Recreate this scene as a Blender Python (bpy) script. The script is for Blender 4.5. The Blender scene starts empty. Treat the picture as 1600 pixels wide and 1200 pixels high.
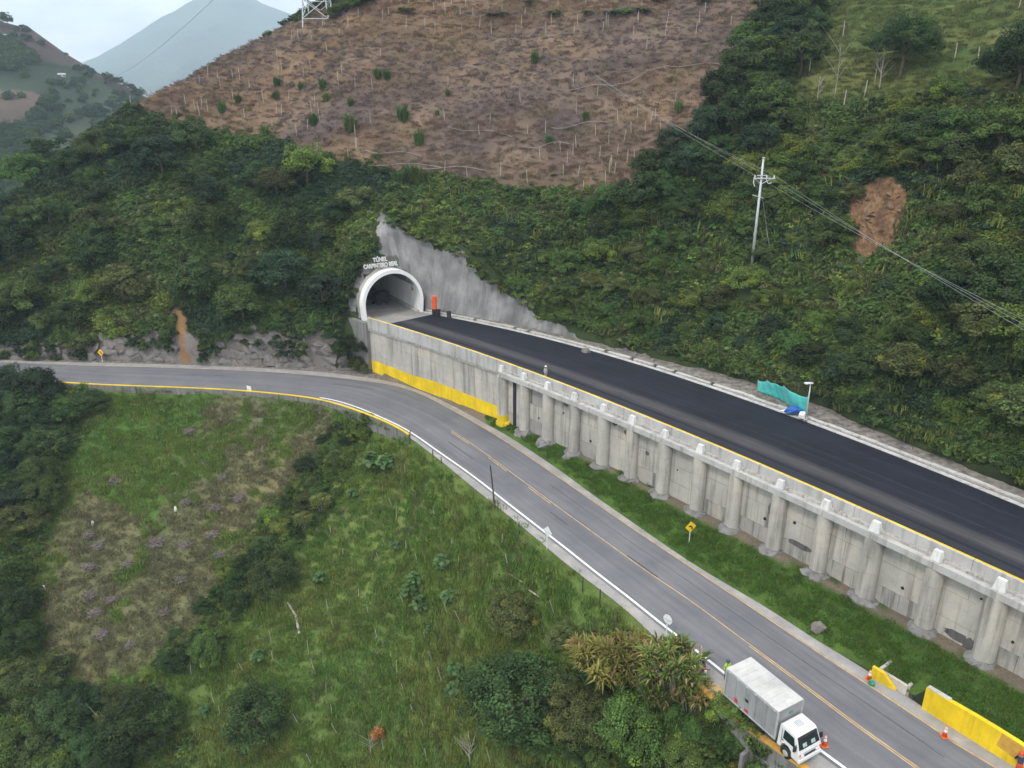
import bpy, bmesh, math, random
import numpy as np
from mathutils import Vector, Matrix, noise as mnoise
from mathutils.bvhtree import BVHTree

random.seed(11)
RNG = np.random.default_rng(11)
SC = bpy.context.scene
COL = SC.collection
PI = math.pi

# ------------------------------------------------------------------ camera, sky, sun, exposure
CAM_Z = 40.0
FPX = 1217.0                      # focal length for a frame 1600 wide
PITCH = math.radians(20.8)
cam_data = bpy.data.cameras.new('camera')
cam_data.sensor_width = 36.0
cam_data.lens = 36.0 * FPX / 1600.0
cam_data.clip_start = 0.5
cam_data.clip_end = 30000.0
cam = bpy.data.objects.new('camera', cam_data)
COL.objects.link(cam)
cam.location = (0, 0, CAM_Z)
cam.rotation_euler = (PI / 2 - PITCH, 0, 0)
SC.camera = cam

SUN_EL, SUN_AZ = math.radians(52), math.radians(215)     # azimuth from +Y, clockwise
world = bpy.data.worlds.new('World')
SC.world = world
world.use_nodes = True
wn, wl = world.node_tree.nodes, world.node_tree.links
wn.clear()
w_out = wn.new('ShaderNodeOutputWorld')
w_bg = wn.new('ShaderNodeBackground')
w_bg.inputs['Strength'].default_value = 0.1
sky = wn.new('ShaderNodeTexSky')
sky.sky_type = 'NISHITA'
sky.sun_disc = False
sky.sun_elevation = SUN_EL
sky.sun_rotation = SUN_AZ
sky.air_density = 1.0
sky.dust_density = 2.0
tc = wn.new('ShaderNodeTexCoord')
mp = wn.new('ShaderNodeMapping')
mp.inputs['Scale'].default_value = (1.0, 1.0, 2.6)
nz = wn.new('ShaderNodeTexNoise')
nz.inputs['Scale'].default_value = 3.4
nz.inputs['Detail'].default_value = 7.0
nz.inputs['Roughness'].default_value = 0.55
rp = wn.new('ShaderNodeValToRGB')
rp.color_ramp.elements[0].position = 0.22
rp.color_ramp.elements[0].color = (0.55, 0.55, 0.55, 1)
rp.color_ramp.elements[1].position = 0.50
rp.color_ramp.elements[1].color = (1, 1, 1, 1)
nz2 = wn.new('ShaderNodeTexNoise')
nz2.inputs['Scale'].default_value = 9.0
nz2.inputs['Detail'].default_value = 6.0
rp2 = wn.new('ShaderNodeValToRGB')
rp2.color_ramp.elements[0].position = 0.36
rp2.color_ramp.elements[0].color = (12.2, 12.7, 13.8, 1)
rp2.color_ramp.elements[1].position = 0.60
rp2.color_ramp.elements[1].color = (18.8, 18.7, 18.5, 1)
mx = wn.new('ShaderNodeMix')
mx.data_type = 'RGBA'
wl.new(tc.outputs['Generated'], mp.inputs['Vector'])
wl.new(mp.outputs['Vector'], nz.inputs['Vector'])
wl.new(mp.outputs['Vector'], nz2.inputs['Vector'])
wl.new(nz.outputs['Fac'], rp.inputs['Fac'])
wl.new(nz2.outputs['Fac'], rp2.inputs['Fac'])
wl.new(rp.outputs['Color'], mx.inputs[0])
wl.new(sky.outputs['Color'], mx.inputs[6])
wl.new(rp2.outputs['Color'], mx.inputs[7])
wl.new(mx.outputs[2], w_bg.inputs['Color'])
wl.new(w_bg.outputs['Background'], w_out.inputs['Surface'])

sun_data = bpy.data.lights.new('sun', 'SUN')
sun_data.energy = 1.5
sun_data.angle = math.radians(10)
sun_data.color = (1.0, 0.96, 0.9)
sun = bpy.data.objects.new('sun', sun_data)
COL.objects.link(sun)
# light travels along the lamp's -Z
_sd = Vector((math.sin(SUN_AZ) * math.cos(SUN_EL), math.cos(SUN_AZ) * math.cos(SUN_EL), math.sin(SUN_EL)))
sun.rotation_euler = _sd.to_track_quat('Z', 'Y').to_euler()
sun.location = (0, 0, 200)

SC.view_settings.view_transform = 'Standard'
SC.view_settings.look = 'None'
SC.view_settings.exposure = 0.40
SC.view_settings.gamma = 1.0
SC.view_settings.use_curve_mapping = False
SC.render.engine = 'CYCLES'
SC.cycles.use_denoising = True
SC.cycles.use_adaptive_sampling = True
SC.cycles.adaptive_threshold = 0.02
SC.cycles.max_bounces = 4
SC.cycles.diffuse_bounces = 3
SC.cycles.glossy_bounces = 2
SC.cycles.transmission_bounces = 3
SC.cycles.transparent_max_bounces = 6
SC.cycles.volume_bounces = 0
SC.cycles.caustics_reflective = False
SC.cycles.caustics_refractive = False

# ------------------------------------------------------------------ survey helpers
CP, SP = math.cos(PITCH), math.sin(PITCH)


def ray(u, v):
    x = (u - 800.0) / FPX
    y = -(v - 600.0) / FPX
    return np.array([x, CP + y * SP, -SP + y * CP])


def at(u, v, z):
    """the place at height z that the survey photograph shows at u, v"""
    r = ray(u, v)
    k = (z - CAM_Z) / r[2]
    return np.array([r[0] * k, r[1] * k, z])


def atd(u, v, y):
    """the place at northing y on that line of sight"""
    r = ray(u, v)
    k = y / r[1]
    return np.array([r[0] * k, y, CAM_Z + r[2] * k])


def project(P):
    P = np.asarray(P, float).reshape(-1, 3)
    d = P - np.array([0, 0, CAM_Z])
    depth = d[:, 1] * CP - d[:, 2] * SP
    up = d[:, 1] * SP + d[:, 2] * CP
    depth = np.where(depth < 0.1, 0.1, depth)
    return 800 + FPX * d[:, 0] / depth, 600 - FPX * up / depth


def resample(P, step):
    """Catmull-Rom through P, then even spacing"""
    P = np.asarray(P, float)
    Q = np.vstack([2 * P[0] - P[1], P, 2 * P[-1] - P[-2]])
    out = []
    for i in range(1, len(Q) - 2):
        p0, p1, p2, p3 = Q[i - 1], Q[i], Q[i + 1], Q[i + 2]
        t = np.linspace(0, 1, 24, endpoint=False)[:, None]
        out.append(0.5 * (2 * p1 + (p2 - p0) * t + (2 * p0 - 5 * p1 + 4 * p2 - p3) * t ** 2 + (3 * p1 - p0 - 3 * p2 + p3) * t ** 3))
    out.append(P[-1][None])
    D = np.vstack(out)
    L = np.r_[0, np.cumsum(np.linalg.norm(np.diff(D, axis=0), axis=1))]
    n = max(2, int(round(L[-1] / step)) + 1)
    s = np.linspace(0, L[-1], n)
    return np.c_[[np.interp(s, L, D[:, k]) for k in range(D.shape[1])]].T


def smooth(P, n):
    P = P.copy()
    for _ in range(n):
        P[1:-1] = 0.25 * P[:-2] + 0.5 * P[1:-1] + 0.25 * P[2:]
    return P


def nrm2(P):
    """unit left-hand normals of a plan polyline"""
    T = np.gradient(P[:, :2], axis=0)
    T /= np.linalg.norm(T, axis=1)[:, None]
    return np.c_[-T[:, 1], T[:, 0]]


def inpoly(u, v, poly):
    u = np.asarray(u); v = np.asarray(v)
    r = np.zeros(u.shape, bool)
    n = len(poly)
    for i in range(n):
        x1, y1 = poly[i]; x2, y2 = poly[(i + 1) % n]
        c = ((y1 > v) != (y2 > v)) & (u < (x2 - x1) * (v - y1) / (y2 - y1 + 1e-12) + x1)
        r ^= c
    return r


def fbm(x, y, z=0.0, octaves=4):
    return mnoise.fractal(Vector((x, y, z)), 1.0, 2.0, octaves)


def vnoise(X, Y, seed=0):
    """vectorised smooth value noise, -1..1"""
    X = np.asarray(X, float); Y = np.asarray(Y, float)
    xi = np.floor(X).astype(np.int64); yi = np.floor(Y).astype(np.int64)
    fx = X - xi; fy = Y - yi
    fx = fx * fx * (3 - 2 * fx); fy = fy * fy * (3 - 2 * fy)

    def h(a, b):
        n = (a * 374761393 + b * 668265263 + seed * 974634777) & 0xffffffff
        n = ((n ^ (n >> 13)) * 1274126177) & 0xffffffff
        return ((n ^ (n >> 16)) & 0xffff) / 32767.5 - 1
    return (h(xi, yi) * (1 - fx) + h(xi + 1, yi) * fx) * (1 - fy) + (h(xi, yi + 1) * (1 - fx) + h(xi + 1, yi + 1) * fx) * fy


def vfbm(X, Y, seed=0, octaves=4):
    a, r, k = 1.0, 0.0, 1.0
    for o in range(octaves):
        r = r + a * vnoise(np.asarray(X) * k + 17.3 * o, np.asarray(Y) * k - 9.1 * o, seed + o)
        a *= 0.5; k *= 2.03
    return r


# ------------------------------------------------------------------ object helpers
def tag(o, label=None, cat=None, group=None, kind=None):
    if label: o['label'] = label
    if cat: o['category'] = cat
    if group: o['group'] = group
    if kind: o['kind'] = kind
    return o


def empty(name, loc, label=None, cat=None, group=None, rz=0.0):
    o = bpy.data.objects.new(name, None)
    o.empty_display_size = 0.3
    COL.objects.link(o)
    o.location = loc
    o.rotation_euler = (0, 0, rz)
    return tag(o, label, cat, group)


def link(name, me, parent=None):
    o = bpy.data.objects.new(name, me)
    COL.objects.link(o)
    if parent is not None:
        o.parent = parent
    return o


def np_mesh(name, V, F, mats=None, smooth_=False, fm=None):
    """quads or triangles given as one integer array (or a list of polygons)"""
    me = bpy.data.meshes.new(name)
    V = np.asarray(V, np.float32)
    if isinstance(F, np.ndarray):
        k = F.shape[1]
        me.vertices.add(len(V)); me.vertices.foreach_set('co', V.ravel())
        me.loops.add(F.size); me.loops.foreach_set('vertex_index', F.astype(np.int32).ravel())
        me.polygons.add(len(F))
        me.polygons.foreach_set('loop_start', np.arange(0, F.size, k, dtype=np.int32))
        me.polygons.foreach_set('loop_total', np.full(len(F), k, np.int32))
        me.update(calc_edges=True)
    else:
        me.from_pydata([tuple(map(float, p)) for p in V], [], F)
        me.update()
    for m in (mats or []):
        me.materials.append(m)
    if fm is not None:
        me.polygons.foreach_set('material_index', np.asarray(fm, np.int32))
    if smooth_:
        me.polygons.foreach_set('use_smooth', np.ones(len(me.polygons), bool))
    return me


def set_col(me, name, C):
    """colour attribute on points"""
    a = me.color_attributes.new(name, 'FLOAT_COLOR', 'POINT')
    C = np.asarray(C, np.float32)
    if C.shape[1] == 3:
        C = np.c_[C, np.ones(len(C), np.float32)]
    a.data.foreach_set('color', C.astype(np.float32).ravel())


def grid_faces(n, m):
    """n rows by m columns of points, row-major"""
    i, j = np.meshgrid(np.arange(n - 1), np.arange(m - 1), indexing='ij')
    a = (i * m + j).ravel()
    return np.c_[a, a + 1, a + m + 1, a + m]


class MB:
    """collects shapes for one mesh"""

    def __init__(s):
        s.v = []; s.f = []; s.m = []

    def add(s, V, F, mi=0):
        b = len(s.v)
        s.v += [tuple(map(float, p)) for p in V]
        for f in F:
            s.f.append([b + i for i in f]); s.m.append(mi)
        return s

    def hexa(s, P, mi=0):
        """eight corners: four below, four above, both counter-clockwise"""
        return s.add(P, [(3, 2, 1, 0), (4, 5, 6, 7), (0, 1, 5, 4), (1, 2, 6, 5), (2, 3, 7, 6), (3, 0, 4, 7)], mi)

    def box(s, c, d, mi=0, rz=0.0, top=1.0, topx=None):
        x, y, z = c; a, b, h = d[0] / 2, d[1] / 2, d[2] / 2
        tx = top if topx is None else topx
        P = [(-a, -b, -h), (a, -b, -h), (a, b, -h), (-a, b, -h), (-a * tx, -b * top, h), (a * tx, -b * top, h), (a * tx, b * top, h), (-a * tx, b * top, h)]
        cs, sn = math.cos(rz), math.sin(rz)
        return s.hexa([(x + p[0] * cs - p[1] * sn, y + p[0] * sn + p[1] * cs, z + p[2]) for p in P], mi)

    def tube(s, P, r, n=8, mi=0, cap=True):
        """round bar through points P with radius r (number or list)"""
        P = [Vector(p) for p in P]
        R = [r] * len(P) if isinstance(r, (int, float)) else list(r)
        V = []; up = Vector((0, 0, 1))
        for i, p in enumerate(P):
            t = (P[min(i + 1, len(P) - 1)] - P[max(i - 1, 0)]).normalized()
            ref = up if abs(t.z) < 0.95 else Vector((1, 0, 0))
            a = t.cross(ref).normalized(); b = a.cross(t).normalized()
            for k in range(n):
                q = 2 * PI * k / n
                V.append(p + (a * math.cos(q) + b * math.sin(q)) * R[i])
        F = []
        for i in range(len(P) - 1):
            for k in range(n):
                k2 = (k + 1) % n
                F.append((i * n + k, i * n + k2, (i + 1) * n + k2, (i + 1) * n + k))
        if cap:
            F.append(tuple(range(n))[::-1]); F.append(tuple((len(P) - 1) * n + k for k in range(n)))
        return s.add(V, F, mi)

    def lathe(s, c, prof, n=16, mi=0, axis='z'):
        """profile [(radius, height)] turned about an upright (or x / y) axis at c"""
        V = []
        for r, h in prof:
            for k in range(n):
                q = 2 * PI * k / n
                p = (r * math.cos(q), r * math.sin(q), h)
                if axis == 'x': p = (h, r * math.cos(q), r * math.sin(q))
                if axis == 'y': p = (r * math.sin(q), h, r * math.cos(q))
                V.append((c[0] + p[0], c[1] + p[1], c[2] + p[2]))
        F = []
        for i in range(len(prof) - 1):
            for k in range(n):
                k2 = (k + 1) % n
                F.append((i * n + k, i * n + k2, (i + 1) * n + k2, (i + 1) * n + k))
        F.append(tuple(range(n))[::-1]); F.append(tuple((len(prof) - 1) * n + k for k in range(n)))
        return s.add(V, F, mi)

    def prism(s, poly, z0, z1, mi=0):
        n = len(poly)
        V = [(p[0], p[1], z0) for p in poly] + [(p[0], p[1], z1) for p in poly]
        F = [tuple(range(n))[::-1], tuple(range(n, 2 * n))] + [(i, (i + 1) % n, n + (i + 1) % n, n + i) for i in range(n)]
        return s.add(V, F, mi)

    def mesh(s, name, mats, smooth_=False):
        me = np_mesh(name, s.v, s.f, mats if isinstance(mats, (list, tuple)) else [mats], smooth_)
        me.polygons.foreach_set('material_index', np.asarray(s.m, np.int32))
        return me

    def build(s, name, mats, parent=None, smooth_=False, bevel=0.0):
        me = s.mesh(name, mats, smooth_)
        o = link(name, me, parent)
        if bevel:
            b = o.modifiers.new('bevel', 'BEVEL'); b.width = bevel; b.segments = 2; b.limit_method = 'ANGLE'
        return o


def copy_tree(o, parent=None):
    c = o.copy()
    COL.objects.link(c)
    c.parent = parent
    for ch in KIDS.get(o.name, o.children):
        copy_tree(ch, c)
    return c


KIDS = {}


# ------------------------------------------------------------------ materials
def new_mat(name):
    m = bpy.data.materials.new(name)
    m.use_nodes = True
    nt = m.node_tree
    b = nt.nodes['Principled BSDF']
    return m, nt, b


def ramp(nt, fac, stops):
    r = nt.nodes.new('ShaderNodeValToRGB')
    e = r.color_ramp.elements
    while len(e) < len(stops):
        e.new(0.5)
    for k, (p, c) in enumerate(stops):
        e[k].position = p
        e[k].color = (c[0], c[1], c[2], 1) if len(c) == 3 else c
    nt.links.new(fac, r.inputs['Fac'])
    return r.outputs['Color']


def noise_tex(nt, vec, scale, detail=5.0, rough=0.55, dist=0.0):
    n = nt.nodes.new('ShaderNodeTexNoise')
    n.inputs['Scale'].default_value = scale
    n.inputs['Detail'].default_value = detail
    n.inputs['Roughness'].default_value = rough
    n.inputs['Distortion'].default_value = dist
    if vec is not None:
        nt.links.new(vec, n.inputs['Vector'])
    return n.outputs['Fac']


def mapping(nt, scale=(1, 1, 1), src='Object', rot=(0, 0, 0)):
    t = nt.nodes.new('ShaderNodeTexCoord')
    m = nt.nodes.new('ShaderNodeMapping')
    m.inputs['Scale'].default_value = scale
    m.inputs['Rotation'].default_value = rot
    nt.links.new(t.outputs[src], m.inputs['Vector'])
    return m.outputs['Vector']


def world_pos(nt, scale=(1, 1, 1)):
    g = nt.nodes.new('ShaderNodeNewGeometry')
    m = nt.nodes.new('ShaderNodeMapping')
    m.inputs['Scale'].default_value = scale
    nt.links.new(g.outputs['Position'], m.inputs['Vector'])
    return m.outputs['Vector']


def mixc(nt, fac, a, b, mode='MIX'):
    m = nt.nodes.new('ShaderNodeMix')
    m.data_type = 'RGBA'
    m.blend_type = mode
    for sock, val in ((0, fac), (6, a), (7, b)):
        if isinstance(val, (int, float)):
            m.inputs[sock].default_value = val
        elif isinstance(val, tuple):
            m.inputs[sock].default_value = (val[0], val[1], val[2], 1)
        else:
            nt.links.new(val, m.inputs[sock])
    return m.outputs[2]


def bump(nt, b, h, strength=0.3, dist=0.05):
    n = nt.nodes.new('ShaderNodeBump')
    n.inputs['Strength'].default_value = strength
    n.inputs['Distance'].default_value = dist
    nt.links.new(h, n.inputs['Height'])
    nt.links.new(n.outputs['Normal'], b.inputs['Normal'])


def plain(name, col, rough=0.6, metal=0.0, var=0.12, scale=3.0, spec=0.4):
    m, nt, b = new_mat(name)
    f = noise_tex(nt, mapping(nt), scale, 6.0, 0.6)
    lo = tuple(c * (1 - var) for c in col); hi = tuple(min(1, c * (1 + var)) for c in col)
    nt.links.new(ramp(nt, f, [(0.3, lo), (0.7, hi)]), b.inputs['Base Color'])
    b.inputs['Roughness'].default_value = rough
    b.inputs['Metallic'].default_value = metal
    b.inputs['Specular IOR Level'].default_value = spec
    return m


def concrete(name, base, dark, streak=0.5, scale=1.0, warm=None, bumpk=0.25):
    """weathered concrete: blotches, vertical run-off streaks, fine grain"""
    m, nt, b = new_mat(name)
    big = noise_tex(nt, world_pos(nt, (0.35 * scale, 0.35 * scale, 0.25 * scale)), 1.0, 6, 0.62)
    fine = noise_tex(nt, world_pos(nt), 5.0 * scale, 6, 0.7)
    run = noise_tex(nt, world_pos(nt, (1.5 * scale, 1.5 * scale, 0.09 * scale)), 1.0, 6, 0.6, 0.3)
    c = ramp(nt, big, [(0.32, tuple(0.8 * x for x in base)), (0.5, base), (0.68, tuple(min(1, 1.14 * x) for x in (warm or base)))])
    c = mixc(nt, ramp(nt, run, [(0.50, (0, 0, 0)), (0.72, (streak,) * 3)]), c, dark)
    c = mixc(nt, ramp(nt, fine, [(0.56, (0, 0, 0)), (0.8, (0.45,) * 3)]), c, dark)
    nt.links.new(c, b.inputs['Base Color'])
    b.inputs['Roughness'].default_value = 0.88
    b.inputs['Specular IOR Level'].default_value = 0.25
    bump(nt, b, fine, bumpk, 0.03)
    return m


def attr_mat(name, rough=0.95, grain=6.0, amt=0.35, big=0.4, spec=0.15, bumpd=0.12):
    """surface whose own colour is stored in the attribute 'tone', with grain and clumps"""
    m, nt, b = new_mat(name)
    a = nt.nodes.new('ShaderNodeAttribute'); a.attribute_name = 'tone'
    f = noise_tex(nt, world_pos(nt), grain, 6, 0.7)
    g = noise_tex(nt, world_pos(nt), big, 5, 0.6)
    c = mixc(nt, 1.0, a.outputs['Color'], ramp(nt, f, [(0.3, (1 - amt,) * 3), (0.7, (1 + amt,) * 3)]), 'MULTIPLY')
    c = mixc(nt, 1.0, c, ramp(nt, g, [(0.3, (0.8, 0.82, 0.8)), (0.7, (1.2, 1.17, 1.15))]), 'MULTIPLY')
    nt.links.new(c, b.inputs['Base Color'])
    b.inputs['Roughness'].default_value = rough
    b.inputs['Specular IOR Level'].default_value = spec
    bump(nt, b, f, 0.6, bumpd)
    return m


def leaf_mat(name, hue=0.028, val=0.55, trans=0.35):
    """leaves: own tint per leaf from 'tone', a little different for every plant"""
    m, nt, b = new_mat(name)
    a = nt.nodes.new('ShaderNodeAttribute'); a.attribute_name = 'tone'
    oi = nt.nodes.new('ShaderNodeObjectInfo')
    h = nt.nodes.new('ShaderNodeHueSaturation')
    mr = nt.nodes.new('ShaderNodeMapRange')
    mr.inputs['To Min'].default_value = 0.5 - hue
    mr.inputs['To Max'].default_value = 0.5 + hue * 0.5
    nt.links.new(oi.outputs['Random'], mr.inputs['Value'])
    mul = nt.nodes.new('ShaderNodeMath'); mul.operation = 'MULTIPLY'; mul.inputs[1].default_value = 7.31
    nt.links.new(oi.outputs['Random'], mul.inputs[0])
    fr = nt.nodes.new('ShaderNodeMath'); fr.operation = 'FRACT'
    nt.links.new(mul.outputs[0], fr.inputs[0])
    mv = nt.nodes.new('ShaderNodeMapRange')
    mv.inputs['To Min'].default_value = 1 - val * 0.6
    mv.inputs['To Max'].default_value = 1 + val
    nt.links.new(fr.outputs[0], mv.inputs['Value'])
    nt.links.new(mr.outputs['Result'], h.inputs['Hue'])
    nt.links.new(mv.outputs['Result'], h.inputs['Value'])
    nt.links.new(a.outputs['Color'], h.inputs['Color'])
    nt.links.new(h.outputs['Color'], b.inputs['Base Color'])
    b.inputs['Roughness'].default_value = 0.6
    b.inputs['Specular IOR Level'].default_value = 0.2
    tr = nt.nodes.new('ShaderNodeBsdfTranslucent')
    nt.links.new(h.outputs['Color'], tr.inputs['Color'])
    ms = nt.nodes.new('ShaderNodeMixShader'); ms.inputs[0].default_value = trans
    out = nt.nodes['Material Output']
    nt.links.new(b.outputs['BSDF'], ms.inputs[1]); nt.links.new(tr.outputs['BSDF'], ms.inputs[2])
    nt.links.new(ms.outputs['Shader'], out.inputs['Surface'])
    return m


M = {}
M['concrete'] = concrete('aged_concrete', (0.42, 0.398, 0.358), (0.07, 0.064, 0.055), 0.66, 1.0, (0.47, 0.425, 0.36))
M['concrete_pale'] = concrete('pale_concrete', (0.43, 0.42, 0.40), (0.13, 0.12, 0.11), 0.6)
M['concrete_dark'] = concrete('mossy_concrete', (0.20, 0.195, 0.185), (0.035, 0.035, 0.03), 0.8, 1.6)
M['concrete_rough'] = concrete('rough_cast_concrete', (0.40, 0.38, 0.35), (0.07, 0.065, 0.06), 0.75, 2.6)
M['shotcrete'] = concrete('sprayed_concrete', (0.34, 0.335, 0.33), (0.10, 0.098, 0.098), 0.75, 0.5, (0.42, 0.41, 0.40), 0.5)
M['kerb'] = concrete('kerb_concrete', (0.46, 0.445, 0.42), (0.05, 0.05, 0.05), 0.55, 1.8)
M['shoulder'] = concrete('dusty_shoulder', (0.29, 0.28, 0.27), (0.12, 0.115, 0.11), 0.3, 1.2, (0.33, 0.305, 0.28))
M['cap'] = concrete('limewashed_block', (0.60, 0.59, 0.57), (0.2, 0.19, 0.18), 0.5, 2.0)
M['stained'] = concrete('stained_concrete', (0.34, 0.325, 0.295), (0.02, 0.02, 0.018), 0.9, 1.3, (0.36, 0.33, 0.28))
M['yellow'] = concrete('yellow_painted_concrete', (0.70, 0.49, 0.012), (0.30, 0.21, 0.05), 0.4, 1.5, (0.74, 0.52, 0.014), 0.15)
M['ochre'] = plain('old_ochre_paint', (0.52, 0.29, 0.05), 0.7, 0, 0.22, 2.5)
M['white_paint'] = plain('white_paint', (0.68, 0.68, 0.67), 0.5, 0, 0.08, 2.0)
M['white_line'] = plain('white_line_paint', (0.70, 0.70, 0.69), 0.6, 0, 0.18, 1.2)
M['yellow_line'] = plain('faded_yellow_line', (0.44, 0.31, 0.14), 0.7, 0, 0.3, 1.5)
M['soil'] = plain('bare_soil', (0.20, 0.13, 0.085), 0.95, 0, 0.35, 1.2, 0.1)
M['rock'] = concrete('cliff_rock', (0.19, 0.175, 0.165), (0.045, 0.04, 0.038), 0.6, 1.4, (0.17, 0.145, 0.125), 0.8)
M['galv'] = plain('galvanised_steel', (0.55, 0.57, 0.6), 0.45, 0.3, 0.1, 4)
M['dark_metal'] = plain('dark_steel', (0.035, 0.035, 0.04), 0.5, 0.3, 0.2, 4)
M['black'] = plain('black_rubber', (0.018, 0.018, 0.02), 0.8, 0, 0.2, 6)
M['wood_pale'] = plain('bleached_wood', (0.40, 0.35, 0.29), 0.85, 0, 0.3, 6)
M['wood_grey'] = plain('grey_dead_wood', (0.26, 0.22, 0.20), 0.9, 0, 0.3, 5)
M['wood_dark'] = plain('dark_wood', (0.06, 0.045, 0.035), 0.9, 0, 0.3, 5)
M['bark'] = plain('bark', (0.11, 0.085, 0.06), 0.9, 0, 0.3, 5)
M['bark_pale'] = plain('pale_bark', (0.32, 0.29, 0.25), 0.9, 0, 0.25, 5)
M['ground'] = attr_mat('terrain_cover')
M['leaf'] = leaf_mat('tree_leaves')
M['grass'] = leaf_mat('grass_blades', 0.03, 0.4, 0.3)

# ------------------------------------------------------------------ road lines from the survey (z = 0 plane)
def px(L, z=0.0):
    return np.array([at(u, v, z)[:2] for u, v in L])


def ext(P, a=0.0, b=0.0):
    """lengthen a plan polyline by a metres at its start, b at its end"""
    P = np.asarray(P, float)
    if a: P = np.vstack([P[0] + (P[0] - P[1]) / np.linalg.norm(P[0] - P[1]) * a, P])
    if b: P = np.vstack([P, P[-1] + (P[-1] - P[-2]) / np.linalg.norm(P[-1] - P[-2]) * b])
    return P


C_OUT = ext(np.vstack([px([(-250, 590), (0, 592), (160, 600), (245, 603), (330, 606.5), (400, 611), (487, 620.5), (540, 634), (600, 656), (639, 677)], 0.45),
                       px([(662, 700), (692, 722), (725, 750), (770, 786), (820, 826), (875, 873), (912, 902), (950, 930), (987, 960), (1030, 1002), (1095, 1075)]),
                       px([(1137, 1110), (1170, 1135), (1263, 1200)], 0.2)]), 60, 45)
C_WHITE = ext(np.vstack([px([(-250, 590), (0, 591), (160, 599), (330, 605.5), (400, 609.5), (507, 622), (555, 635), (600, 654), (637, 672), (687, 707), (737, 742), (800, 791.5), (855, 834), (900, 869),
                             (938, 900), (975, 927), (1030, 972), (1080, 1010), (1130, 1050), (1275, 1167), (1320, 1200)])]), 60, 45)
C_MID = ext(px([(697, 669), (725, 686.5), (760, 711), (800, 740.5), (850, 777.5), (900, 814.5), (950, 850.5), (1018, 900), (1075, 937), (1125, 975), (1200, 1030), (1250, 1067), (1300, 1105), (1350, 1142), (1432, 1200)]), 0, 45)
C_YEL = ext(px([(-250, 562), (0, 566), (132, 571), (250, 574), (400, 580), (500, 587), (570, 595), (607, 600), (650, 612), (700, 637), (750, 665), (800, 696), (875, 747), (950, 799), (1025, 850),
                (1100, 899.5), (1200, 966.5), (1282, 1022), (1360, 1072), (1435, 1122), (1515, 1175), (1557, 1200)]), 60, 45)
C_IN = ext(px([(-250, 558), (0, 562.5), (120, 566), (225, 568), (400, 574.5), (500, 581), (560, 588), (600, 594), (640, 604), (700, 630), (750, 657), (800, 685), (875, 735), (925, 772), (987, 815), (1050, 859), (1112, 899), (1200, 950),
               (1275, 1000), (1357, 1048), (1437, 1101), (1510, 1150), (1582, 1196)]), 60, 45)
C_OUT, C_WHITE, C_MID, C_YEL, C_IN = [smooth(resample(c, 0.7), 14) for c in (C_OUT, C_WHITE, C_MID, C_YEL, C_IN)]


def rs(P, n):
    L = np.r_[0, np.cumsum(np.linalg.norm(np.diff(P[:, :2], axis=0), axis=1))]
    s = np.linspace(0, L[-1], n)
    return np.c_[[np.interp(s, L, P[:, k]) for k in range(P.shape[1])]].T


def closest(P, q):
    """arc length on plan polyline P nearest to q, and signed left-hand offset"""
    a, b = P[:-1, :2], P[1:, :2]
    d = b - a
    t = np.clip(((q[:2] - a) * d).sum(1) / (d * d).sum(1), 0, 1)
    r = q[:2] - (a + t[:, None] * d)
    k = np.argmin((r * r).sum(1))
    L = np.r_[0, np.cumsum(np.linalg.norm(d, axis=1))]
    sg = np.sign(d[k, 0] * r[k, 1] - d[k, 1] * r[k, 0])
    return L[k] + t[k] * np.linalg.norm(d[k]), sg * np.linalg.norm(r[k])


def along(P, s):
    """point and left normal at arc length s"""
    L = np.r_[0, np.cumsum(np.linalg.norm(np.diff(P[:, :2], axis=0), axis=1))]
    p = np.array([np.interp(s, L, P[:, 0]), np.interp(s, L, P[:, 1])])
    N = nrm2(P)
    n = np.array([np.interp(s, L, N[:, 0]), np.interp(s, L, N[:, 1])])
    return p, n / np.linalg.norm(n)


def sheet(name, A, B, z, mat, parent=None, nlat=6, kind='structure', za=None, zb=None, jig=0.0):
    """flat or sloping strip between plan lines A and B (same count); u along, v across in metres"""
    n = len(A)
    za = np.full(n, z) if za is None else za
    zb = np.full(n, z) if zb is None else zb
    V = []; UV = []
    L = np.r_[0, np.cumsum(np.linalg.norm(np.diff(A[:, :2], axis=0), axis=1))]
    W = np.linalg.norm(B[:, :2] - A[:, :2], axis=1)
    for k in range(nlat + 1):
        t = k / nlat
        P = A[:, :2] * (1 - t) + B[:, :2] * t
        V.append(np.c_[P, za * (1 - t) + zb * t]); UV.append(np.c_[L, W * t])
    V = np.vstack(V); UV = np.vstack(UV)
    F = grid_faces(nlat + 1, n)
    me = np_mesh(name, V, F, [mat], True)
    # make the sheet face up
    if me.polygons[0].normal.z < 0:
        me.flip_normals()
    uv = me.uv_layers.new(name='UVMap')
    li = np.zeros(len(me.loops), np.int32); me.loops.foreach_get('vertex_index', li)
    uv.data.foreach_set('uv', UV[li].astype(np.float32).ravel())
    o = link(name, me, parent)
    if parent is None:
        tag(o, kind=kind)
    return o


def ribbon(name, P, w, z, mat, parent, s0=None, s1=None, off=0.0):
    if s0 is not None:
        L = np.r_[0, np.cumsum(np.linalg.norm(np.diff(P[:, :2], axis=0), axis=1))]
        n = max(2, int((s1 - s0) / 0.7))
        s = np.linspace(s0, s1, n)
        P = np.c_[np.interp(s, L, P[:, 0]), np.interp(s, L, P[:, 1])]
    N = nrm2(P)
    return sheet(name, P[:, :2] + N * (off - w / 2), P[:, :2] + N * (off + w / 2), z, mat, parent, 1)


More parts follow.
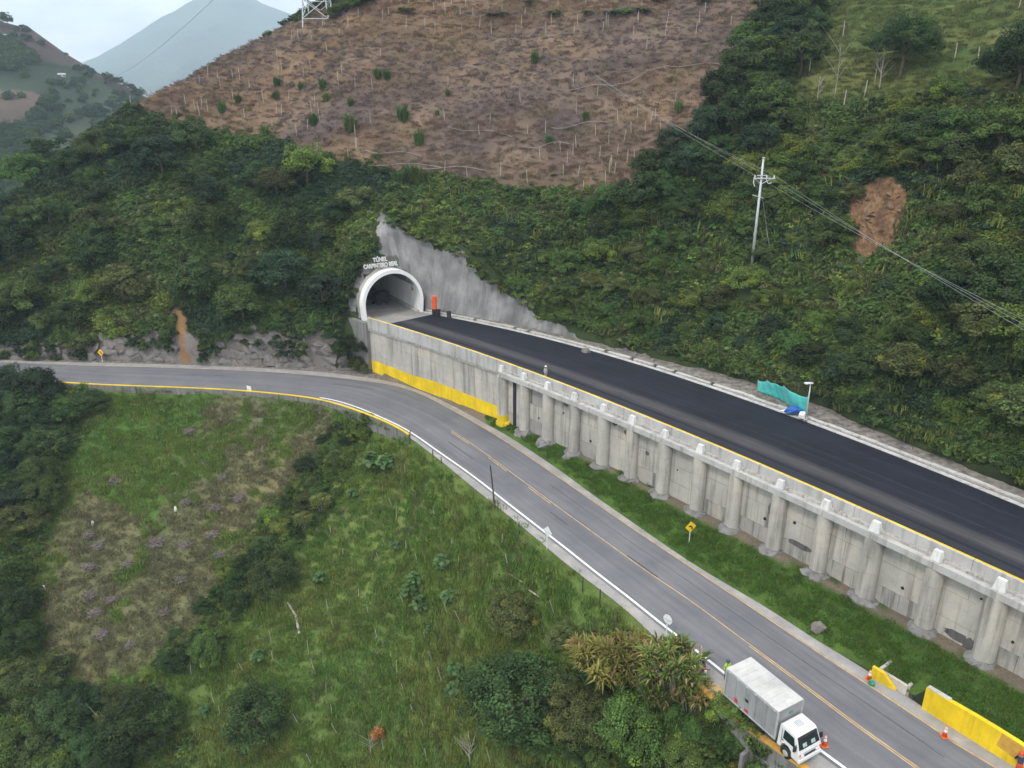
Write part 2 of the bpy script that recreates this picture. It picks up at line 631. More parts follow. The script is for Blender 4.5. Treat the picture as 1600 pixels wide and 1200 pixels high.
def asphalt(name, base, dark, lite, fresh=False):
    m, nt, b = new_mat(name)
    t = nt.nodes.new('ShaderNodeUVMap')
    mp_ = nt.nodes.new('ShaderNodeMapping'); mp_.inputs['Scale'].default_value = (0.03, 1.1, 1)
    nt.links.new(t.outputs['UV'], mp_.inputs['Vector'])
    track = noise_tex(nt, mp_.outputs['Vector'], 1.0, 5, 0.6, 0.2)
    mp2 = nt.nodes.new('ShaderNodeMapping'); mp2.inputs['Scale'].default_value = (0.25, 3.5, 1)
    nt.links.new(t.outputs['UV'], mp2.inputs['Vector'])
    fine_t = noise_tex(nt, mp2.outputs['Vector'], 1.0, 6, 0.65)
    grain = noise_tex(nt, world_pos(nt), 14.0, 4, 0.7)
    patch = noise_tex(nt, world_pos(nt), 0.22, 5, 0.6)
    c = ramp(nt, track, [(0.34, dark), (0.5, base), (0.66, lite)])
    c = mixc(nt, 1.0, c, ramp(nt, fine_t, [(0.3, (0.92,) * 3), (0.7, (1.07,) * 3)]), 'MULTIPLY')
    c = mixc(nt, 1.0, c, ramp(nt, grain, [(0.3, (0.86,) * 3), (0.7, (1.14,) * 3)]), 'MULTIPLY')
    c = mixc(nt, 1.0, c, ramp(nt, patch, [(0.32, (0.78, 0.78, 0.8) if fresh else (0.86, 0.86, 0.88)), (0.68, (1.35, 1.33, 1.3) if fresh else (1.13, 1.12, 1.1))]), 'MULTIPLY')
    if fresh:
        # dust tracked along the seam between the two laid lanes
        sx = nt.nodes.new('ShaderNodeSeparateXYZ'); nt.links.new(t.outputs['UV'], sx.inputs[0])
        wob = nt.nodes.new('ShaderNodeMath'); wob.operation = 'MULTIPLY_ADD'
        nt.links.new(track, wob.inputs[0]); wob.inputs[1].default_value = 1.2; nt.links.new(sx.outputs['Y'], wob.inputs[2])
        band = ramp(nt, wob.outputs[0], [(0.0, (0, 0, 0)), (1.0, (1, 1, 1))])
        mr = nt.nodes.new('ShaderNodeMapRange'); mr.inputs['From Min'].default_value = 0; mr.inputs['From Max'].default_value = 14
        nt.links.new(wob.outputs[0], mr.inputs['Value'])
        dust = ramp(nt, mr.outputs['Result'], [(0.08, (0.30,) * 3), (0.27, (0.26,) * 3), (0.325, (1.0,) * 3), (0.385, (0.95,) * 3), (0.45, (0.0,) * 3), (1.0, (0.0,) * 3)])
        dn = mixc(nt, 1.0, dust, ramp(nt, fine_t, [(0.3, (0.45,) * 3), (0.65, (1.0,) * 3)]), 'MULTIPLY')
        c = mixc(nt, dn, c, (0.070, 0.066, 0.068))
    nt.links.new(c, b.inputs['Base Color'])
    b.inputs['Roughness'].default_value = 0.7 if fresh else 0.85
    b.inputs['Specular IOR Level'].default_value = 0.22 if fresh else 0.25
    bump(nt, b, grain, 0.3, 0.02)
    return m


M['asphalt'] = asphalt('worn_asphalt', (0.138, 0.139, 0.150), (0.118, 0.119, 0.129), (0.157, 0.158, 0.168))
M['asphalt_new'] = asphalt('fresh_asphalt', (0.0095, 0.0115, 0.0195), (0.0080, 0.0098, 0.0165), (0.0115, 0.0135, 0.022), True)

M['asphalt_dark'] = asphalt('scuffed_asphalt', (0.092, 0.092, 0.097), (0.08, 0.08, 0.085), (0.11, 0.11, 0.115))
M['roller'] = asphalt('rolled_asphalt', (0.0135, 0.0155, 0.0235), (0.0105, 0.0125, 0.0195), (0.017, 0.019, 0.027))
NR = 330
sheet('road_shoulder', rs(C_OUT, NR), rs(C_IN, NR), -0.012, M['shoulder'], nlat=8)
wN = nrm2(C_WHITE)
road = sheet('road', rs(C_WHITE - wN * 0.35, NR), rs(C_YEL + nrm2(C_YEL) * 0.1, NR), 0.0, M['asphalt'], nlat=10)
# painted lines
_s0 = closest(C_WHITE, at(500, 621, 0))[0]
_sE = closest(C_WHITE, at(1400, 1262, 0))[0]
_t0 = closest(C_WHITE, at(1136, 1055, 0))[0]
_t1 = closest(C_WHITE, at(1270, 1163, 0))[0]
ribbon('white_line', C_WHITE, 0.22, 0.010, M['white_line'], road, _s0, _sE)
ribbon('yellow_line', C_YEL, 0.13, 0.010, M['yellow_line'], road)
_L = np.linalg.norm(np.diff(C_MID, axis=0), axis=1).sum()
ribbon('centre_line', C_MID, 0.10, 0.010, M['yellow_line'], road, 1.0, _L, 0.12)
_sm = closest(C_MID, at(1170, 1010, 0))[0]
ribbon('centre_line', C_MID, 0.10, 0.010, M['yellow_line'], road, _sm, _L, -0.06)
for _k in range(3):
    ribbon('centre_line', C_MID, 0.10, 0.010, M['yellow_line'], road, 1.5 + _k * 8.5, 5.6 + _k * 8.5, -0.16)
# tar seams and scuffs in the old surface
M['tar'] = plain('old_tar', (0.055, 0.055, 0.06), 0.7, 0, 0.3, 2.0)
_sr0, _sr1 = closest(C_YEL, at(880, 750, 0))[0], closest(C_YEL, at(1500, 1165, 0))[0]
ribbon('tar_seam', C_YEL, 0.07, 0.006, M['tar'], road, _sr0, _sr1, -1.75)
for _k, (_u, _v, _ln, _o) in enumerate(((520, 600, 7, -2.0), (300, 585, 5, -1.6), (980, 868, 4, 1.0), (700, 690, 6, 1.6), (860, 800, 3, 0.6))):
    _q = closest(C_YEL, at(_u, _v, 0))
    ribbon('tyre_scuff', C_YEL, 0.22, 0.005, M['asphalt_dark'], road, _q[0], _q[0] + _ln, _q[1])
# the patch of old yellow on the lay-by behind the truck
_q = px([(1100, 1062), (1140, 1078), (1152, 1092), (1128, 1092)])
_pm = MB().add([(q[0], q[1], 0.004) for q in _q], [(0, 3, 2, 1)])
_pm.build('paint_patch', M['yellow_line'], road)

# ------------------------------------------------------------------ wall line and upper road
Z_PAR, Z_LEDGE, Z_UNDER, Z_UP = 8.6, 7.5, 6.95, 7.75
_near = px([(580, 496.6), (664, 523), (737.5, 546.5), (807.5, 573), (860, 588.5), (1000, 646), (1100, 688), (1200, 729), (1340, 787.5), (1450, 842.5), (1585, 899)], Z_PAR)
_a, _b = _near[0], _near[-1]
_t = (_b - _a) / np.linalg.norm(_b - _a); _n = np.array([-_t[1], _t[0]])
_ss = (_near - _a) @ _t
_cf = np.polyfit(_ss, (_near - _a) @ _n, 3)
_e = _ss[-1]
_de = np.polyval(np.polyder(_cf), _e)


def wall_pt(s):
    s = np.asarray(s, float)
    h = np.where(s <= _e, np.polyval(_cf, np.minimum(s, _e)), np.polyval(_cf, _e) + _de * (s - _e))
    return _a + s[..., None] * _t + h[..., None] * _n


S_W = np.arange(-0.6, 122.0, 0.6)
C_WALL = wall_pt(S_W)                        # inner top edge of the parapet, tunnel end first
N_WALL = nrm2(C_WALL)                        # towards the hill


def woff(o):
    return C_WALL + N_WALL * o


def wsec(s, o):
    p = wall_pt(np.array([s - 0.05, s, s + 0.05])); t_ = p[2] - p[0]; t_ /= np.linalg.norm(t_)
    return p[1] + np.array([-t_[1], t_[0]]) * o, t_


_fpx = px([(658, 488), (720, 499), (800, 518), (900, 542), (1000, 569), (1100, 602), (1200, 638), (1300, 676), (1400, 713), (1500, 753), (1600, 793)], Z_UP)
_fs = (_fpx - _a) @ _t
_fo = (_fpx - _a) @ _n
_fc = np.polyfit(_fs, _fo, 3)
_fe = _fs[-1]; _fd = np.polyval(np.polyder(_fc), _fe)


def far_pt(s):
    s = np.asarray(s, float)
    h = np.where(s <= _fe, np.polyval(_fc, np.minimum(s, _fe)), np.polyval(_fc, _fe) + _fd * (s - _fe))
    return _a + s[..., None] * _t + h[..., None] * _n


S_F = np.linspace(-0.6, 121.4, len(S_W))
C_FAR = far_pt(S_F)
N_FAR = nrm2(C_FAR)
# tunnel axis
PF_L, PF_R = at(571, 500, Z_UP)[:2], at(657, 487, Z_UP)[:2]
T_C = (PF_L + PF_R) / 2
_w = PF_R - PF_L
T_R = np.linalg.norm(_w) / 2
T_X = _w / np.linalg.norm(_w)                # to the right across the portal
T_Y = np.array([-T_X[1], T_X[0]])            # into the hill

upper = sheet('upper_road', woff(0.0)[4:], C_FAR[4:], Z_UP, M['asphalt_new'], nlat=12)
M['joint'] = plain('rolled_joint', (0.022, 0.024, 0.032), 0.7, 0, 0.3, 1.0)
_mid = woff(0.0)[4:] * 0.48 + C_FAR[4:] * 0.52
ribbon('paving_joint', _mid, 0.10, Z_UP + 0.006, M['joint'], upper)
for _k, _f in enumerate((0.22, 0.62, 0.83)):
    ribbon('roller_mark', woff(0.0)[8 + 20 * _k:-20] * (1 - _f) + C_FAR[8 + 20 * _k:-20] * _f, 0.35, Z_UP + 0.004, M['roller'], upper)
# bare concrete apron before the portal
_ap = MB().add([(*(T_C - T_X * (T_R + 0.1) - T_Y * 0.2), Z_UP - 0.01), (*wsec(2.6, 0.0)[0], Z_UP - 0.01), (*far_pt(np.array(3.4)), Z_UP - 0.01), (*(T_C + T_X * T_R * 1.05 - T_Y * 0.2), Z_UP - 0.01)], [(0, 1, 2, 3)])
apron = tag(_ap.build('concrete_apron', M['shoulder']), kind='structure')
# kerb and gutter on the hill side
_kb = np.arange(4, len(C_FAR) - 1)


def bar_along(A, B, z0, z1, name, mat, parent=None, smooth_=False):
    n = len(A)
    V = np.vstack([np.c_[A, np.full(n, z0)], np.c_[A, np.full(n, z1)], np.c_[B, np.full(n, z1)], np.c_[B, np.full(n, z0)]])
    F = []
    for j in range(4):
        for i in range(n - 1):
            F.append((j * n + i, ((j + 1) % 4) * n + i, ((j + 1) % 4) * n + i + 1, j * n + i + 1))
    F.append((0, n, 2 * n, 3 * n)); F.append((n - 1, 4 * n - 1, 3 * n - 1, 2 * n - 1))
    me = np_mesh(name, V, F, [mat], smooth_)
    bm = bmesh.new(); bm.from_mesh(me); bmesh.ops.recalc_face_normals(bm, faces=bm.faces); bm.to_mesh(me); bm.free()
    return link(name, me, parent)


def foff(o):
    return C_FAR + N_FAR * o


kerb = empty('kerb', (*C_FAR[60], Z_UP), 'broken white concrete kerb and gutter along the dark upper road', 'kerb')
kerb.location = (0, 0, 0)
M['gutter'] = concrete('dirty_gutter', (0.12, 0.115, 0.11), (0.02, 0.02, 0.02), 0.8, 2.2)
bar_along(foff(0.0), foff(0.55), Z_UP - 0.3, Z_UP + 0.05, 'gutter_edge', M['kerb'], kerb)
bar_along(foff(0.55), foff(0.98), Z_UP - 0.3, Z_UP - 0.10, 'gutter_channel', M['gutter'], kerb)
# kerb stones, each a few metres long, slightly out of line
_i = 0
while _i < len(C_FAR) - 6:
    _m = random.choice((4, 5, 5, 6))
    _o = random.uniform(-0.06, 0.06); _h = random.uniform(0.05, 0.16)
    _seg = slice(_i, min(_i + _m, len(C_FAR)))
    bar_along(foff(0.98 + _o)[_seg] * 1.0, foff(1.5 + _o)[_seg], Z_UP - 0.3, Z_UP + _h, 'kerb_stone', M['kerb'], kerb)
    _i += _m - 1 + (1 if random.random() < 0.15 else 0)

# ------------------------------------------------------------------ hillside
PT_IN = px([(-250, 553), (0, 559), (100, 562), (225, 564.5), (300, 568), (400, 571), (470, 575), (520, 578)], 0.1)
_fl = T_C - T_X * (T_R + 0.7) + T_Y * 1.0
_fr = T_C + T_X * (T_R + 0.7) + T_Y * 1.0
_ver = np.interp(S_F, [0, 8, 25, 33, 42, 48, 60, 66, 80, 120], [1.7, 1.8, 2.2, 2.8, 3.2, 4.2, 4.4, 2.9, 2.6, 2.6])
_right = (C_FAR + N_FAR * _ver[:, None])
_right = _right[_right[:, 0] > _fr[0] + 1.0]
FOOT = np.vstack([ext(PT_IN, 60), [[-24.9, 112.4]], _fl, (_fl + _fr) / 2, _fr, _right[::6]])
FOOT = smooth(resample(FOOT, 0.75), 8)
NF = len(FOOT)
# heights at the foot and of the bare face, by easting
fx = FOOT[:, 0]
F_Z = np.interp(fx, [-26.5, -22.3], [0.0, Z_UP - 0.05])
F_Z[fx < -26.5] = 0.0
F_HC = np.interp(fx, [-200, -68, -56, -40, -30, -27, -23.5, -21.0, -18.5, -16.5, -14, -8, -2, 4, 8, 13, 60], [1.8, 2.6, 4.2, 5.0, 5.6, 7.0, 7.5, 9.5, 13.5, 11.6, 10.4, 9.3, 6.4, 3.4, 2.2, 1.0, 0.8])
F_HC = F_HC * (1 + 0.12 * vnoise(fx * 0.35, fx * 0 + 3.3, 5))
F_N = smooth(nrm2(FOOT), 400)
F_N /= np.linalg.norm(F_N, axis=1)[:, None]
DD = np.r_[0, 0.12, 0.3, 0.55, 0.85, 1.2, 1.6, 2.0, 2.5, 3.0, 3.6, 4.2, np.arange(5, 70, 0.9), np.arange(70, 190, 1.8)]
HX = FOOT[:, None, 0] + F_N[:, None, 0] * DD[None]
HY = FOOT[:, None, 1] + F_N[:, None, 1] * DD[None]


def hill_profile(d, hc):
    dc = hc / 4.0
    e = np.maximum(d - dc, 0)
    up = 0.92 * np.minimum(e, 22) + 0.80 * np.clip(e - 22, 0, 20) + 0.60 * np.clip(e - 42, 0, 60) + 0.52 * np.maximum(e - 102, 0)
    return np.minimum(4.0 * d, hc) + up


_far_base = smooth(np.r_[np.full(200, (F_Z + F_HC)[0]), F_Z + F_HC, np.full(200, (F_Z + F_HC)[-1])], 1500)[200:-200]
_far_hc = smooth(np.r_[np.full(200, F_HC[0]), F_HC, np.full(200, F_HC[-1])], 1500)[200:-200]
_near_z = F_Z[:, None] + hill_profile(DD[None], F_HC[:, None])
_far_z = (_far_base - _far_hc)[:, None] + hill_profile(DD[None], _far_hc[:, None])
_bl = np.clip((DD[None] - 3.5) / 16, 0, 1); _bl = _bl * _bl * (3 - 2 * _bl)
HZ = _near_z * (1 - _bl) + _far_z * _bl
_soft = np.clip((DD[None] - F_HC[:, None] / 4 - 1) / 14, 0, 1)
HZ = HZ + _soft * (2.6 * vfbm(HX * 0.028, HY * 0.028, 3, 3) + 0.55 * vfbm(HX * 0.13, HY * 0.13, 9, 3))
HZ = HZ + (1 - _soft) * 0.28 * vfbm(HX * 0.5 + HZ * 0.3, HY * 0.5, 21, 3)
# little contour terraces trodden across the upper slopes
_ter = np.clip((DD[None] - 26) / 10, 0, 1)
HZ = HZ + _ter * 0.27 * np.sin((HZ + 1.0 * vfbm(HX * 0.05, HY * 0.05, 31, 3)) * 2 * PI / 2.3)
# scarred, hollowed ground where the soil slid
_pu, _pv = project(np.stack([HX, HY, HZ], -1).reshape(-1, 3))
_sl = np.exp(-(((_pu - 1370) / 42) ** 2 + ((_pv - 338) / 52) ** 2)).reshape(HZ.shape)
HZ = HZ - 1.6 * _sl + _sl * 0.8 * vfbm(HX * 0.9, HY * 0.9, 95, 3)
# back of the spur
_m = 0.68 * HX + 0.73 * HY
_q = -0.73 * HX + 0.68 * HY
_zc = np.interp(_m, [0, 30, 39.8, 66.4, 105, 129, 170, 260], [2, 16, 21.5, 38.6, 54.4, 59.6, 70, 86])
_z2 = _zc - 0.75 * (_q - 157)
_k = 3.0
_h = np.clip(0.5 + 0.5 * (_z2 - HZ) / _k, 0, 1)
HZ = _z2 * (1 - _h) + HZ * _h - _k * _h * (1 - _h)
HZ = np.maximum(HZ, -60)
# bare faces stand a little uneven
_fc_ = np.clip(1 - np.abs(DD[None] - F_HC[:, None] / 8) / (F_HC[:, None] / 8 + 0.3), 0, 1)
_arc = np.r_[0, np.cumsum(np.linalg.norm(np.diff(FOOT, axis=0), axis=1))][:, None]
_flute = np.where(FOOT[:, None, 0] > -13.5, 0.55 * (np.abs(np.sin(_arc * PI / 3.6 + 0.5 * vnoise(_arc * .3, HZ * .12, 43))) - 0.5), 0)
_fc2 = np.clip((F_HC[:, None] / 4 + 1.0 - DD[None]) / 0.6, 0, 1) * np.clip(DD[None] / 0.3, 0, 1)
_bul = 0.35 * vfbm(FOOT[:, None, 0] * 0.6 + 0 * DD[None], HZ * 0.35, 41, 4) * _fc_ + _flute * _fc2
HX = HX - F_N[:, None, 0] * _bul
HY = HY - F_N[:, None, 1] * _bul
HV = np.stack([HX, HY, HZ], -1).reshape(-1, 3)
HF = grid_faces(NF, len(DD))[:, ::-1]
# leave the tunnel bore open
_fcent = HV[HF].mean(1)
_rel = _fcent[:, :2] - T_C
_lx, _ly = _rel @ T_X, _rel @ T_Y
_lz = _fcent[:, 2] - Z_UP
T_H = 7.2                                   # inner height of the bore
_ell = (_lx / (T_R + 0.35)) ** 2 + (_lz / (T_H + 0.35)) ** 2
_keep = ~((_ell < 1) & (_ly > -1.0) & (_ly < 45) & (_lz > -0.8))
HF = HF[_keep]
HU, HVV = project(HV)

Z_BROWN = [(205, 160), (240, 140), (480, 20), (600, -8), (620, -200), (1250, -200), (1228, 20), (1150, 90), (1130, 140), (1080, 200), (1015, 262), (985, 312), (900, 300), (760, 285), (640, 265), (560, 255), (480, 240), (430, 215), (330, 212), (240, 180)]
Z_PAST = [(1310, -250), (1900, -250), (1900, 0), (1640, 70), (1560, 150), (1430, 150), (1330, 165), (1215, 165), (1270, 90), (1318, 0)]
Z_SLIDE = [(1322, 320), (1345, 292), (1395, 268), (1428, 300), (1424, 345), (1405, 378), (1360, 408), (1325, 400), (1332, 360)]
Z_SHOT = [(538, 470), (560, 425), (588, 400), (588, 330), (606, 335), (618, 355), (645, 368), (700, 388), (720, 398), (750, 430), (800, 462), (826, 480), (842, 498), (880, 512), (905, 532), (915, 556), (760, 530), (590, 520)]
Z_SOIL2 = [(272, 478), (290, 478), (292, 520), (294, 566), (283, 566), (279, 520)]
_wob = 9 * vfbm(HV[:, 0] * 0.2, HV[:, 1] * 0.2 + HV[:, 2] * 0.2, 55, 3)
zb_ = inpoly(HU + _wob, HVV + _wob * 0.6, Z_BROWN)
zp_ = inpoly(HU + _wob, HVV + _wob * 0.6, Z_PAST)
zs_ = inpoly(HU + 0.5 * _wob, HVV + 0.3 * _wob, Z_SLIDE)
dgrid = np.tile(DD, NF); hcg = np.repeat(F_HC, len(DD)); fxg = np.repeat(fx, len(DD))
zr_ = (dgrid < hcg / 4 + 0.35) & (fxg < -27) & (dgrid <= hcg / 4 + 0.2)
n1 = vfbm(HV[:, 0] * 0.12, HV[:, 1] * 0.12, 61, 4)[:, None]
n2 = vfbm(HV[:, 0] * 0.035, HV[:, 1] * 0.05 + HV[:, 2] * 0.05, 71, 4)[:, None]
n3 = vfbm(HV[:, 0] * 0.05, HV[:, 2] * 0.5, 81, 3)[:, None]
_A = lambda *c: np.array(c)[None]
TONE = np.clip(_A(0.036, 0.052, 0.020) * (1 + 0.5 * n1), 0.008, 1)
brown = _A(0.132, 0.092, 0.065) + np.clip(n2, -1, 1) * _A(0.010, 0.000, -0.012) + np.clip(n1, -1, 1) * _A(0.035, 0.024, 0.012)
brown = brown * (1 - 0.20 * np.clip(n3, -1, 1))
TONE = np.where(zb_[:, None], brown, TONE)
past = _A(0.088, 0.108, 0.034) + np.clip(n1, -1, 1) * _A(0.020, 0.012, 0.004) + np.clip(n3, -1, 1) * _A(0.025, 0.014, 0.006)
TONE = np.where(zp_[:, None], past, TONE)
_slr = vfbm(HV[:, 0] * 0.5, HV[:, 2] * 0.5 + HV[:, 1] * 0.2, 91, 4)[:, None]
slide = _A(0.175, 0.105, 0.066) * (1 + 0.45 * n1 + 0.45 * _slr)
_scar = zs_ * 0.40 + 0.42 * np.clip(1.1 - (((HU - 1374) / 56) ** 2 + ((HVV - 336) / 72) ** 2), 0, 1)
TONE = np.where(zr_[:, None], _A(0.145, 0.130, 0.120) * (1 + 0.4 * n1), TONE)
z_soil2 = inpoly(HU + 0.3 * _wob, HVV, Z_SOIL2)
TONE = np.where(z_soil2[:, None], _A(0.185, 0.105, 0.050) * (1 + 0.5 * n1), TONE)
zshot = inpoly(HU + 0.45 * _wob, HVV + 0.35 * _wob, Z_SHOT) & (fxg > -27) & (dgrid < 12)
zdark = inpoly(HU + 0.4 * _wob, HVV + 0.3 * _wob, [(560, 408), (586, 388), (606, 396), (622, 405), (622, 420), (600, 419), (565, 430)])
TONE = np.where(zdark[:, None], _A(0.135, 0.125, 0.120) * (1 + 0.4 * n1), TONE)
zshot &= ~zdark
TONE = np.clip(TONE, 0.004, 1)
def hill_mat():
    m = M['ground'].copy(); m.name = 'hill_cover'
    nt = m.node_tree; b = nt.nodes['Principled BSDF']
    old = b.inputs['Base Color'].links[0].from_socket
    big = noise_tex(nt, world_pos(nt, (0.25, 0.25, 0.2)), 1.0, 6, 0.62)
    fine = noise_tex(nt, world_pos(nt), 2.6, 6, 0.7)
    run = noise_tex(nt, world_pos(nt, (0.9, 0.9, 0.05)), 1.0, 6, 0.6, 0.3)
    c = ramp(nt, big, [(0.32, (0.13, 0.128, 0.128)), (0.5, (0.22, 0.216, 0.214)), (0.68, (0.33, 0.32, 0.31))])
    c = mixc(nt, ramp(nt, run, [(0.48, (0, 0, 0)), (0.68, (0.8,) * 3)]), c, (0.12, 0.118, 0.118))
    c = mixc(nt, ramp(nt, fine, [(0.5, (0, 0, 0)), (0.8, (0.5,) * 3)]), c, (0.13, 0.128, 0.125))
    a = nt.nodes.new('ShaderNodeAttribute'); a.attribute_name = 'sprayed'
    edge = noise_tex(nt, world_pos(nt), 1.3, 5, 0.6)
    ad = nt.nodes.new('ShaderNodeMath'); ad.operation = 'ADD'
    nt.links.new(a.outputs['Fac'], ad.inputs[0]); nt.links.new(edge, ad.inputs[1])
    f = ramp(nt, ad.outputs[0], [(0.94, (0, 0, 0)), (1.0, (1, 1, 1))])
    nt.links.new(mixc(nt, f, old, c), b.inputs['Base Color'])
    # raw slid soil, ragged at its rim, streaked down the fall line
    s_ = nt.nodes.new('ShaderNodeAttribute'); s_.attribute_name = 'scar'
    e2 = noise_tex(nt, world_pos(nt), 0.8, 7, 0.65)
    a2 = nt.nodes.new('ShaderNodeMath'); a2.operation = 'ADD'
    nt.links.new(s_.outputs['Fac'], a2.inputs[0]); nt.links.new(e2, a2.inputs[1])
    f2 = ramp(nt, a2.outputs[0], [(0.86, (0, 0, 0)), (1.0, (1, 1, 1))])
    st_ = noise_tex(nt, world_pos(nt, (1.2, 0.5, 0.12)), 1.0, 7, 0.65, 0.4)
    cl = noise_tex(nt, world_pos(nt), 1.8, 7, 0.7)
    sc_ = ramp(nt, st_, [(0.3, (0.060, 0.044, 0.032)), (0.46, (0.155, 0.090, 0.050)), (0.60, (0.235, 0.140, 0.074)), (0.74, (0.26, 0.20, 0.135))])
    sc_ = mixc(nt, 1.0, sc_, ramp(nt, cl, [(0.35, (0.45,) * 3), (0.65, (1.2,) * 3)]), 'MULTIPLY')
    nt.links.new(mixc(nt, f2, mixc(nt, f, old, c), sc_), b.inputs['Base Color'])
    return m


M['ground_hill'] = hill_mat()
hill_me = np_mesh('hillside', HV, HF, [M['ground_hill']], True)
set_col(hill_me, 'tone', TONE)
set_col(hill_me, 'scar', np.repeat((_scar * (dgrid < 70))[:, None], 3, 1))
set_col(hill_me, 'sprayed', np.repeat(zshot[:, None].astype(float), 3, 1))
hill = tag(link('hillside', hill_me), kind='structure')
BV_HILL = BVHTree.FromPolygons([Vector(p) for p in HV], HF.tolist())


def hit(tree, u, v):
    r = ray(u, v)
    h = tree.ray_cast(Vector((0, 0, CAM_Z)), Vector(r).normalized())
    return None if h[0] is None else np.array(h[0])


def drop(tree, x, y, z=200.0):
    h = tree.ray_cast(Vector((x, y, z)), Vector((0, 0, -1)))
    return None if h[0] is None else h[0].z


# stony strip between kerb and hill
_vi = np.arange(2, len(C_FAR))
_vg = sheet('stony_verge', foff(1.5)[_vi], (C_FAR + N_FAR * (_ver[:, None] + 0.6))[_vi], Z_UP + 0.1, None, nlat=6, zb=np.full(len(_vi), Z_UP + 0.35))
M['gravel'] = plain('gravelly_soil', (0.165, 0.150, 0.132), 0.95, 0, 0.55, 1.6, 0.1)
_vg.data.materials.clear(); _vg.data.materials.append(M['gravel'])

# ------------------------------------------------------------------ slope below the road
AZ = np.radians(np.linspace(-66, 84, 301))
_oa = np.arctan2(C_OUT[:, 0], C_OUT[:, 1]); _or = np.hypot(C_OUT[:, 0], C_OUT[:, 1])
_ordr = np.argsort(_oa)
R_E = np.interp(AZ, _oa[_ordr], _or[_ordr])
_uu = 800 + FPX * np.tan(AZ) * 1.0
# drop behind the walls that hold the road, by easting of the edge
EX, EY = R_E * np.sin(AZ), R_E * np.cos(AZ)
_eu, _ev = project(np.c_[EX, EY, 0 * EX])
_eu = np.where(AZ > 0.62, 1400, _eu)
DROP = np.interp(_eu, [-400, 150, 200, 290, 330, 530, 556, 600, 640, 655, 1060, 1100, 1150, 1400], [0.3, 0.3, 1.1, 1.1, 0.3, 0.4, 2.4, 2.2, 0.7, 0.15, 0.2, 2.6, 3.4, 3.6])
KK = np.r_[0, 0.4, 0.9, 1.5, 2.2, 3, np.arange(4, 120, 0.8)]
RR = R_E[:, None] - KK[None]
_ok = RR > 2.0
RRc = np.maximum(RR, 2.0)
SX = RRc * np.sin(AZ)[:, None]; SY = RRc * np.cos(AZ)[:, None]
_kk = R_E[:, None] - RRc
_steep = np.interp(AZ, np.radians([-66, -35, -20, 0, 15, 30, 84]), [0.40, 0.42, 0.43, 0.46, 0.55, 0.62, 0.65])[:, None]
_ds = smooth(DROP, 900)
_w8 = np.clip(_kk / 14, 0, 1)
SZ = -(DROP[:, None] * (1 - _w8) + _ds[:, None] * _w8) - _steep * _kk - 0.25 * np.minimum(_kk, 5)
_sf = np.clip((_kk - 1) / 8, 0, 1)
SZ = SZ + _sf * (1.1 * vfbm(SX * 0.05, SY * 0.05, 101, 3) + 0.28 * vfbm(SX * 0.35, SY * 0.35, 107, 3))
SZ[:, 0] = -0.06 - 0 * DROP
SX0, SY0 = SX.copy(), SY.copy()
SV = np.stack([SX, SY, SZ], -1).reshape(-1, 3)
SF = grid_faces(len(AZ), len(KK))
_fo_ok = (_kk < R_E[:, None] - 2.0 - 1e-6).reshape(-1)
SF = SF[_fo_ok[SF].all(1)]
SU, SVV = project(SV)
_wb2 = 10 * vfbm(SV[:, 0] * 0.25, SV[:, 1] * 0.25, 121, 3)
Z_DRY = [(410, 614), (330, 622), (300, 690), (260, 760), (245, 822), (190, 795), (130, 765), (95, 800), (72, 900), (70, 1010), (150, 1075), (240, 1020), (330, 935), (410, 820), (480, 720), (530, 660), (500, 632)]
Z_LUSH = [(170, 612), (340, 616), (310, 690), (262, 760), (246, 825), (190, 795), (130, 765), (85, 745)]
dry_ = inpoly(SU + _wb2, SVV + 0.5 * _wb2, Z_DRY)
lush_ = inpoly(SU + _wb2, SVV + 0.5 * _wb2, Z_LUSH)
m1 = vfbm(SV[:, 0] * 0.3, SV[:, 1] * 0.3, 131, 4)[:, None]
m2 = vfbm(SV[:, 0] * 0.06, SV[:, 1] * 0.06, 141, 4)[:, None]
ST = _A(0.100, 0.146, 0.038) + np.clip(m2, -1, 1) * _A(0.016, 0.010, 0.003) + np.clip(m1, -1, 1) * _A(0.012, 0.010, 0.004)
ST = np.where(dry_[:, None], _A(0.122, 0.125, 0.062) + np.clip(m1, -1, 1) * _A(0.03, 0.02, 0.012) + np.clip(m2, -1, 1) * _A(0.018, 0.006, 0.0), ST)
ST = np.where(lush_[:, None], _A(0.062, 0.118, 0.024) * (1 + 0.2 * m1), ST)
slope_me = np_mesh('grassy_slope', SV, SF, [M['ground']], True)
if slope_me.polygons[1000].normal.z < 0:
    slope_me.flip_normals()
set_col(slope_me, 'tone', np.clip(ST, 0.004, 1))
slope = tag(link('grassy_slope', slope_me), kind='structure')
BV_SLOPE = BVHTree.FromPolygons([Vector(p) for p in SV], SF.tolist())

# ------------------------------------------------------------------ verge between lower road and wall
_si = closest(C_IN, at(592, 592, 0))[0]
_Lin = np.r_[0, np.cumsum(np.linalg.norm(np.diff(C_IN, axis=0), axis=1))]
VA = rs((C_IN + nrm2(C_IN) * 0.0)[_Lin >= _si], 170)
_wb_ = woff(0.5)[2:]
_jw = [np.argmin(np.linalg.norm(_wb_ - p, axis=1)) for p in VA]
_jw = np.maximum.accumulate(_jw)
VB = rs(_wb_[_jw[0]:_jw[-1] + 1], 170)
_vsw = np.array([closest(C_WALL, p)[0] for p in VB])
WALL_ZB = lambda s: np.interp(s, [0, 8, 20, 27, 34, 50, 70, 90, 120], [0.9, 0.5, 0.45, 0.55, 0.9, 1.15, 1.3, 1.5, 1.6])
_vu, _vv = project(np.c_[VA, np.zeros(len(VA))])
Z_VA = np.interp(np.arange(170), [0, 1], [0.02, 0.02])
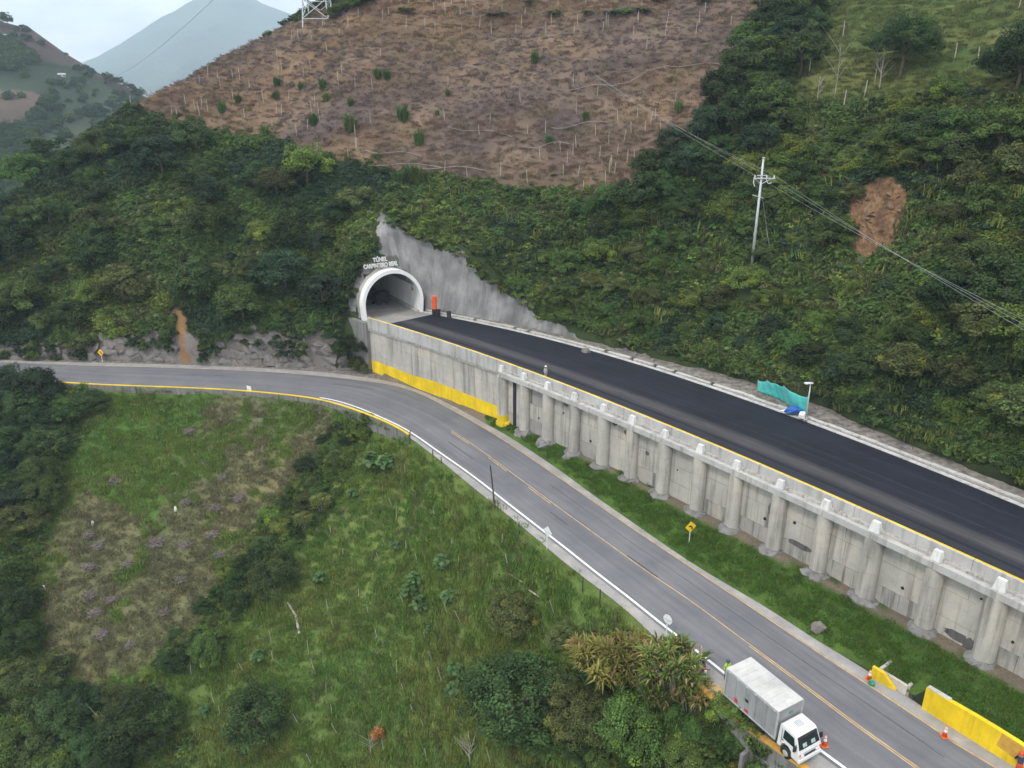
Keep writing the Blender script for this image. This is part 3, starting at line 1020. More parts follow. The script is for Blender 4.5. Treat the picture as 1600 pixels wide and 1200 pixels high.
_su = np.array([closest(C_IN, p)[0] for p in VA])
_sy0 = closest(C_IN, at(1436, 1100, 0))[0]
_sy1 = closest(C_IN, at(1444, 1106, 0))[0]
S_YW = _sy1
Z_VA = np.interp(_su, [_sy0 - 6, _sy0, _sy1], [0.02, 0.5, 1.35])
_yw = np.clip((_su - _sy1 + 0.3) / 0.3, 0, 1)[:, None]
_vn = VB - VA; _vn = _vn / np.linalg.norm(_vn, axis=1)[:, None]
VA = VA + _vn * 0.30 * _yw
nv = 9
VV = []
for k in range(nv + 1):
    t = k / nv
    P = VA * (1 - t) + VB * t
    zz = Z_VA + (WALL_ZB(_vsw) - Z_VA) * np.sin(t * PI / 2) ** 1.0
    zz = zz + (0.10 * vfbm(P[:, 0] * 0.7, P[:, 1] * 0.7, 151, 3) if 0 < k else -0.03)
    VV.append(np.c_[P, zz])
VV = np.vstack(VV)
VF = grid_faces(nv + 1, 170)
VT = _A(0.056, 0.100, 0.020) * (1 + 0.25 * vfbm(VV[:, 0] * 0.8, VV[:, 1] * 0.8, 161, 3)[:, None])
_edge = np.r_[np.zeros(170 * (nv - 2)), np.full(170 * 3, 1)]
_bare = (_edge + 0.5 * vfbm(VV[:, 0] * 0.4, VV[:, 1] * 0.4, 171, 3)) > 0.75
_gfirst = np.tile(_vsw < 24, nv + 1)
VT = np.where((_bare | _gfirst)[:, None], _A(0.16, 0.13, 0.10), VT)
ver_me = np_mesh('grass_verge', VV, VF, [M['ground']], True)
if ver_me.polygons[100].normal.z < 0:
    ver_me.flip_normals()
set_col(ver_me, 'tone', np.clip(VT, 0.004, 1))
verge = tag(link('grass_verge', ver_me), kind='structure')
BV_VERGE = BVHTree.FromPolygons([Vector(p) for p in VV], VF.tolist())
# dirt strip between left road edge and cliff
_l0 = C_IN[_Lin < _si + 6]
_fl_ = FOOT[FOOT[:, 0] < -20]
_dA, _dB = rs(_l0, 120), rs(_fl_, 120) + np.array([0, 0.5])
sheet('dirt_verge', _dA, _dB, -0.02, M['gravel'], nlat=3, zb=np.full(120, 0.15))

# ------------------------------------------------------------------ far land
def far_hill(name, us, crest, y_crest, foot_v, y_foot, rows, tonefn, mat, back=0.6, amp=4.0, bs=0.15):
    us = np.asarray(us, float)
    vc = np.interp(us, *zip(*crest))
    P = []
    for k in range(rows + 1):
        t = k / rows
        y = y_foot + (y_crest - y_foot) * t
        v = foot_v + (vc - foot_v) * t
        col = np.array([atd(u, vv, y) for u, vv in zip(us, v)])
        col[:, 2] += amp * np.sin(t * PI) * vfbm(col[:, 0] * 0.012, col[:, 1] * 0.012, 201, 4)
        P.append(col)
    top = P[-1]
    for k in range(1, 9):                     # the far side falls away
        q = top.copy(); q[:, 1] += k * (y_crest - y_foot) * bs; q[:, 0] *= q[:, 1] / top[:, 1]
        q[:, 2] = top[:, 2] - back * k * (y_crest - y_foot) * bs
        P.append(q)
    V = np.vstack(P)
    F = grid_faces(len(P), len(us))
    me = np_mesh(name, V, F, [mat], True)
    me.flip_normals() if me.polygons[0].normal.z < 0 else None
    u_, v_ = project(V)
    set_col(me, 'tone', np.clip(tonefn(V, u_, v_), 0.004, 1))
    o = tag(link(name, me), kind='structure')
    return o, BVHTree.FromPolygons([Vector(p) for p in V], F.tolist())


def tone_mid(V, u, v):
    a = vfbm(V[:, 0] * 0.02, V[:, 1] * 0.012, 211, 4)[:, None]
    b = vfbm(V[:, 0] * 0.006, V[:, 1] * 0.005, 217, 3)[:, None]
    w = 7 * a[:, 0]
    T = _A(0.022, 0.034, 0.020) * (1 + 0.6 * a)
    T = np.where((v + w < 60 + 0.42 * u)[:, None], _A(0.055, 0.042, 0.040) * (1 + 0.4 * a), T)
    T = np.where(inpoly(u + w, v, [(-200, 138), (40, 142), (76, 150), (70, 172), (20, 192), (-40, 215), (-200, 220)])[:, None], _A(0.085, 0.066, 0.054) * (1 + 0.3 * a), T)
    T = np.where(inpoly(u + w, v, [(48, 195), (110, 175), (200, 160), (230, 175), (180, 215), (120, 250), (70, 235), (50, 212)])[:, None], _A(0.038, 0.052, 0.030) * (1 + 0.3 * a), T)
    return T


FAR_US = np.linspace(-700, 420, 113)
mid_hill, BV_MID = far_hill('valley_hillside', FAR_US, [(-700, -220), (-250, -60), (0, 33), (50, 46), (100, 82), (150, 112), (200, 137), (240, 158), (320, 190), (420, 225)], 560.0, 330.0, 290.0, 46, tone_mid, M['ground'])
M['ground_far'] = attr_mat('far_forest', grain=0.03, amt=0.5, big=0.004, bumpd=4.0)
far_mtn, _bv = far_hill('far_mountain', np.linspace(-700, 1500, 130), [(-900, 60), (-300, 130), (0, 150), (140, 93), (150, 90), (163, 82), (180, 72), (195, 66), (208, 54), (218, 50), (232, 38), (246, 32), (262, 20), (275, 17), (290, 6), (310, -4), (330, -14), (362, -22), (385, -10), (410, 6), (460, 24), (600, 60), (900, 40), (1300, 20)], 5600.0, 190.0, 3000.0, 40,
                        lambda V, u, v: _A(0.05, 0.075, 0.035) * (1 + 0.4 * vfbm(V[:, 0] * 0.004, V[:, 1] * 0.003, 231, 4)[:, None]), M['ground_far'], 0.6, 60.0, 0.05)
_g = np_mesh('valley_floor', [(-4400, -2900, -75), (4400, -2900, -75), (4400, 6800, -75), (-4400, 6800, -75)], np.array([[0, 1, 2, 3]]), [M['ground_far']])
set_col(_g, 'tone', np.tile([0.05, 0.07, 0.03], (4, 1)))
tag(link('valley_floor', _g), kind='structure')

# ------------------------------------------------------------------ haze: one box of even air round everything
hz = MB().box((0, 2000, 330), (9600, 10000, 820))
haze = tag(hz.build('haze', []), kind='stuff')
hm = bpy.data.materials.new('thin_haze'); hm.use_nodes = True
hm.node_tree.nodes.clear()
_ho = hm.node_tree.nodes.new('ShaderNodeOutputMaterial')
_hv = hm.node_tree.nodes.new('ShaderNodeVolumePrincipled')
_hv.inputs['Color'].default_value = (0.66, 0.85, 1.0, 1)
_hv.inputs['Density'].default_value = 2.6e-4
_hv.inputs['Anisotropy'].default_value = 0.0
hm.node_tree.links.new(_hv.outputs['Volume'], _ho.inputs['Volume'])
haze.data.materials.clear(); haze.data.materials.append(hm)

# ------------------------------------------------------------------ retaining wall with columns
wall = empty('retaining_wall', (0, 0, 0), 'long grey concrete retaining wall with round columns holding up the dark road', 'wall')
COL_PX = [(785, 580), (820, 590), (857, 606), (899, 622), (944, 643), (989, 665), (1040, 686), (1095, 712), (1152, 739), (1220, 768), (1290, 804), (1367, 843), (1463, 897), (1561, 946)]
COL_S = []
for (u, v) in COL_PX:
    q = at(u, v, Z_UNDER)[:2]
    # the column's line of sight meets the wall's vertical face
    best = min(np.arange(20, 100, 0.05), key=lambda s_: abs(project([[*wsec(s_, -0.5)[0], Z_UNDER]])[0][0] - u))
    COL_S.append(best)
COL_S += [COL_S[-1] + 4.7 * k for k in range(1, 7)]
S_C1 = COL_S[0]


def wall_bar(name, s0, s1, o0, o1, z0, z1, mat, parent=wall, step=0.6):
    n = max(2, int(round((s1 - s0) / step)) + 1)
    ss = np.linspace(s0, s1, n)
    A = np.array([wsec(s_, o0)[0] for s_ in ss]); B = np.array([wsec(s_, o1)[0] for s_ in ss])
    z0 = z0(ss) if callable(z0) else np.full(n, z0); z1 = z1(ss) if callable(z1) else np.full(n, z1)
    V = np.vstack([np.c_[A, z0], np.c_[A, z1], np.c_[B, z1], np.c_[B, z0]])
    F = []
    for j in range(4):
        for i in range(n - 1):
            F.append((j * n + i, ((j + 1) % 4) * n + i, ((j + 1) % 4) * n + i + 1, j * n + i + 1))
    F.append((0, n, 2 * n, 3 * n)); F.append((n - 1, 4 * n - 1, 3 * n - 1, 2 * n - 1))
    me = np_mesh(name, V, F, [mat])
    bm = bmesh.new(); bm.from_mesh(me); bmesh.ops.recalc_face_normals(bm, faces=bm.faces); bm.to_mesh(me); bm.free()
    return link(name, me, parent)


S_END = COL_S[-1] + 2
wall_bar('core', -0.5, S_END, 0.33, 1.0, -0.6, Z_LEDGE - 0.3, M['concrete_dark'])
# smooth wall near the tunnel, cast in lifts
PLAIN = np.linspace(-0.5, S_C1 - 0.5, 12)
for a_, b_ in zip(PLAIN[:-1], PLAIN[1:]):
    zs_l = [-0.5, 2.9 + random.uniform(-.05, .05), 5.0, Z_UNDER - 0.35]
    for z0, z1 in zip(zs_l[:-1], zs_l[1:]):
        j = random.uniform(0, 0.025)
        wall_bar('wall_panel', a_ + 0.012, b_ - 0.012, -0.02 - j, 0.34, z0 + 0.012, z1 - 0.012, M['concrete'], step=1.2)
wall_bar('painted_band', -0.4, S_C1 - 0.45, -0.075, -0.02, lambda s_: WALL_ZB(s_) - 0.7, lambda s_: WALL_ZB(s_) + np.interp(s_, [0, 10, 14, 27], [1.15, 1.45, 1.75, 1.7]), M['yellow'])
wall_bar('rough_beam', -0.5, S_C1 - 0.3, -0.22, 0.34, Z_UNDER - 0.35, Z_LEDGE + 0.02, M['concrete_rough'], step=0.5)
# end wing of the wall back into the hill
_e0 = wsec(-0.5, 0.0)[0]; _e1 = np.array([-25.2, 114.6])
_ev = (_e1 - _e0) / np.linalg.norm(_e1 - _e0); _en = np.array([-_ev[1], _ev[0]])
MB().hexa([(*(_e0), -0.5), (*(_e0 + _en * 0.6), -0.5), (*(_e1 + _en * 0.6), -0.5), (*(_e1), -0.5), (*(_e0), Z_UP), (*(_e0 + _en * 0.6), Z_UP), (*(_e1 + _en * 0.6), Z_UP), (*(_e1), Z_UP)]).build('wing_wall', M['concrete_dark'], wall)
# bays between the columns
for k, (a_, b_) in enumerate(zip(COL_S[:-1], COL_S[1:])):
    zb0 = float(WALL_ZB((a_ + b_) / 2)) - 0.6
    lifts = [zb0, zb0 + 2.2 + random.uniform(-.25, .25), zb0 + 4.3 + random.uniform(-.25, .25), Z_UNDER]
    for z0, z1 in zip(lifts[:-1], lifts[1:]):
        j = random.uniform(0, 0.05); tl = random.uniform(-0.03, 0.03)
        pm_ = M['stained'] if (z0 == lifts[0] and random.random() < 0.65) or random.random() < 0.08 else M['concrete']
        sp = random.random()
        if sp < 0.35:
            mid = a_ + (b_ - a_) * random.uniform(0.4, 0.6)
            wall_bar('wall_panel', a_ + 0.1, mid - 0.015, -0.15 - j, 0.5, z0 + 0.015, z1 - 0.015, pm_, step=1.5)
            wall_bar('wall_panel', mid + 0.015, b_ - 0.1, -0.15 - j + tl, 0.5, z0 + 0.015, z1 - 0.015, pm_, step=1.5)
        else:
            wall_bar('wall_panel', a_ + 0.1, b_ - 0.1, -0.15 - j, 0.5, z0 + 0.015, z1 - 0.015, pm_, step=1.5)
    # beam over the bay, small lip, and ledge
    wall_bar('ledge', a_ + 0.01, b_ - 0.01, -1.12 + random.uniform(-.04, .04), 0.3, Z_UNDER + random.uniform(-.05, .03), Z_LEDGE, M['concrete_pale'])
    wall_bar('step', a_ + 0.01, b_ - 0.01, -0.62, -0.30, Z_LEDGE, Z_LEDGE + 0.22, M['concrete_rough'])
    # drain holes and stains round them
    for _ in range(random.choice((0, 0, 1, 1))):
        s_ = a_ + (b_ - a_) * random.uniform(0.3, 0.75)
        p, t_ = wsec(s_, -0.21)
        nn = np.array([-t_[1], t_[0]]); zz = random.uniform(3.0, 6.2)
        MB().tube([(*(p + nn * 0.3), zz), (*(p - nn * 0.05), zz)], random.uniform(0.08, 0.17), 7).build('drain_hole', M['black'], wall)
# black run-off stains where water gets out
def stain(u, v, w, h, seed):
    rr = random.Random(seed)
    s_ = min(np.arange(20, 100, 0.05), key=lambda q_: abs(project([[*wsec(q_, -0.21)[0], 3.0]])[0][0] - u))
    zz = min(np.arange(0.5, 6.9, 0.05), key=lambda z_: abs(project([[*wsec(s_, -0.21)[0], z_]])[1][0] - v))
    p, t_ = wsec(s_, -0.215)
    P = []
    for k in range(18):
        q_ = 2 * PI * k / 18; r_ = rr.uniform(.82, 1.05)
        P.append((p[0] + t_[0] * w * r_ * math.cos(q_), p[1] + t_[1] * w * r_ * math.cos(q_), zz + h * r_ * math.sin(q_)))
    n_ = np.array([-t_[1], t_[0]])
    Pb = [(x + n_[0] * .12, y + n_[1] * .12, z) for x, y, z in P]
    MB().add(P + Pb, [tuple(range(18)), tuple(range(18, 36))[::-1]] + [(i, i + 18, (i + 1) % 18 + 18, (i + 1) % 18) for i in range(18)]).build('dark_stain', M['gutter'], wall)


for k_, (u, v, w, h) in enumerate(((1250, 853, 1.3, .3), (1201, 797, .35, .7), (1500, 994, 1.0, .4), (883, 632, .35, .3), (958, 661, .4, .35), (976, 676, .35, .3), (1010, 708, .3, .25), (1520, 1010, .5, .7))):
    stain(u, v, w, h, 20 + k_)
# columns, feet and cap blocks
col_prof = [(0.72, 0.0)]
for z in (1.5, 3.0, 4.5, 6.0):
    col_prof += [(0.72, z - 0.03), (0.69, z - 0.02), (0.69, z + 0.02), (0.72, z + 0.03)]
col_prof += [(0.72, 7.6)]
col_me = [MB().lathe((0, 0, 0), [(r_ * k_, z_) for r_, z_ in col_prof], 24).mesh('column', M['concrete'], False) for k_ in (1.0, 0.94, 1.06)]
cap_b = MB().box((0, 0, 0.42), (0.78, 0.62, 0.80), 0, 0, 0.5, 0.72).mesh('cap_block', M['cap'])


def lump(name, r, h, mat, seed, n=12, parent=None, flat=0.6):
    rr = random.Random(seed)
    b = MB(); rings = [(r * 1.15, 0), (r * 1.05, h * flat), (r * 0.7, h), (0.05, h * 1.02)]
    V = []; 
    for rad, z in rings:
        for k in range(n):
            q = 2 * PI * k / n; f = rr.uniform(0.78, 1.18)
            V.append((rad * f * math.cos(q), rad * f * math.sin(q), z * rr.uniform(0.8, 1.1)))
    F = []
    for i in range(len(rings) - 1):
        for k in range(n):
            F.append((i * n + k, i * n + (k + 1) % n, (i + 1) * n + (k + 1) % n, (i + 1) * n + k))
    F.append(tuple((len(rings) - 1) * n + k for k in range(n)))
    b.add(V, F)
    return b.mesh(name, mat)


foot_me = [lump('foot_block', 1.15, 0.75, M['concrete_dark'], 60 + k) for k in range(4)]
for k, s_ in enumerate(COL_S):
    p, t_ = wsec(s_, -0.42)
    ang = math.atan2(t_[1], t_[0])
    zb0 = float(WALL_ZB(s_))
    o = link('column', col_me[(k * 7 + k // 3) % 3], wall); o.location = (*p, Z_UNDER - 7.6); o.rotation_euler.z = ang + k
    if k > 0:
        f = link('foot_block', foot_me[k % 4], wall); f.location = (*wsec(s_, -0.55)[0], zb0 - 0.45); f.rotation_euler.z = k * 1.7
    pc, _ = wsec(s_, -0.62)
    c = link('cap_block', cap_b, wall); c.location = (*pc, Z_LEDGE); c.rotation_euler.z = ang + random.uniform(-.05, .05); c.scale = (random.uniform(.92, 1.08),) * 3
# yellow foot on the first column
p, t_ = wsec(COL_S[0], -0.42)
MB().lathe((*p, -0.3), [(0.76, 0), (0.76, 0.35 + 1.75)], 24).build('painted_band', M['yellow'], wall)
pf, _ = wsec(COL_S[0] + 0.5, -0.9)
MB().prism([tuple(wsec(COL_S[0] - 0.5, -1.2)[0]), tuple(wsec(COL_S[0] + 1.3, -0.6)[0]), tuple(wsec(COL_S[0] + 1.0, 0.1)[0]), tuple(wsec(COL_S[0] - 0.4, 0.0)[0])], -0.2, 0.95).build('painted_block', M['yellow'], wall)
# dark drain chute between the first two columns
wall_bar('drain_chute', COL_S[0] + 1.65, COL_S[0] + 2.15, -0.26, 0.3, 0.2, Z_UNDER - 0.5, M['black'])
# parapet in cast lengths with a painted top
PS = np.arange(-0.5, S_END, 9.2)
for k, a_ in enumerate(PS):
    b_ = min(a_ + 9.2, S_END)
    wall_bar('parapet', a_ + 0.015, b_ - 0.015, -0.32, -0.01, Z_UNDER, Z_PAR, M['concrete_pale'])
    wall_bar('painted_top', a_ + 0.015, b_ - 0.015, -0.17, 0.0, Z_PAR - 0.02, Z_PAR + 0.02, M['yellow'])
# loose slab leaning on the inner side
_p, _t2 = wsec(COL_S[7] + 4.3, 0.4)
_sl = MB().box((0, 0, 0.09), (2.6, 0.7, 0.16)).build('concrete_slab', M['shoulder'])
_sl.location = (*_p, Z_UP); _sl.rotation_euler.z = math.atan2(_t2[1], _t2[0])
tag(_sl, 'flat pinkish concrete slab lying on dark road beside the parapet', 'slab')

# ------------------------------------------------------------------ tunnel
tunnel = empty('tunnel', (*T_C, Z_UP), 'arched road tunnel with white portal ring and pale walls inside', 'tunnel', rz=math.atan2(T_X[1], T_X[0]))


def arch(r, h, side=2.0, n=28, low=0.0):
    """arch outline from left foot over the crown to the right foot (x, z)"""
    P = [(-r * 0.955, low), (-r * 0.985, side * 0.5)]
    for k in range(n + 1):
        q = PI - PI * k / n
        P.append((r * math.cos(q), side + (h - side) * math.sin(q)))
    P += [(r * 0.985, side * 0.5), (r * 0.955, low)]
    return P


def arch_shell(name, r, h, y0, y1, mat, inward=True, r2=None, h2=None, ny=2, parent=tunnel, split=None, mats=None):
    ys = np.linspace(y0, y1, ny)
    V = []; 
    for i, y in enumerate(ys):
        t = i / (ny - 1)
        rr = r + ((r2 or r) - r) * t; hh = h + ((h2 or h) - h) * t
        V += [(x, y, z) for x, z in arch(rr, hh)]
    m = len(arch(r, h))
    F = []; mi = []
    for i in range(ny - 1):
        for k in range(m - 1):
            f = (i * m + k, i * m + k + 1, (i + 1) * m + k + 1, (i + 1) * m + k)
            F.append(f if inward else f[::-1])
            mi.append(0 if split is None else (1 if V[i * m + k][2] > split and V[i * m + k + 1][2] > split else 0))
    me = np_mesh(name, V, F, mats or [mat], True, mi)
    return link(name, me, parent)


R_IN, H_IN = T_R - 0.05, 6.55
R_OUT, H_OUT = T_R + 0.45, 7.12
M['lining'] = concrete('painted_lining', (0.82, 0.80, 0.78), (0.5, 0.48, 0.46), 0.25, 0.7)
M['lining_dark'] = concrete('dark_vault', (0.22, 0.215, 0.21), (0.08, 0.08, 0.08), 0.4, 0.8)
# ring: solid band
A1, A2 = arch(R_IN, H_IN, low=-0.9), arch(R_OUT, H_OUT, low=-0.9)
m_ = len(A1)
V = [(x, -0.35, z) for x, z in A1] + [(x, -0.35, z) for x, z in A2] + [(x, 0.9, z) for x, z in A1] + [(x, 0.9, z) for x, z in A2]
F = []
for k in range(m_ - 1):
    F += [(k, k + 1, m_ + k + 1, m_ + k)[::-1], (2 * m_ + k, 2 * m_ + k + 1, 3 * m_ + k + 1, 3 * m_ + k), (m_ + k, m_ + k + 1, 3 * m_ + k + 1, 3 * m_ + k)[::-1], (k, k + 1, 2 * m_ + k + 1, 2 * m_ + k)]
M['portal_white'] = plain('fresh_white_paint', (0.82, 0.82, 0.81), 0.5, 0, 0.04, 1.0)
link('portal_ring', np_mesh('portal_ring', V, F, [M['portal_white']]), tunnel)
arch_shell('outer_shell', R_OUT - 0.12, H_OUT - 0.12, 0.9, 13, M['concrete'], False)
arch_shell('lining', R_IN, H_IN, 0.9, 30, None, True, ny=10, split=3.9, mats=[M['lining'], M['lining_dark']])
fl = MB().add([(-R_IN, -0.3, 0.004), (R_IN, -0.3, 0.004), (R_IN, 30, 0.004), (-R_IN, 30, 0.004)], [(0, 1, 2, 3)])
fl.build('floor', M['shoulder'], tunnel)
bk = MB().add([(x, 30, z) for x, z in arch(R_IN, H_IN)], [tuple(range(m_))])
bk.build('dark_bore_end', M['lining_dark'], tunnel)  # dark sheet closing the bore, standing in for the unlit depth beyond
for s_ in (-1, 1):
    MB().box((s_ * (R_IN - 0.45), 14, 0.16), (0.8, 28, 0.30)).build('walkway', M['concrete_pale'], tunnel)
MB().box((-R_IN + 0.12, 3.2, 2.6), (0.08, 2.4, 2.2)).build('blue_panel', plain('blue_panel_paint', (0.03, 0.12, 0.36), 0.5), tunnel)
MB().box((R_OUT + 0.15, 0.4, 0.8), (0.35, 0.9, 2.2)).build('dark_cabinet', M['dark_metal'], tunnel)
for y in (8, 18, 28):
    MB().box((1.4, y, H_IN - 0.35), (0.5, 1.2, 0.12)).build('vault_lamp', M['galv'], tunnel)
# covered machine standing inside
mach = empty('covered_machine', (*(T_C + T_X * 0.9 + T_Y * 7.5), Z_UP + 0.006), 'black covered machine on wheels parked inside the tunnel mouth', 'machine', rz=math.atan2(T_X[1], T_X[0]) + 0.2)
MB().add([(-1.2, -.8, .6), (1.2, -.8, .6), (1.2, .8, .6), (-1.2, .8, .6), (-1.2, -.7, 1.7), (1.3, -.7, 2.0), (1.3, .7, 2.0), (-1.2, .7, 1.7), (-.2, -.75, 2.1), (-.2, .75, 2.1)],
         [(3, 2, 1, 0), (0, 1, 5, 8, 4), (1, 2, 6, 5), (2, 3, 7, 9, 6), (3, 0, 4, 7), (4, 8, 9, 7), (8, 5, 6, 9)]).build('cover', M['black'], mach)
for x in (-0.8, 0.8):
    for y in (-.75, .75):
        MB().lathe((x, y, 0.38), [(0.38, -0.1), (0.38, 0.1)], 14, axis='y').build('wheel', M['black'], mach)
MB().tube([(-1.2, 0, .7), (-2.6, 0, .5), (-2.9, 0, .1)], 0.07).build('drawbar', M['dark_metal'], mach)
deb = empty('rubble_heap', (*(T_C - T_X * 1.2 + T_Y * 9), Z_UP + 0.006), 'low dark heap of rubble on tunnel floor beside covered machine', 'rubble')
for k in range(7):
    o = link('stone', lump('stone', 0.35, 0.45, M['dark_metal'] if k % 2 else M['concrete_dark'], 90 + k), deb); o.location = (random.uniform(-1.2, 1.2), random.uniform(-.5, .5), 0)

# lettering over the portal
letters = empty('portal_lettering', (0, 0, 0), 'white raised letters fixed to the grey rock above the tunnel arch', 'lettering')


def portal_pt(u, v, ly):
    """line of sight met with the upright plane ly metres behind the portal"""
    r = ray(u, v); o = T_C + T_Y * ly
    k = (o @ T_Y) / (r[:2] @ T_Y)
    return np.array([r[0] * k, r[1] * k, CAM_Z + r[2] * k])


for txt, (u0, v0), (u1, v1) in (('TÚNEL', (583, 409.6), (605, 408.1)), ('CARPINTERO REAL', (568.5, 421.5), (621.5, 413.5))):
    _lh = [hit(BV_HILL, u_, v_ - 5) for u_, v_ in ((u0, v0), (u1, v1), ((u0 + u1) / 2, (v0 + v1) / 2))]
    _ly = 0.75
    P0, P1 = portal_pt(u0, v0, _ly), portal_pt(u1, v1, _ly)
    cu = bpy.data.curves.new('text_line', 'FONT'); cu.body = txt; cu.extrude = 0.09; cu.offset = 0.03; cu.size = 1.0
    to = bpy.data.objects.new('text_line', cu); COL.objects.link(to)
    bpy.context.view_layer.update()
    me = bpy.data.meshes.new_from_object(to.evaluated_get(bpy.context.evaluated_depsgraph_get()))
    bpy.data.objects.remove(to)
    co = np.zeros(len(me.vertices) * 3); me.vertices.foreach_get('co', co); co = co.reshape(-1, 3)
    co[:, :2] -= co[:, :2].min(0)
    w_ = np.linalg.norm((P1 - P0)[:2])
    sx_ = w_ / co[:, 0].max()
    co[:, 0] *= sx_; co[:, 1] *= 0.86
    W = P0[None] + np.c_[T_X[0] * co[:, 0] + T_Y[0] * -co[:, 2], T_X[1] * co[:, 0] + T_Y[1] * -co[:, 2], co[:, 1] + (P1[2] - P0[2]) / 2]
    me.vertices.foreach_set('co', W.ravel().astype(np.float32)); me.update()
    me.materials.clear(); me.materials.append(M['white_paint'])
    link('text_line', me, letters)
    for t in (0.2, 0.8):
        q = P0 * (1 - t) + P1 * t
        MB().tube([(q[0], q[1], q[2] + 0.5), (q[0] + T_Y[0] * 2.6, q[1] + T_Y[1] * 2.6, q[2] + 0.5)], 0.025, 6).build('fixing_rod', M['dark_metal'], letters)

# things standing by the sprayed wall
q = at(679.5, 492, Z_UP + 0.05)
ob = empty('orange_barrel_stack', (q[0], q[1], Z_UP + 0.05), 'tall orange drum tower on dark base beside the tunnel mouth', 'drum')
M['orange'] = plain('orange_plastic', (0.75, 0.10, 0.02), 0.5)
MB().lathe((0, 0, 0), [(0.40, 0), (0.42, 0.5), (0.40, 0.95)], 16).build('base', M['black'], ob)
MB().lathe((0, 0, 0.95), [(0.36, 0), (0.39, 0.05), (0.37, 0.6), (0.39, 0.68), (0.37, 0.75), (0.37, 1.35), (0.39, 1.42), (0.37, 1.5), (0.36, 1.95), (0.3, 2.0)], 18).build('drum', M['orange'], ob)
for (u, v), lab in (((685, 493.5), 'dark blue bin standing right against the orange drum tower'), ((701.5, 496.5), 'dark brown bin standing alone before the sprayed concrete wall')):
    q = at(u, v, Z_UP + 0.05)
    bn = empty('rubbish_bin', (q[0], q[1], Z_UP + 0.05), lab, 'bin', 'bins near the tunnel')
    MB().lathe((0, 0, 0), [(0.30, 0), (0.36, 0.85), (0.38, 0.9)], 14).build('body', M['dark_metal'] if u < 690 else M['wood_dark'], bn)
    MB().lathe((0, 0, 0.9), [(0.4, 0), (0.38, 0.08), (0.1, 0.14)], 14).build('lid', M['black'], bn)

# ------------------------------------------------------------------ low walls holding the outside of the lower road
LOUT = np.r_[0, np.cumsum(np.linalg.norm(np.diff(C_OUT, axis=0), axis=1))]


def edge_wall(name, label, s0, s1, z0, z1, th, mat_face, mat_top, paint=0.1, breaks=6.0):
    root = empty(name, (0, 0, 0), label, 'wall')
    ks = np.arange(s0, s1 - 1e-6, breaks)
    for a_ in ks:
        b_ = min(a_ + breaks, s1)
        n = max(2, int((b_ - a_) / 0.6) + 1)
        s = np.linspace(a_ + 0.01, b_ - 0.01, n)
        P = np.c_[np.interp(s, LOUT, C_OUT[:, 0]), np.interp(s, LOUT, C_OUT[:, 1])]
        NN = np.array([along(C_OUT, x)[1] for x in s])
        bar_along(P - NN * (th * 0.7), P + NN * (th * 0.3), z0, z1 - paint, 'wall_length', mat_face, root)
        bar_along(P - NN * (th * 0.7 + 0.015), P + NN * (th * 0.3 + 0.015), z1 - paint, z1, 'painted_top', mat_top, root)
    return root


s_of = lambda u, v, z=0.0: closest(C_OUT, at(u, v, z))[0]
edge_wall('bend_wall', 'low concrete wall with bright yellow top round the outside of the bend', s_of(-100, 592, .45), s_of(640, 677.5, .45), -3.2, 0.42, 0.24, M['concrete_dark'], M['yellow'], 0.08)
edge_wall('layby_wall', 'dark mossy wall with faded yellow top below the parked truck', s_of(1092, 1072), s_of(1263, 1200, .2) + 26, -4.2, 0.2, 0.42, M['concrete_dark'], M['ochre'], 0.12)
# small culvert below the lay-by wall
q = hit(BV_SLOPE, 1190, 1188)
cv = empty('culvert', (q[0], q[1], q[2]), 'concrete culvert mouth under the wall below the truck', 'culvert', rz=math.atan2(0.8, 0.6) * 0)
cv.rotation_euler.z = -0.9; cv.location.z -= 0.9
for x in (-0.9, 0.9):
    MB().box((x, 0.0, 0.4), (0.25, 2.0, 1.8)).build('side_wall', M['concrete_dark'], cv)
MB().box((0, 0.3, 1.3), (2.2, 1.2, 0.16)).build('lintel', M['concrete_dark'], cv)
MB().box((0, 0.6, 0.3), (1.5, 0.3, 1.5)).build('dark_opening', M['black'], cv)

# ------------------------------------------------------------------ yellow walls and drain pit by the verge
def slab_wall(name, label, pts, th, mat, mat_top=None, patch=None):
    """upright wall along base points [(u, v, z_top)] with its own thickness"""
    root = empty(name, (0, 0, 0), label, 'wall')
    P = [at(u, v, 0.0)[:2] for u, v, _ in pts]
    T = np.array(P[-1]) - np.array(P[0]); T /= np.linalg.norm(T); N = np.array([-T[1], T[0]])
    if N[1] < 0: N = -N
    b = MB()
    for i in range(len(P) - 1):
        a, c = P[i], P[i + 1]; za, zc = pts[i][2], pts[i + 1][2]
        b.hexa([(*a, -0.25), (*c, -0.25), (*(c + N * th), -0.25), (*(a + N * th), -0.25), (*a, za), (*c, zc), (*(c + N * th), zc), (*(a + N * th), za)])
    b.build('wall_body', mat, root)
    return root, P, N


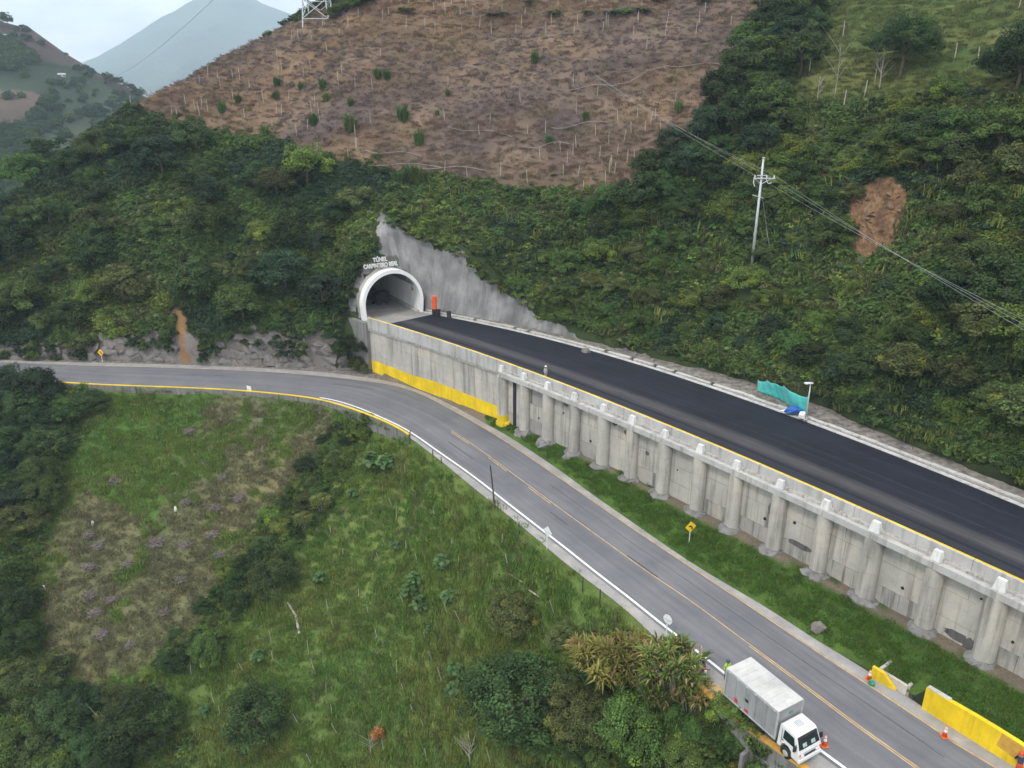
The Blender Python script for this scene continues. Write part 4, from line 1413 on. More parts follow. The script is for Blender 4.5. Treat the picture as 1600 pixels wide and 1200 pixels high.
yw, YP, YN = slab_wall('yellow_wall', 'long bright yellow wall holding back grass, ochre patch at its end', [(1440, 1106, 1.75), (1475, 1129, 1.8), (1510, 1151, 1.85), (1545, 1173, 1.85), (1582, 1196, 1.8), (1640, 1233, 1.6), (1740, 1300, 1.5)], 0.35, M['yellow'])
_d = (YP[4] - YP[3]); _d = _d / np.linalg.norm(_d)
_po = YP[3] + _d * 0.35
MB().add([(*(_po - YN * 0.012 + _d * 0.1), 1.83), (*(_po - YN * 0.012 - _d * 0.05), 0.75), (*(_po - YN * 0.012 + _d * 1.4), 0.5), (*(_po - YN * 0.012 + _d * 8), 0.4), (*(_po - YN * 0.012 + _d * 8), 1.5)], [(0, 1, 2, 3, 4)]).build('ochre_patch', M['ochre'], yw)
MB().box((0, 0, 0), (1.5, 0.34, 0.05), 0, math.atan2(_d[1], _d[0])).build('cap_stone', M['concrete_pale'], yw).location = (*(YP[0] + _d * 0.8 + YN * 0.18), 1.81)
sw, SP_, SN = slab_wall('small_yellow_wall', 'small bright yellow wedge shaped wall beside the drain pit', [(1360, 1058, 0.95), (1378, 1068, 0.85), (1386, 1073, 0.55), (1399, 1079, 0.08)], 0.25, M['yellow'])
pit = empty('drain_pit', (0, 0, 0), 'open square concrete drain pit behind the small yellow wall', 'drain')
_ang = math.atan2(_d[1], _d[0]); _c = SP_[1] + SN * 1.45 + _d * 0.7
pit.location = (*_c, 0); pit.rotation_euler.z = _ang
for (x, y, a, b_) in ((0, 1.05, 2.1, 0.22), (0, -1.05, 2.1, 0.22), (1.05, 0, 0.22, 2.0), (-1.05, 0, 0.22, 2.0)):
    MB().box((x, y, 0.0), (a, b_, 1.5)).build('pit_wall', M['concrete'], pit)
MB().box((0, 0, 0.45), (1.9, 1.9, 0.04)).build('dark_sheet', M['black'], pit)  # flat black sheet across the pit between its walls
# yellow block beside the painted wall
q = at(667, 611, 0.05)
yb = MB().box((0, 0, 0.42), (1.9, 0.5, 0.84), 0, 0, 0.7, 0.9).build('yellow_block', M['yellow'], bevel=0.05)
yb.location = (q[0], q[1], 0.03); yb.rotation_euler.z = -0.75
tag(yb, 'short bright yellow concrete block standing before the painted wall', 'block')

# ------------------------------------------------------------------ road signs
M['sign_yellow'] = plain('sign_yellow', (0.85, 0.55, 0.02), 0.4)
M['sign_back'] = plain('sign_back', (0.72, 0.72, 0.72), 0.45)


def sign(name, label, base, height, shape, size, face_az, mat, mark=True, lean=0.0, post_mat='white_paint'):
    root = empty(name, base, label, 'sign', 'road signs', rz=face_az)
    root.rotation_euler.x = lean
    MB().box((0, 0.04, height / 2), (0.07, 0.05, height)).build('post', M[post_mat], root)
    b = MB(); s_ = size / 2
    if shape == 'diamond':
        P = [(0, -s_), (s_, 0), (0, s_), (-s_, 0)]
    elif shape == 'round':
        P = [(s_ * math.cos(2 * PI * k / 24), s_ * math.sin(2 * PI * k / 24)) for k in range(24)]
    else:
        P = [(-s_, -s_), (s_, -s_), (s_, s_), (-s_, s_)]
    n = len(P); zc = height
    b.add([(x, -0.015, zc + z) for x, z in P] + [(x, 0.01, zc + z) for x, z in P], [tuple(range(n)), tuple(range(n, 2 * n))[::-1]] + [(i, i + n, (i + 1) % n + n, (i + 1) % n) for i in range(n)])
    bo = b.build('board', mat, root)
    if mark:
        k = s_ * 0.42
        MB().tube([(k * .55, -0.03, zc - k), (k * .5, -0.03, zc - k * .1), (k * .1, -0.03, zc + k * .35), (-k * .5, -0.03, zc + k * .4)], size * 0.055, 6).build('curve_arrow', M['black'], bo)
        MB().add([(-k * .4, -0.034, zc + k * .9), (-k * .4, -0.034, zc - k * .1), (-k * 1.1, -0.034, zc + k * .4)], [(0, 1, 2), (2, 1, 0)]).build('arrow_head', M['black'], bo)
    else:
        MB().box((0, 0.03, zc), (size * 0.7, 0.03, 0.06)).build('brace', M['galv'], bo)
    return root


q = hit(BV_VERGE, 1077, 848)
sign('road_sign', 'yellow diamond curve sign on white post in the grass verge', (q[0], q[1], q[2] - 0.05), 1.75, 'diamond', 1.15, 0.35, M['sign_yellow'])
q = at(160, 565.5, 0.05)
sign('road_sign', 'yellow diamond curve sign on pale post below the rock cliff', (q[0], q[1], 0.0), 1.6, 'diamond', 1.15, -0.3, M['sign_yellow'])
q = at(391, 622, -0.8)
sign('road_sign', 'white square sign back standing at the yellow topped bend wall', (q[0], q[1], -1.0), 1.6, 'square', 0.85, 2.6, M['sign_back'], False)
q = at(855, 857, -0.1)
sign('road_sign', 'white diamond sign back between road line and green slope', (q[0], q[1], -0.3), 2.0, 'diamond', 1.15, 2.3, M['sign_back'], False)
q = at(1041, 996, -0.1)
sign('road_sign', 'white round sign back rising above the spiky cane clumps', (q[0], q[1], -0.3), 1.9, 'round', 0.82, 2.3, M['sign_back'], False)

# ------------------------------------------------------------------ poles and posts along the lower road
def post(name, label, cat, u0, v0, u1, v1, z, r, mat, group=None, tree=None):
    P = hit(tree, u0, v0) if tree else at(u0, v0, z)
    if P is None: return
    k = P[1] / ray(u1, v1)[1]
    T = CAM_Z + ray(u1, v1)[2] * k
    dx = ray(u1, v1)[0] * k - P[0]
    hgt = max(0.6, T - P[2])
    o = MB().tube([(0, 0, -0.3), (dx * 0.5, 0, hgt * 0.5), (dx, 0, hgt)], [r, r * 0.9, r * 0.75], 7).build(name, mat)
    o.location = P
    return tag(o, label, cat, group)


post('leaning_pole', 'tall thin dark pole leaning at the edge of the lower road', 'pole', 773, 788, 766, 727, -0.1, 0.09, M['wood_dark'])
for (u0, v0, u1, v1, lab) in ((640, 690, 641, 672, 'short dark fence post at the end of the yellow topped wall'), (676.5, 715, 676, 703, 'dark fence post on the slope crest left of the leaning pole'),
                              (690, 723, 689, 714, 'stubby dark fence post nearer the leaning pole'), (811, 835, 811, 815, 'dark fence post in grass left of white diamond sign'),
                              (838, 842, 838, 826, 'dark fence post just left of white diamond sign'), (910, 926, 911, 902, 'grey fence post by dry tuft above cane clumps'),
                              (937, 952, 938, 921, 'tall thin grey fence post beside road shoulder'), (963, 980, 965, 955, 'dark fence post rising behind the spiky cane clump')):
    post('fence_post', lab, 'post', u0, v0, u1, v1, -0.3, 0.07, M['wood_dark'], 'fence posts along the lower road', BV_SLOPE if v0 > 700 else None)

# utility pole with cross-arm and wires
B = hit(BV_HILL, 1175, 411)
k = B[1] / ray(1193, 247)[1]
ph = CAM_Z + ray(1193, 247)[2] * k - B[2]
up_ = empty('utility_pole', B, 'tall pale concrete utility pole with cross-arm on the bushy hillside', 'utility pole')
MB().lathe((0, 0, -1), [(0.20, 0), (0.11, ph + 1)], 12).build('pole', plain('pole_concrete', (0.50, 0.52, 0.55), 0.6), up_, True)
arm_z = ph * 0.815
MB().box((0.35, -0.14, arm_z), (2.6, 0.12, 0.14), 0, 0.0).build('cross_arm', M['galv'], up_)
MB().tube([(-0.9, -0.14, arm_z), (0, -0.05, arm_z - 0.7), (1.3, -0.14, arm_z)], 0.04, 6).build('brace', M['galv'], up_)
MB().box((0, -.12, arm_z + 0.35), (1.2, 0.1, 0.1)).build('cross_arm', M['galv'], up_)
ins = MB().lathe((0, 0, 0), [(0.05, 0), (0.09, 0.06), (0.06, 0.12), (0.09, 0.18), (0.05, 0.26), (0.02, 0.3)], 8).mesh('insulator', M['sign_back'])
INS = [(-0.85, -0.14, arm_z + 0.07), (0.6, -0.14, arm_z + 0.07), (1.5, -0.14, arm_z + 0.07)]
for p in INS:
    o = link('insulator', ins, up_); o.location = p
MB().tube([(-0.95, -0.2, arm_z + 0.1), (-1.0, -0.3, arm_z - 0.5), (-0.8, -0.3, arm_z - 0.95)], 0.05, 6).build('cutout', M['white_paint'], up_)
MB().tube([(0.5, -0.3, arm_z - 0.1), (0.8, -0.35, arm_z - 0.6), (1.2, -0.3, arm_z - 0.5)], 0.045, 6).build('cutout', M['white_paint'], up_)
MB().tube([(-0.9, -0.1, ph * 0.66), (0.5, -0.1, ph * 0.63)], 0.04, 6).build('step_bar', M['galv'], up_)
MB().tube([(0, 0, ph), (0, 0, ph + 0.1)], 0.2, 8).build('cap', M['galv'], up_)
G = hit(BV_HILL, 1208, 420)
M['wire'] = plain('aluminium_wire', (0.34, 0.36, 0.36), 0.5, 0.2)


def wire(name, label, a, b, sag, r=0.011, mat='wire', n=24):
    P = []
    for i in range(n + 1):
        t = i / n
        P.append((a[0] + (b[0] - a[0]) * t, a[1] + (b[1] - a[1]) * t, a[2] + (b[2] - a[2]) * t - sag * 4 * t * (1 - t)))
    o = MB().tube(P, r, 5).build(name, M[mat])
    return tag(o, label, 'wire', 'overhead wires')


wire('guy_wire', 'slack guy wire running down beside the utility pole', (B[0] + 0.4, B[1] - 0.1, B[2] + ph * 0.62), (G[0], G[1], G[2]), 0.1, 0.014)
for i, p in enumerate(INS):
    w0 = np.array(B) + np.array(p) + np.array([0, 0, 0.3])
    e1 = atd(1800, (596, 612, 628)[i], 46)
    lab = ('topmost', 'middle', 'lowest')[i]
    wire('overhead_wire', f'{lab} of three wires from utility pole to right edge', w0, e1, 0.5)
    e2 = atd((720, 712, 700)[i], (-70, -62, -50)[i], 215)
    wire('overhead_wire', f'{lab} of three wires from utility pole up over brown hill', w0, e2, 3.0)

# lattice tower on the crest
tb = hit(BV_HILL, 494, 34)
if tb is None: tb = atd(494, 28, 186)
tw = empty('transmission_tower', (tb[0], tb[1] + 2, tb[2] - 0.4), 'grey steel lattice transmission tower on the brown crest, top out of frame', 'tower')
W0, HT = 5.4, 30
for sx_ in (-1, 1):
    for sy_ in (-1, 1):
        MB().tube([(sx_ * W0 / 2, sy_ * W0 / 2, -1.5), (sx_ * 0.6, sy_ * 0.6, HT)], 0.13, 6).build('leg', M['galv'], tw)
b = MB()
for lv in range(8):
    z0, z1 = lv * 3.6 + 0.9, (lv + 1) * 3.6 + 0.9
    f0, f1 = W0 / 2 + (0.6 - W0 / 2) * z0 / HT, W0 / 2 + (0.6 - W0 / 2) * z1 / HT
    for (ax, ay, bx, by) in ((-1, -1, 1, -1), (1, -1, 1, 1), (1, 1, -1, 1), (-1, 1, -1, -1)):
        b.tube([(ax * f0, ay * f0, z0), (bx * f1, by * f1, z1)], 0.07, 5)
        b.tube([(bx * f0, by * f0, z0), (ax * f1, ay * f1, z1)], 0.07, 5)
        b.tube([(ax * f0, ay * f0, z0), (bx * f0, by * f0, z0)], 0.07, 5)
b.build('bracing', M['galv'], tw)
for z in (22, 26):
    MB().tube([(-6, 0, z), (6, 0, z)], 0.15, 6).build('arm', M['galv'], tw)
wire('overhead_wire', 'long thin wire crossing the valley to the hilltop tower', (tb[0] - 6, tb[1] + 2, tb[2] + 16), atd(150, 128, 640), 6.0, 0.06, 'wire', 40)

# lamp post, sheeting and rubbish beside the upper road
q = at(1258.5, 655.5, Z_UP + 0.3)
tk = q[1] / ray(1264, 598)[1]; lh = CAM_Z + ray(1264, 598)[2] * tk - q[2]
lp = empty('lamp_post', q, 'thin steel lamp post with flat head beside the teal sheeting', 'lamp post')
MB().lathe((0, 0, -0.3), [(0.075, 0), (0.055, lh + 0.3)], 10).build('post', M['galv'], lp, True)
MB().box((-0.25, -0.1, lh), (0.85, 0.35, 0.10), 0, 0.2).build('lamp_head', M['white_paint'], lp)
MB().box((0.1, 0.2, lh + 0.2), (0.6, 0.5, 0.05), 0, 0.2).build('solar_panel', M['dark_metal'], lp)
MB().box((0, 0, 0.02), (0.4, 0.4, 0.1)).build('base_plate', M['concrete'], lp)
M['teal'] = plain('teal_sheeting', (0.065, 0.42, 0.39), 0.5, 0, 0.12, 1.2)
M['bluetarp'] = plain('blue_tarpaulin', (0.012, 0.09, 0.36), 0.4, 0, 0.25, 2.5)
tp = empty('sheeting_fence', (0, 0, 0), 'teal sheeting strung between posts beside the upper road', 'sheeting')
_pb = [(1183.5, 611.5), (1200, 617), (1217, 624), (1230, 632), (1246, 641), (1262, 648)]
_pt = [(1185, 595), (1199, 595), (1212, 599), (1225, 604), (1244, 615), (1263, 620.5)]
cb = np.array([at(u, v, Z_UP + 0.4) for u, v in _pb])
ct = []
for (u, v), p in zip(_pt, cb):
    kk = (p[1] + 0.1) / ray(u, v)[1]; ct.append((ray(u, v)[0] * kk, p[1] + 0.1, CAM_Z + ray(u, v)[2] * kk))
ct = np.array(ct)
nb, nh = 61, 10
tt = np.linspace(0, 5, nb)
CB = np.c_[[np.interp(tt, range(6), cb[:, j]) for j in range(3)]].T
CT = np.c_[[np.interp(tt, range(6), ct[:, j]) for j in range(3)]].T
rows = []
for j in range(nh):
    t = j / (nh - 1)
    R_ = CB * (1 - t) + CT * t
    fold = 0.035 * np.sin(tt * 9 + 2 * t) + 0.06 * vnoise(tt * 7, tt * 0 + t * 4, 7)
    fold = fold + np.where(tt > 3, 0.3 * np.sin((tt - 3) / 2 * PI) * np.sin(t * PI), 0)
    R_[:, 1] -= fold; R_[:, 0] -= 0.4 * fold
    R_[:, 2] -= 0.12 * np.abs(np.sin(tt * PI)) * t
    rows.append(R_)
cm = np_mesh('sheet', np.vstack(rows), grid_faces(nh, nb), [M['teal']], True)
co = link('sheet', cm, tp); sd = co.modifiers.new('thick', 'SOLIDIFY'); sd.thickness = 0.02
for i in (0, 1, 3, 5):
    MB().tube([(cb[i][0], cb[i][1] + 0.1, cb[i][2] - 0.3), (ct[i][0], ct[i][1] + 0.1, ct[i][2] + 0.1)], 0.05, 6).build('post', M['wood_grey'], tp)
q = at(1243, 644, Z_UP + 0.35)
bt = link('tarpaulin_bundle', lump('tarpaulin_bundle', 0.8, 1.25, M['bluetarp'], 5, 11)); bt.location = q; bt.scale = (1.25, 0.5, 0.5)
tag(bt, 'crumpled blue tarpaulin heaped against the teal sheeting', 'tarpaulin')
q = at(1253.5, 652, Z_UP + 0.3)
wbag = link('sack', lump('sack', 0.38, 0.6, M['white_paint'], 6, 12)); wbag.location = q
tag(wbag, 'small white sack at the foot of the lamp post', 'sack')
q = at(1230, 643.5, Z_UP + 0.25)
wsh = link('plastic_sheet', lump('plastic_sheet', 0.5, 0.2, M['white_paint'], 8, 14)); wsh.location = q; wsh.scale = (1.3, 0.7, 1)
tag(wsh, 'flat crumpled pale plastic sheet lying left of the white sack', 'sheet')

# ------------------------------------------------------------------ truck
RL, RR_, FL_ = at(1136, 1044, 3.15)[:2], at(1172, 1025.5, 3.15)[:2], at(1216.6, 1112, 3.15)[:2]
hd = (FL_ - RL); BL = np.linalg.norm(hd); hd /= BL
lf = np.array([-hd[1], hd[0]])              # the truck's left hand
BWd = abs((RR_ - RL) @ lf)
side = np.sign((RR_ - RL) @ lf)
ctr = RL + lf * side * BWd / 2              # middle of the rear
truck = empty('box_truck', (*ctr, 0.0), 'white cab box truck with grey cargo body parked beside the road', 'truck', rz=math.atan2(hd[1], hd[0]))
M['cargo'] = concrete('shaded_cargo_panel', (0.29, 0.295, 0.30), (0.13, 0.125, 0.115), 0.35, 1.6, None, 0.05)  # upright faces: shade put into the grey, darker than the roof
M['cargo_roof'] = concrete('lit_cargo_roof', (0.46, 0.455, 0.44), (0.26, 0.25, 0.22), 0.3, 1.0, None, 0.05)  # paler than the sides, brightness of the upward face put into the colour
M['cab'] = plain('white_cab_paint', (0.70, 0.70, 0.70), 0.3, 0, 0.06, 1.0, 0.5)
M['alu'] = plain('aluminium_trim', (0.50, 0.51, 0.52), 0.4, 0.3)
gm, gnt, gb = new_mat('dark_glass'); gb.inputs['Base Color'].default_value = (0.012, 0.02, 0.022, 1); gb.inputs['Roughness'].default_value = 0.08
M['glass'] = gm
hw = BWd / 2
L0, L1 = 0.0, BL
bodyb = MB().box(((L0 + L1) / 2, 0, 2.02), (BL - 0.04, BWd - 0.04, 2.16)).build('cargo_box', M['cargo'], truck)
MB().box(((L0 + L1) / 2, 0, 3.12), (BL + 0.04, BWd + 0.03, 0.06)).build('roof', M['cargo_roof'], bodyb)
for x in np.linspace(0.5, BL - 0.5, 7):
    MB().box((x, 0, 3.155), (0.05, BWd - 0.1, 0.02)).build('roof_bow', M['cargo_roof'], bodyb)
for x in np.linspace(0.25, BL - 0.25, 8):
    MB().box((x, -hw if side > 0 else hw, 2.97), (0.03, 0.07, 0.03)).build('rivet_head', M['alu'], bodyb)
MB().box((BL * .55, 0, 0.85), (BL * .8, BWd * .8, 0.1)).build('floor_frame', M['dark_metal'], bodyb)
for y in (-hw, hw):
    MB().box(((L0 + L1) / 2, y, 0.93), (BL + 0.02, 0.06, 0.10)).build('bottom_rail', M['alu'], bodyb)
    MB().box(((L0 + L1) / 2, y, 3.02), (BL + 0.02, 0.05, 0.10)).build('top_rail', M['alu'], bodyb)
    for x in np.linspace(0.05, BL - 0.05, 6):
        MB().box((x, y, 1.98), (0.06, 0.035, 1.95)).build('side_rib', M['cargo'], bodyb)
for x in (0.0, BL):
    for y in (-hw, hw):
        MB().box((x, y, 1.98), (0.09, 0.09, 2.1)).build('corner_post', M['alu'], bodyb)
for s_ in (-1, 1):
    d = MB().box((-0.02, s_ * hw * 0.49, 1.98), (0.04, hw * 0.95, 1.95)).build('rear_door', M['cargo'], truck)
    MB().tube([(-0.07, s_ * 0.12, 1.1), (-0.07, s_ * 0.12, 2.9)], 0.02, 6).build('lock_bar', M['alu'], d)
ny = -side * 0 - 1 if side > 0 else 1        # side that faces the valley
ny = -1 if side > 0 else 1
M['redmark'] = plain('red_marking', (0.55, 0.03, 0.05), 0.5)
for (x, z, a, b_) in ((1.05, 1.25, 0.34, 0.34), (2.05, 1.15, 0.3, 0.22)):
    MB().box((x, ny * (hw + 0.004), z), (a, 0.02, b_)).build('red_marking', M['redmark'], bodyb)
MB().box((1.95, ny * (hw + 0.006), 1.95), (0.36, 0.02, 0.2)).build('dark_plate', M['dark_metal'], bodyb)
for x in np.linspace(0.3, BL - 0.3, 6):
    MB().box((x, ny * (hw + 0.03), 3.0), (0.1, 0.03, 0.05)).build('marker_lamp', M['white_paint'], bodyb)
MB().box((BL + 0.03, -ny * 0.1, 2.55), (0.03, 0.3, 0.12)).build('green_badge', plain('green_badge', (0.02, 0.28, 0.16), 0.5), bodyb)
MB().box((BL * 0.93, 0.15, 3.17), (0.25, 0.4, 0.04)).build('roof_patch', M['white_paint'], bodyb)
# chassis, tanks, wheels
for y in (-0.4, 0.4):
    MB().box(((BL + 1.2) / 2, y, 0.72), (BL + 1.0, 0.10, 0.22)).build('chassis_rail', M['dark_metal'], truck)
MB().box((2.9, ny * 0.75, 0.62), (1.1, 0.5, 0.45)).build('fuel_tank', M['dark_metal'], truck)
MB().box((-0.05, 0, 0.62), (0.12, BWd * 0.9, 0.14)).build('rear_bumper', M['dark_metal'], truck)
wh = MB().lathe((0, 0, 0), [(0.24, -0.13), (0.40, -0.12), (0.42, -0.06), (0.42, 0.06), (0.40, 0.12), (0.24, 0.13)], 22, axis='y').mesh('wheel', M['black'], True)
rim = MB().lathe((0, 0, 0), [(0.05, -0.135), (0.20, -0.145), (0.24, -0.11), (0.24, 0.11), (0.20, 0.145), (0.05, 0.135)], 18, axis='y').mesh('rim', M['alu'], True)
CABX = BL + 0.12
for (x, y) in ((1.15, hw - 0.22), (1.15, -hw + 0.22), (CABX + 0.72, hw - 0.26), (CABX + 0.72, -hw + 0.26)):
    w_ = link('wheel', wh, truck); w_.location = (x, y, 0.42)
    r_ = link('rim', rim, w_)
for y in (hw - 0.22, -hw + 0.22):
    MB().box((1.65, y, 0.62), (0.03, 0.35, 0.5)).build('mud_flap', M['black'], truck)
# cab: outline extruded across
cw = hw - 0.1
prof = [(0.0, 0.62), (0.30, 0.62), (0.36, 0.95), (0.58, 1.10), (0.88, 1.10), (1.12, 0.92), (1.18, 0.55), (1.70, 0.52), (1.74, 1.05), (1.66, 1.32), (1.30, 2.14), (1.12, 2.26), (0.12, 2.30), (0.0, 2.2)]
b = MB()
def cab_y(z):
    return cw if z < 1.35 else cw - 0.10 * (z - 1.35) / 0.9
Vl = [(CABX + x, -cab_y(z), z) for x, z in prof]; Vr = [(CABX + x, cab_y(z), z) for x, z in prof]
n = len(prof)
b.add(Vl + Vr, [tuple(range(n)), tuple(range(n, 2 * n))[::-1]] + [((i + 1) % n, i, i + n, (i + 1) % n + n) for i in range(n)])
cabo = b.build('cab', M['cab'], truck, bevel=0.04)


def quad_on(name, pts, mat, parent, push):
    """thin plate from four corners, pushed out along a direction"""
    P = [Vector(p) for p in pts]; d = Vector(push)
    MB().hexa([p - d * 0.6 for p in P] + [p + d for p in P]).build(name, mat, parent)


def scr(x0, z0, x1, z1, t):
    return CABX + x0 + (x1 - x0) * t, z0 + (z1 - z0) * t


xa, za = scr(1.66, 1.32, 1.30, 2.14, 0.06); xb, zb_2 = scr(1.66, 1.32, 1.30, 2.14, 0.80)
quad_on('windscreen', [(xa, -cw + 0.1, za), (xa, cw - 0.1, za), (xb, cw - 0.17, zb_2), (xb, -cw + 0.17, zb_2)], M['glass'], cabo, (0.025, 0, 0.012))
xc, zc_ = scr(1.66, 1.32, 1.30, 2.14, 0.83); xd, zd_ = scr(1.66, 1.32, 1.30, 2.14, 0.96)
quad_on('sun_visor', [(xc, -cw + 0.15, zc_), (xc, cw - 0.15, zc_), (xd, cw - 0.2, zd_), (xd, -cw + 0.2, zd_)], M['dark_metal'], cabo, (0.035, 0, 0.015))
for y0 in (-0.55, 0.2):
    xe, ze = scr(1.66, 1.32, 1.30, 2.14, 0.15); xf, zf_ = scr(1.66, 1.32, 1.30, 2.14, 0.42)
    quad_on('dash_paper', [(xe, y0, ze), (xe, y0 + 0.35, ze), (xf, y0 + 0.35, zf_), (xf, y0, zf_)], plain('pale_green_card', (0.34, 0.46, 0.42), 0.5), cabo, (0.028, 0, 0.014))
for s_ in (-1, 1):
    y = s_ * cw
    quad_on('side_window', [(CABX + 0.42, y, 1.45), (CABX + 1.38, y, 1.42), (CABX + 1.16, y - s_ * 0.07, 2.02), (CABX + 0.42, y - s_ * 0.07, 2.06)] if s_ > 0 else
            [(CABX + 1.38, y, 1.42), (CABX + 0.42, y, 1.45), (CABX + 0.42, y + 0.07, 2.06), (CABX + 1.16, y + 0.07, 2.02)], M['glass'], cabo, (0, s_ * 0.02, 0.003))
    MB().box((CABX + 1.50, s_ * (cw + 0.18), 1.55), (0.12, 0.2, 0.36)).build('mirror', M['black'], cabo)
    MB().tube([(CABX + 1.45, s_ * (cw - 0.02), 1.75), (CABX + 1.5, s_ * (cw + 0.18), 1.7)], 0.02, 6).build('mirror_arm', M['black'], cabo)
    MB().box((CABX + 0.42, s_ * (cw + 0.012), 1.30), (0.14, 0.03, 0.05)).build('door_handle', M['dark_metal'], cabo)
    MB().box((CABX + 0.30, s_ * (cw + 0.004), 1.55), (0.02, 0.02, 1.1)).build('door_seam', M['dark_metal'], cabo)
    MB().box((CABX + 1.745, s_ * (cw - 0.3), 0.88), (0.06, 0.34, 0.18)).build('headlight', M['sign_back'], cabo)
    MB().box((CABX + 1.73, s_ * (cw - 0.12), 1.05), (0.06, 0.12, 0.14)).build('indicator', M['orange'], cabo)
MB().box((CABX + 1.76, 0, 0.62), (0.14, 2 * cw, 0.26)).build('bumper', M['cab'], cabo, bevel=0.03)
MB().box((CABX + 1.75, 0, 0.92), (0.05, 0.95, 0.14)).build('grille', M['dark_metal'], cabo)
MB().box((CABX + 1.72, 0, 1.12), (0.06, 1.3, 0.05)).build('grille', M['alu'], cabo)
MB().box((CABX + 0.62, -ny * 0.05, 2.32), (0.42, 0.5, 0.06)).build('roof_vent', M['alu'], cabo)
for y in (-0.35, 0.35):
    MB().tube([(CABX + 1.67, y - 0.25, 1.36), (CABX + 1.52, y + 0.3, 1.7)], 0.012, 4).build('wiper', M['black'], cabo)

# ------------------------------------------------------------------ traffic cones
M['cone'] = plain('orange_cone', (0.80, 0.13, 0.02), 0.5)
cone0 = None
for (u, v, lab) in ((1288, 1165, 'orange traffic cone standing in front of the white truck cab'), (1475.5, 1151, 'orange traffic cone on the yellow line before the long yellow wall'), (1357.5, 1062, 'orange traffic cone beside the small yellow wedge wall')):
    q = at(u, v, 0.012)
    r0 = empty('traffic_cone', (q[0], q[1], 0.012), lab, 'cone', 'orange traffic cones on the road')
    MB().box((0, 0, 0.03), (0.42, 0.42, 0.05)).build('base', M['cone'], r0, bevel=0.01)
    c = MB().lathe((0, 0, 0.05), [(0.17, 0), (0.05, 0.80), (0.03, 0.82)], 16).build('cone_body', M['cone'], r0, True)
    MB().lathe((0, 0, 0.05), [(0.116, 0.38), (0.088, 0.58)], 16).build('white_sleeve', M['white_paint'], c)
    MB().lathe((0, 0, 0.05), [(0.079, 0.66), (0.060, 0.76)], 16).build('white_sleeve', M['white_paint'], c)
q = at(1357.5, 1066, 0.0)
gb_ = link('plastic_bag', lump('plastic_bag', 0.22, 0.35, plain('green_bag', (0.03, 0.22, 0.12), 0.4), 12, 10)); gb_.location = (q[0] + 0.1, q[1] - 0.25, 0.0)
tag(gb_, 'small green bag lying beside the cone at the wedge wall', 'bag')

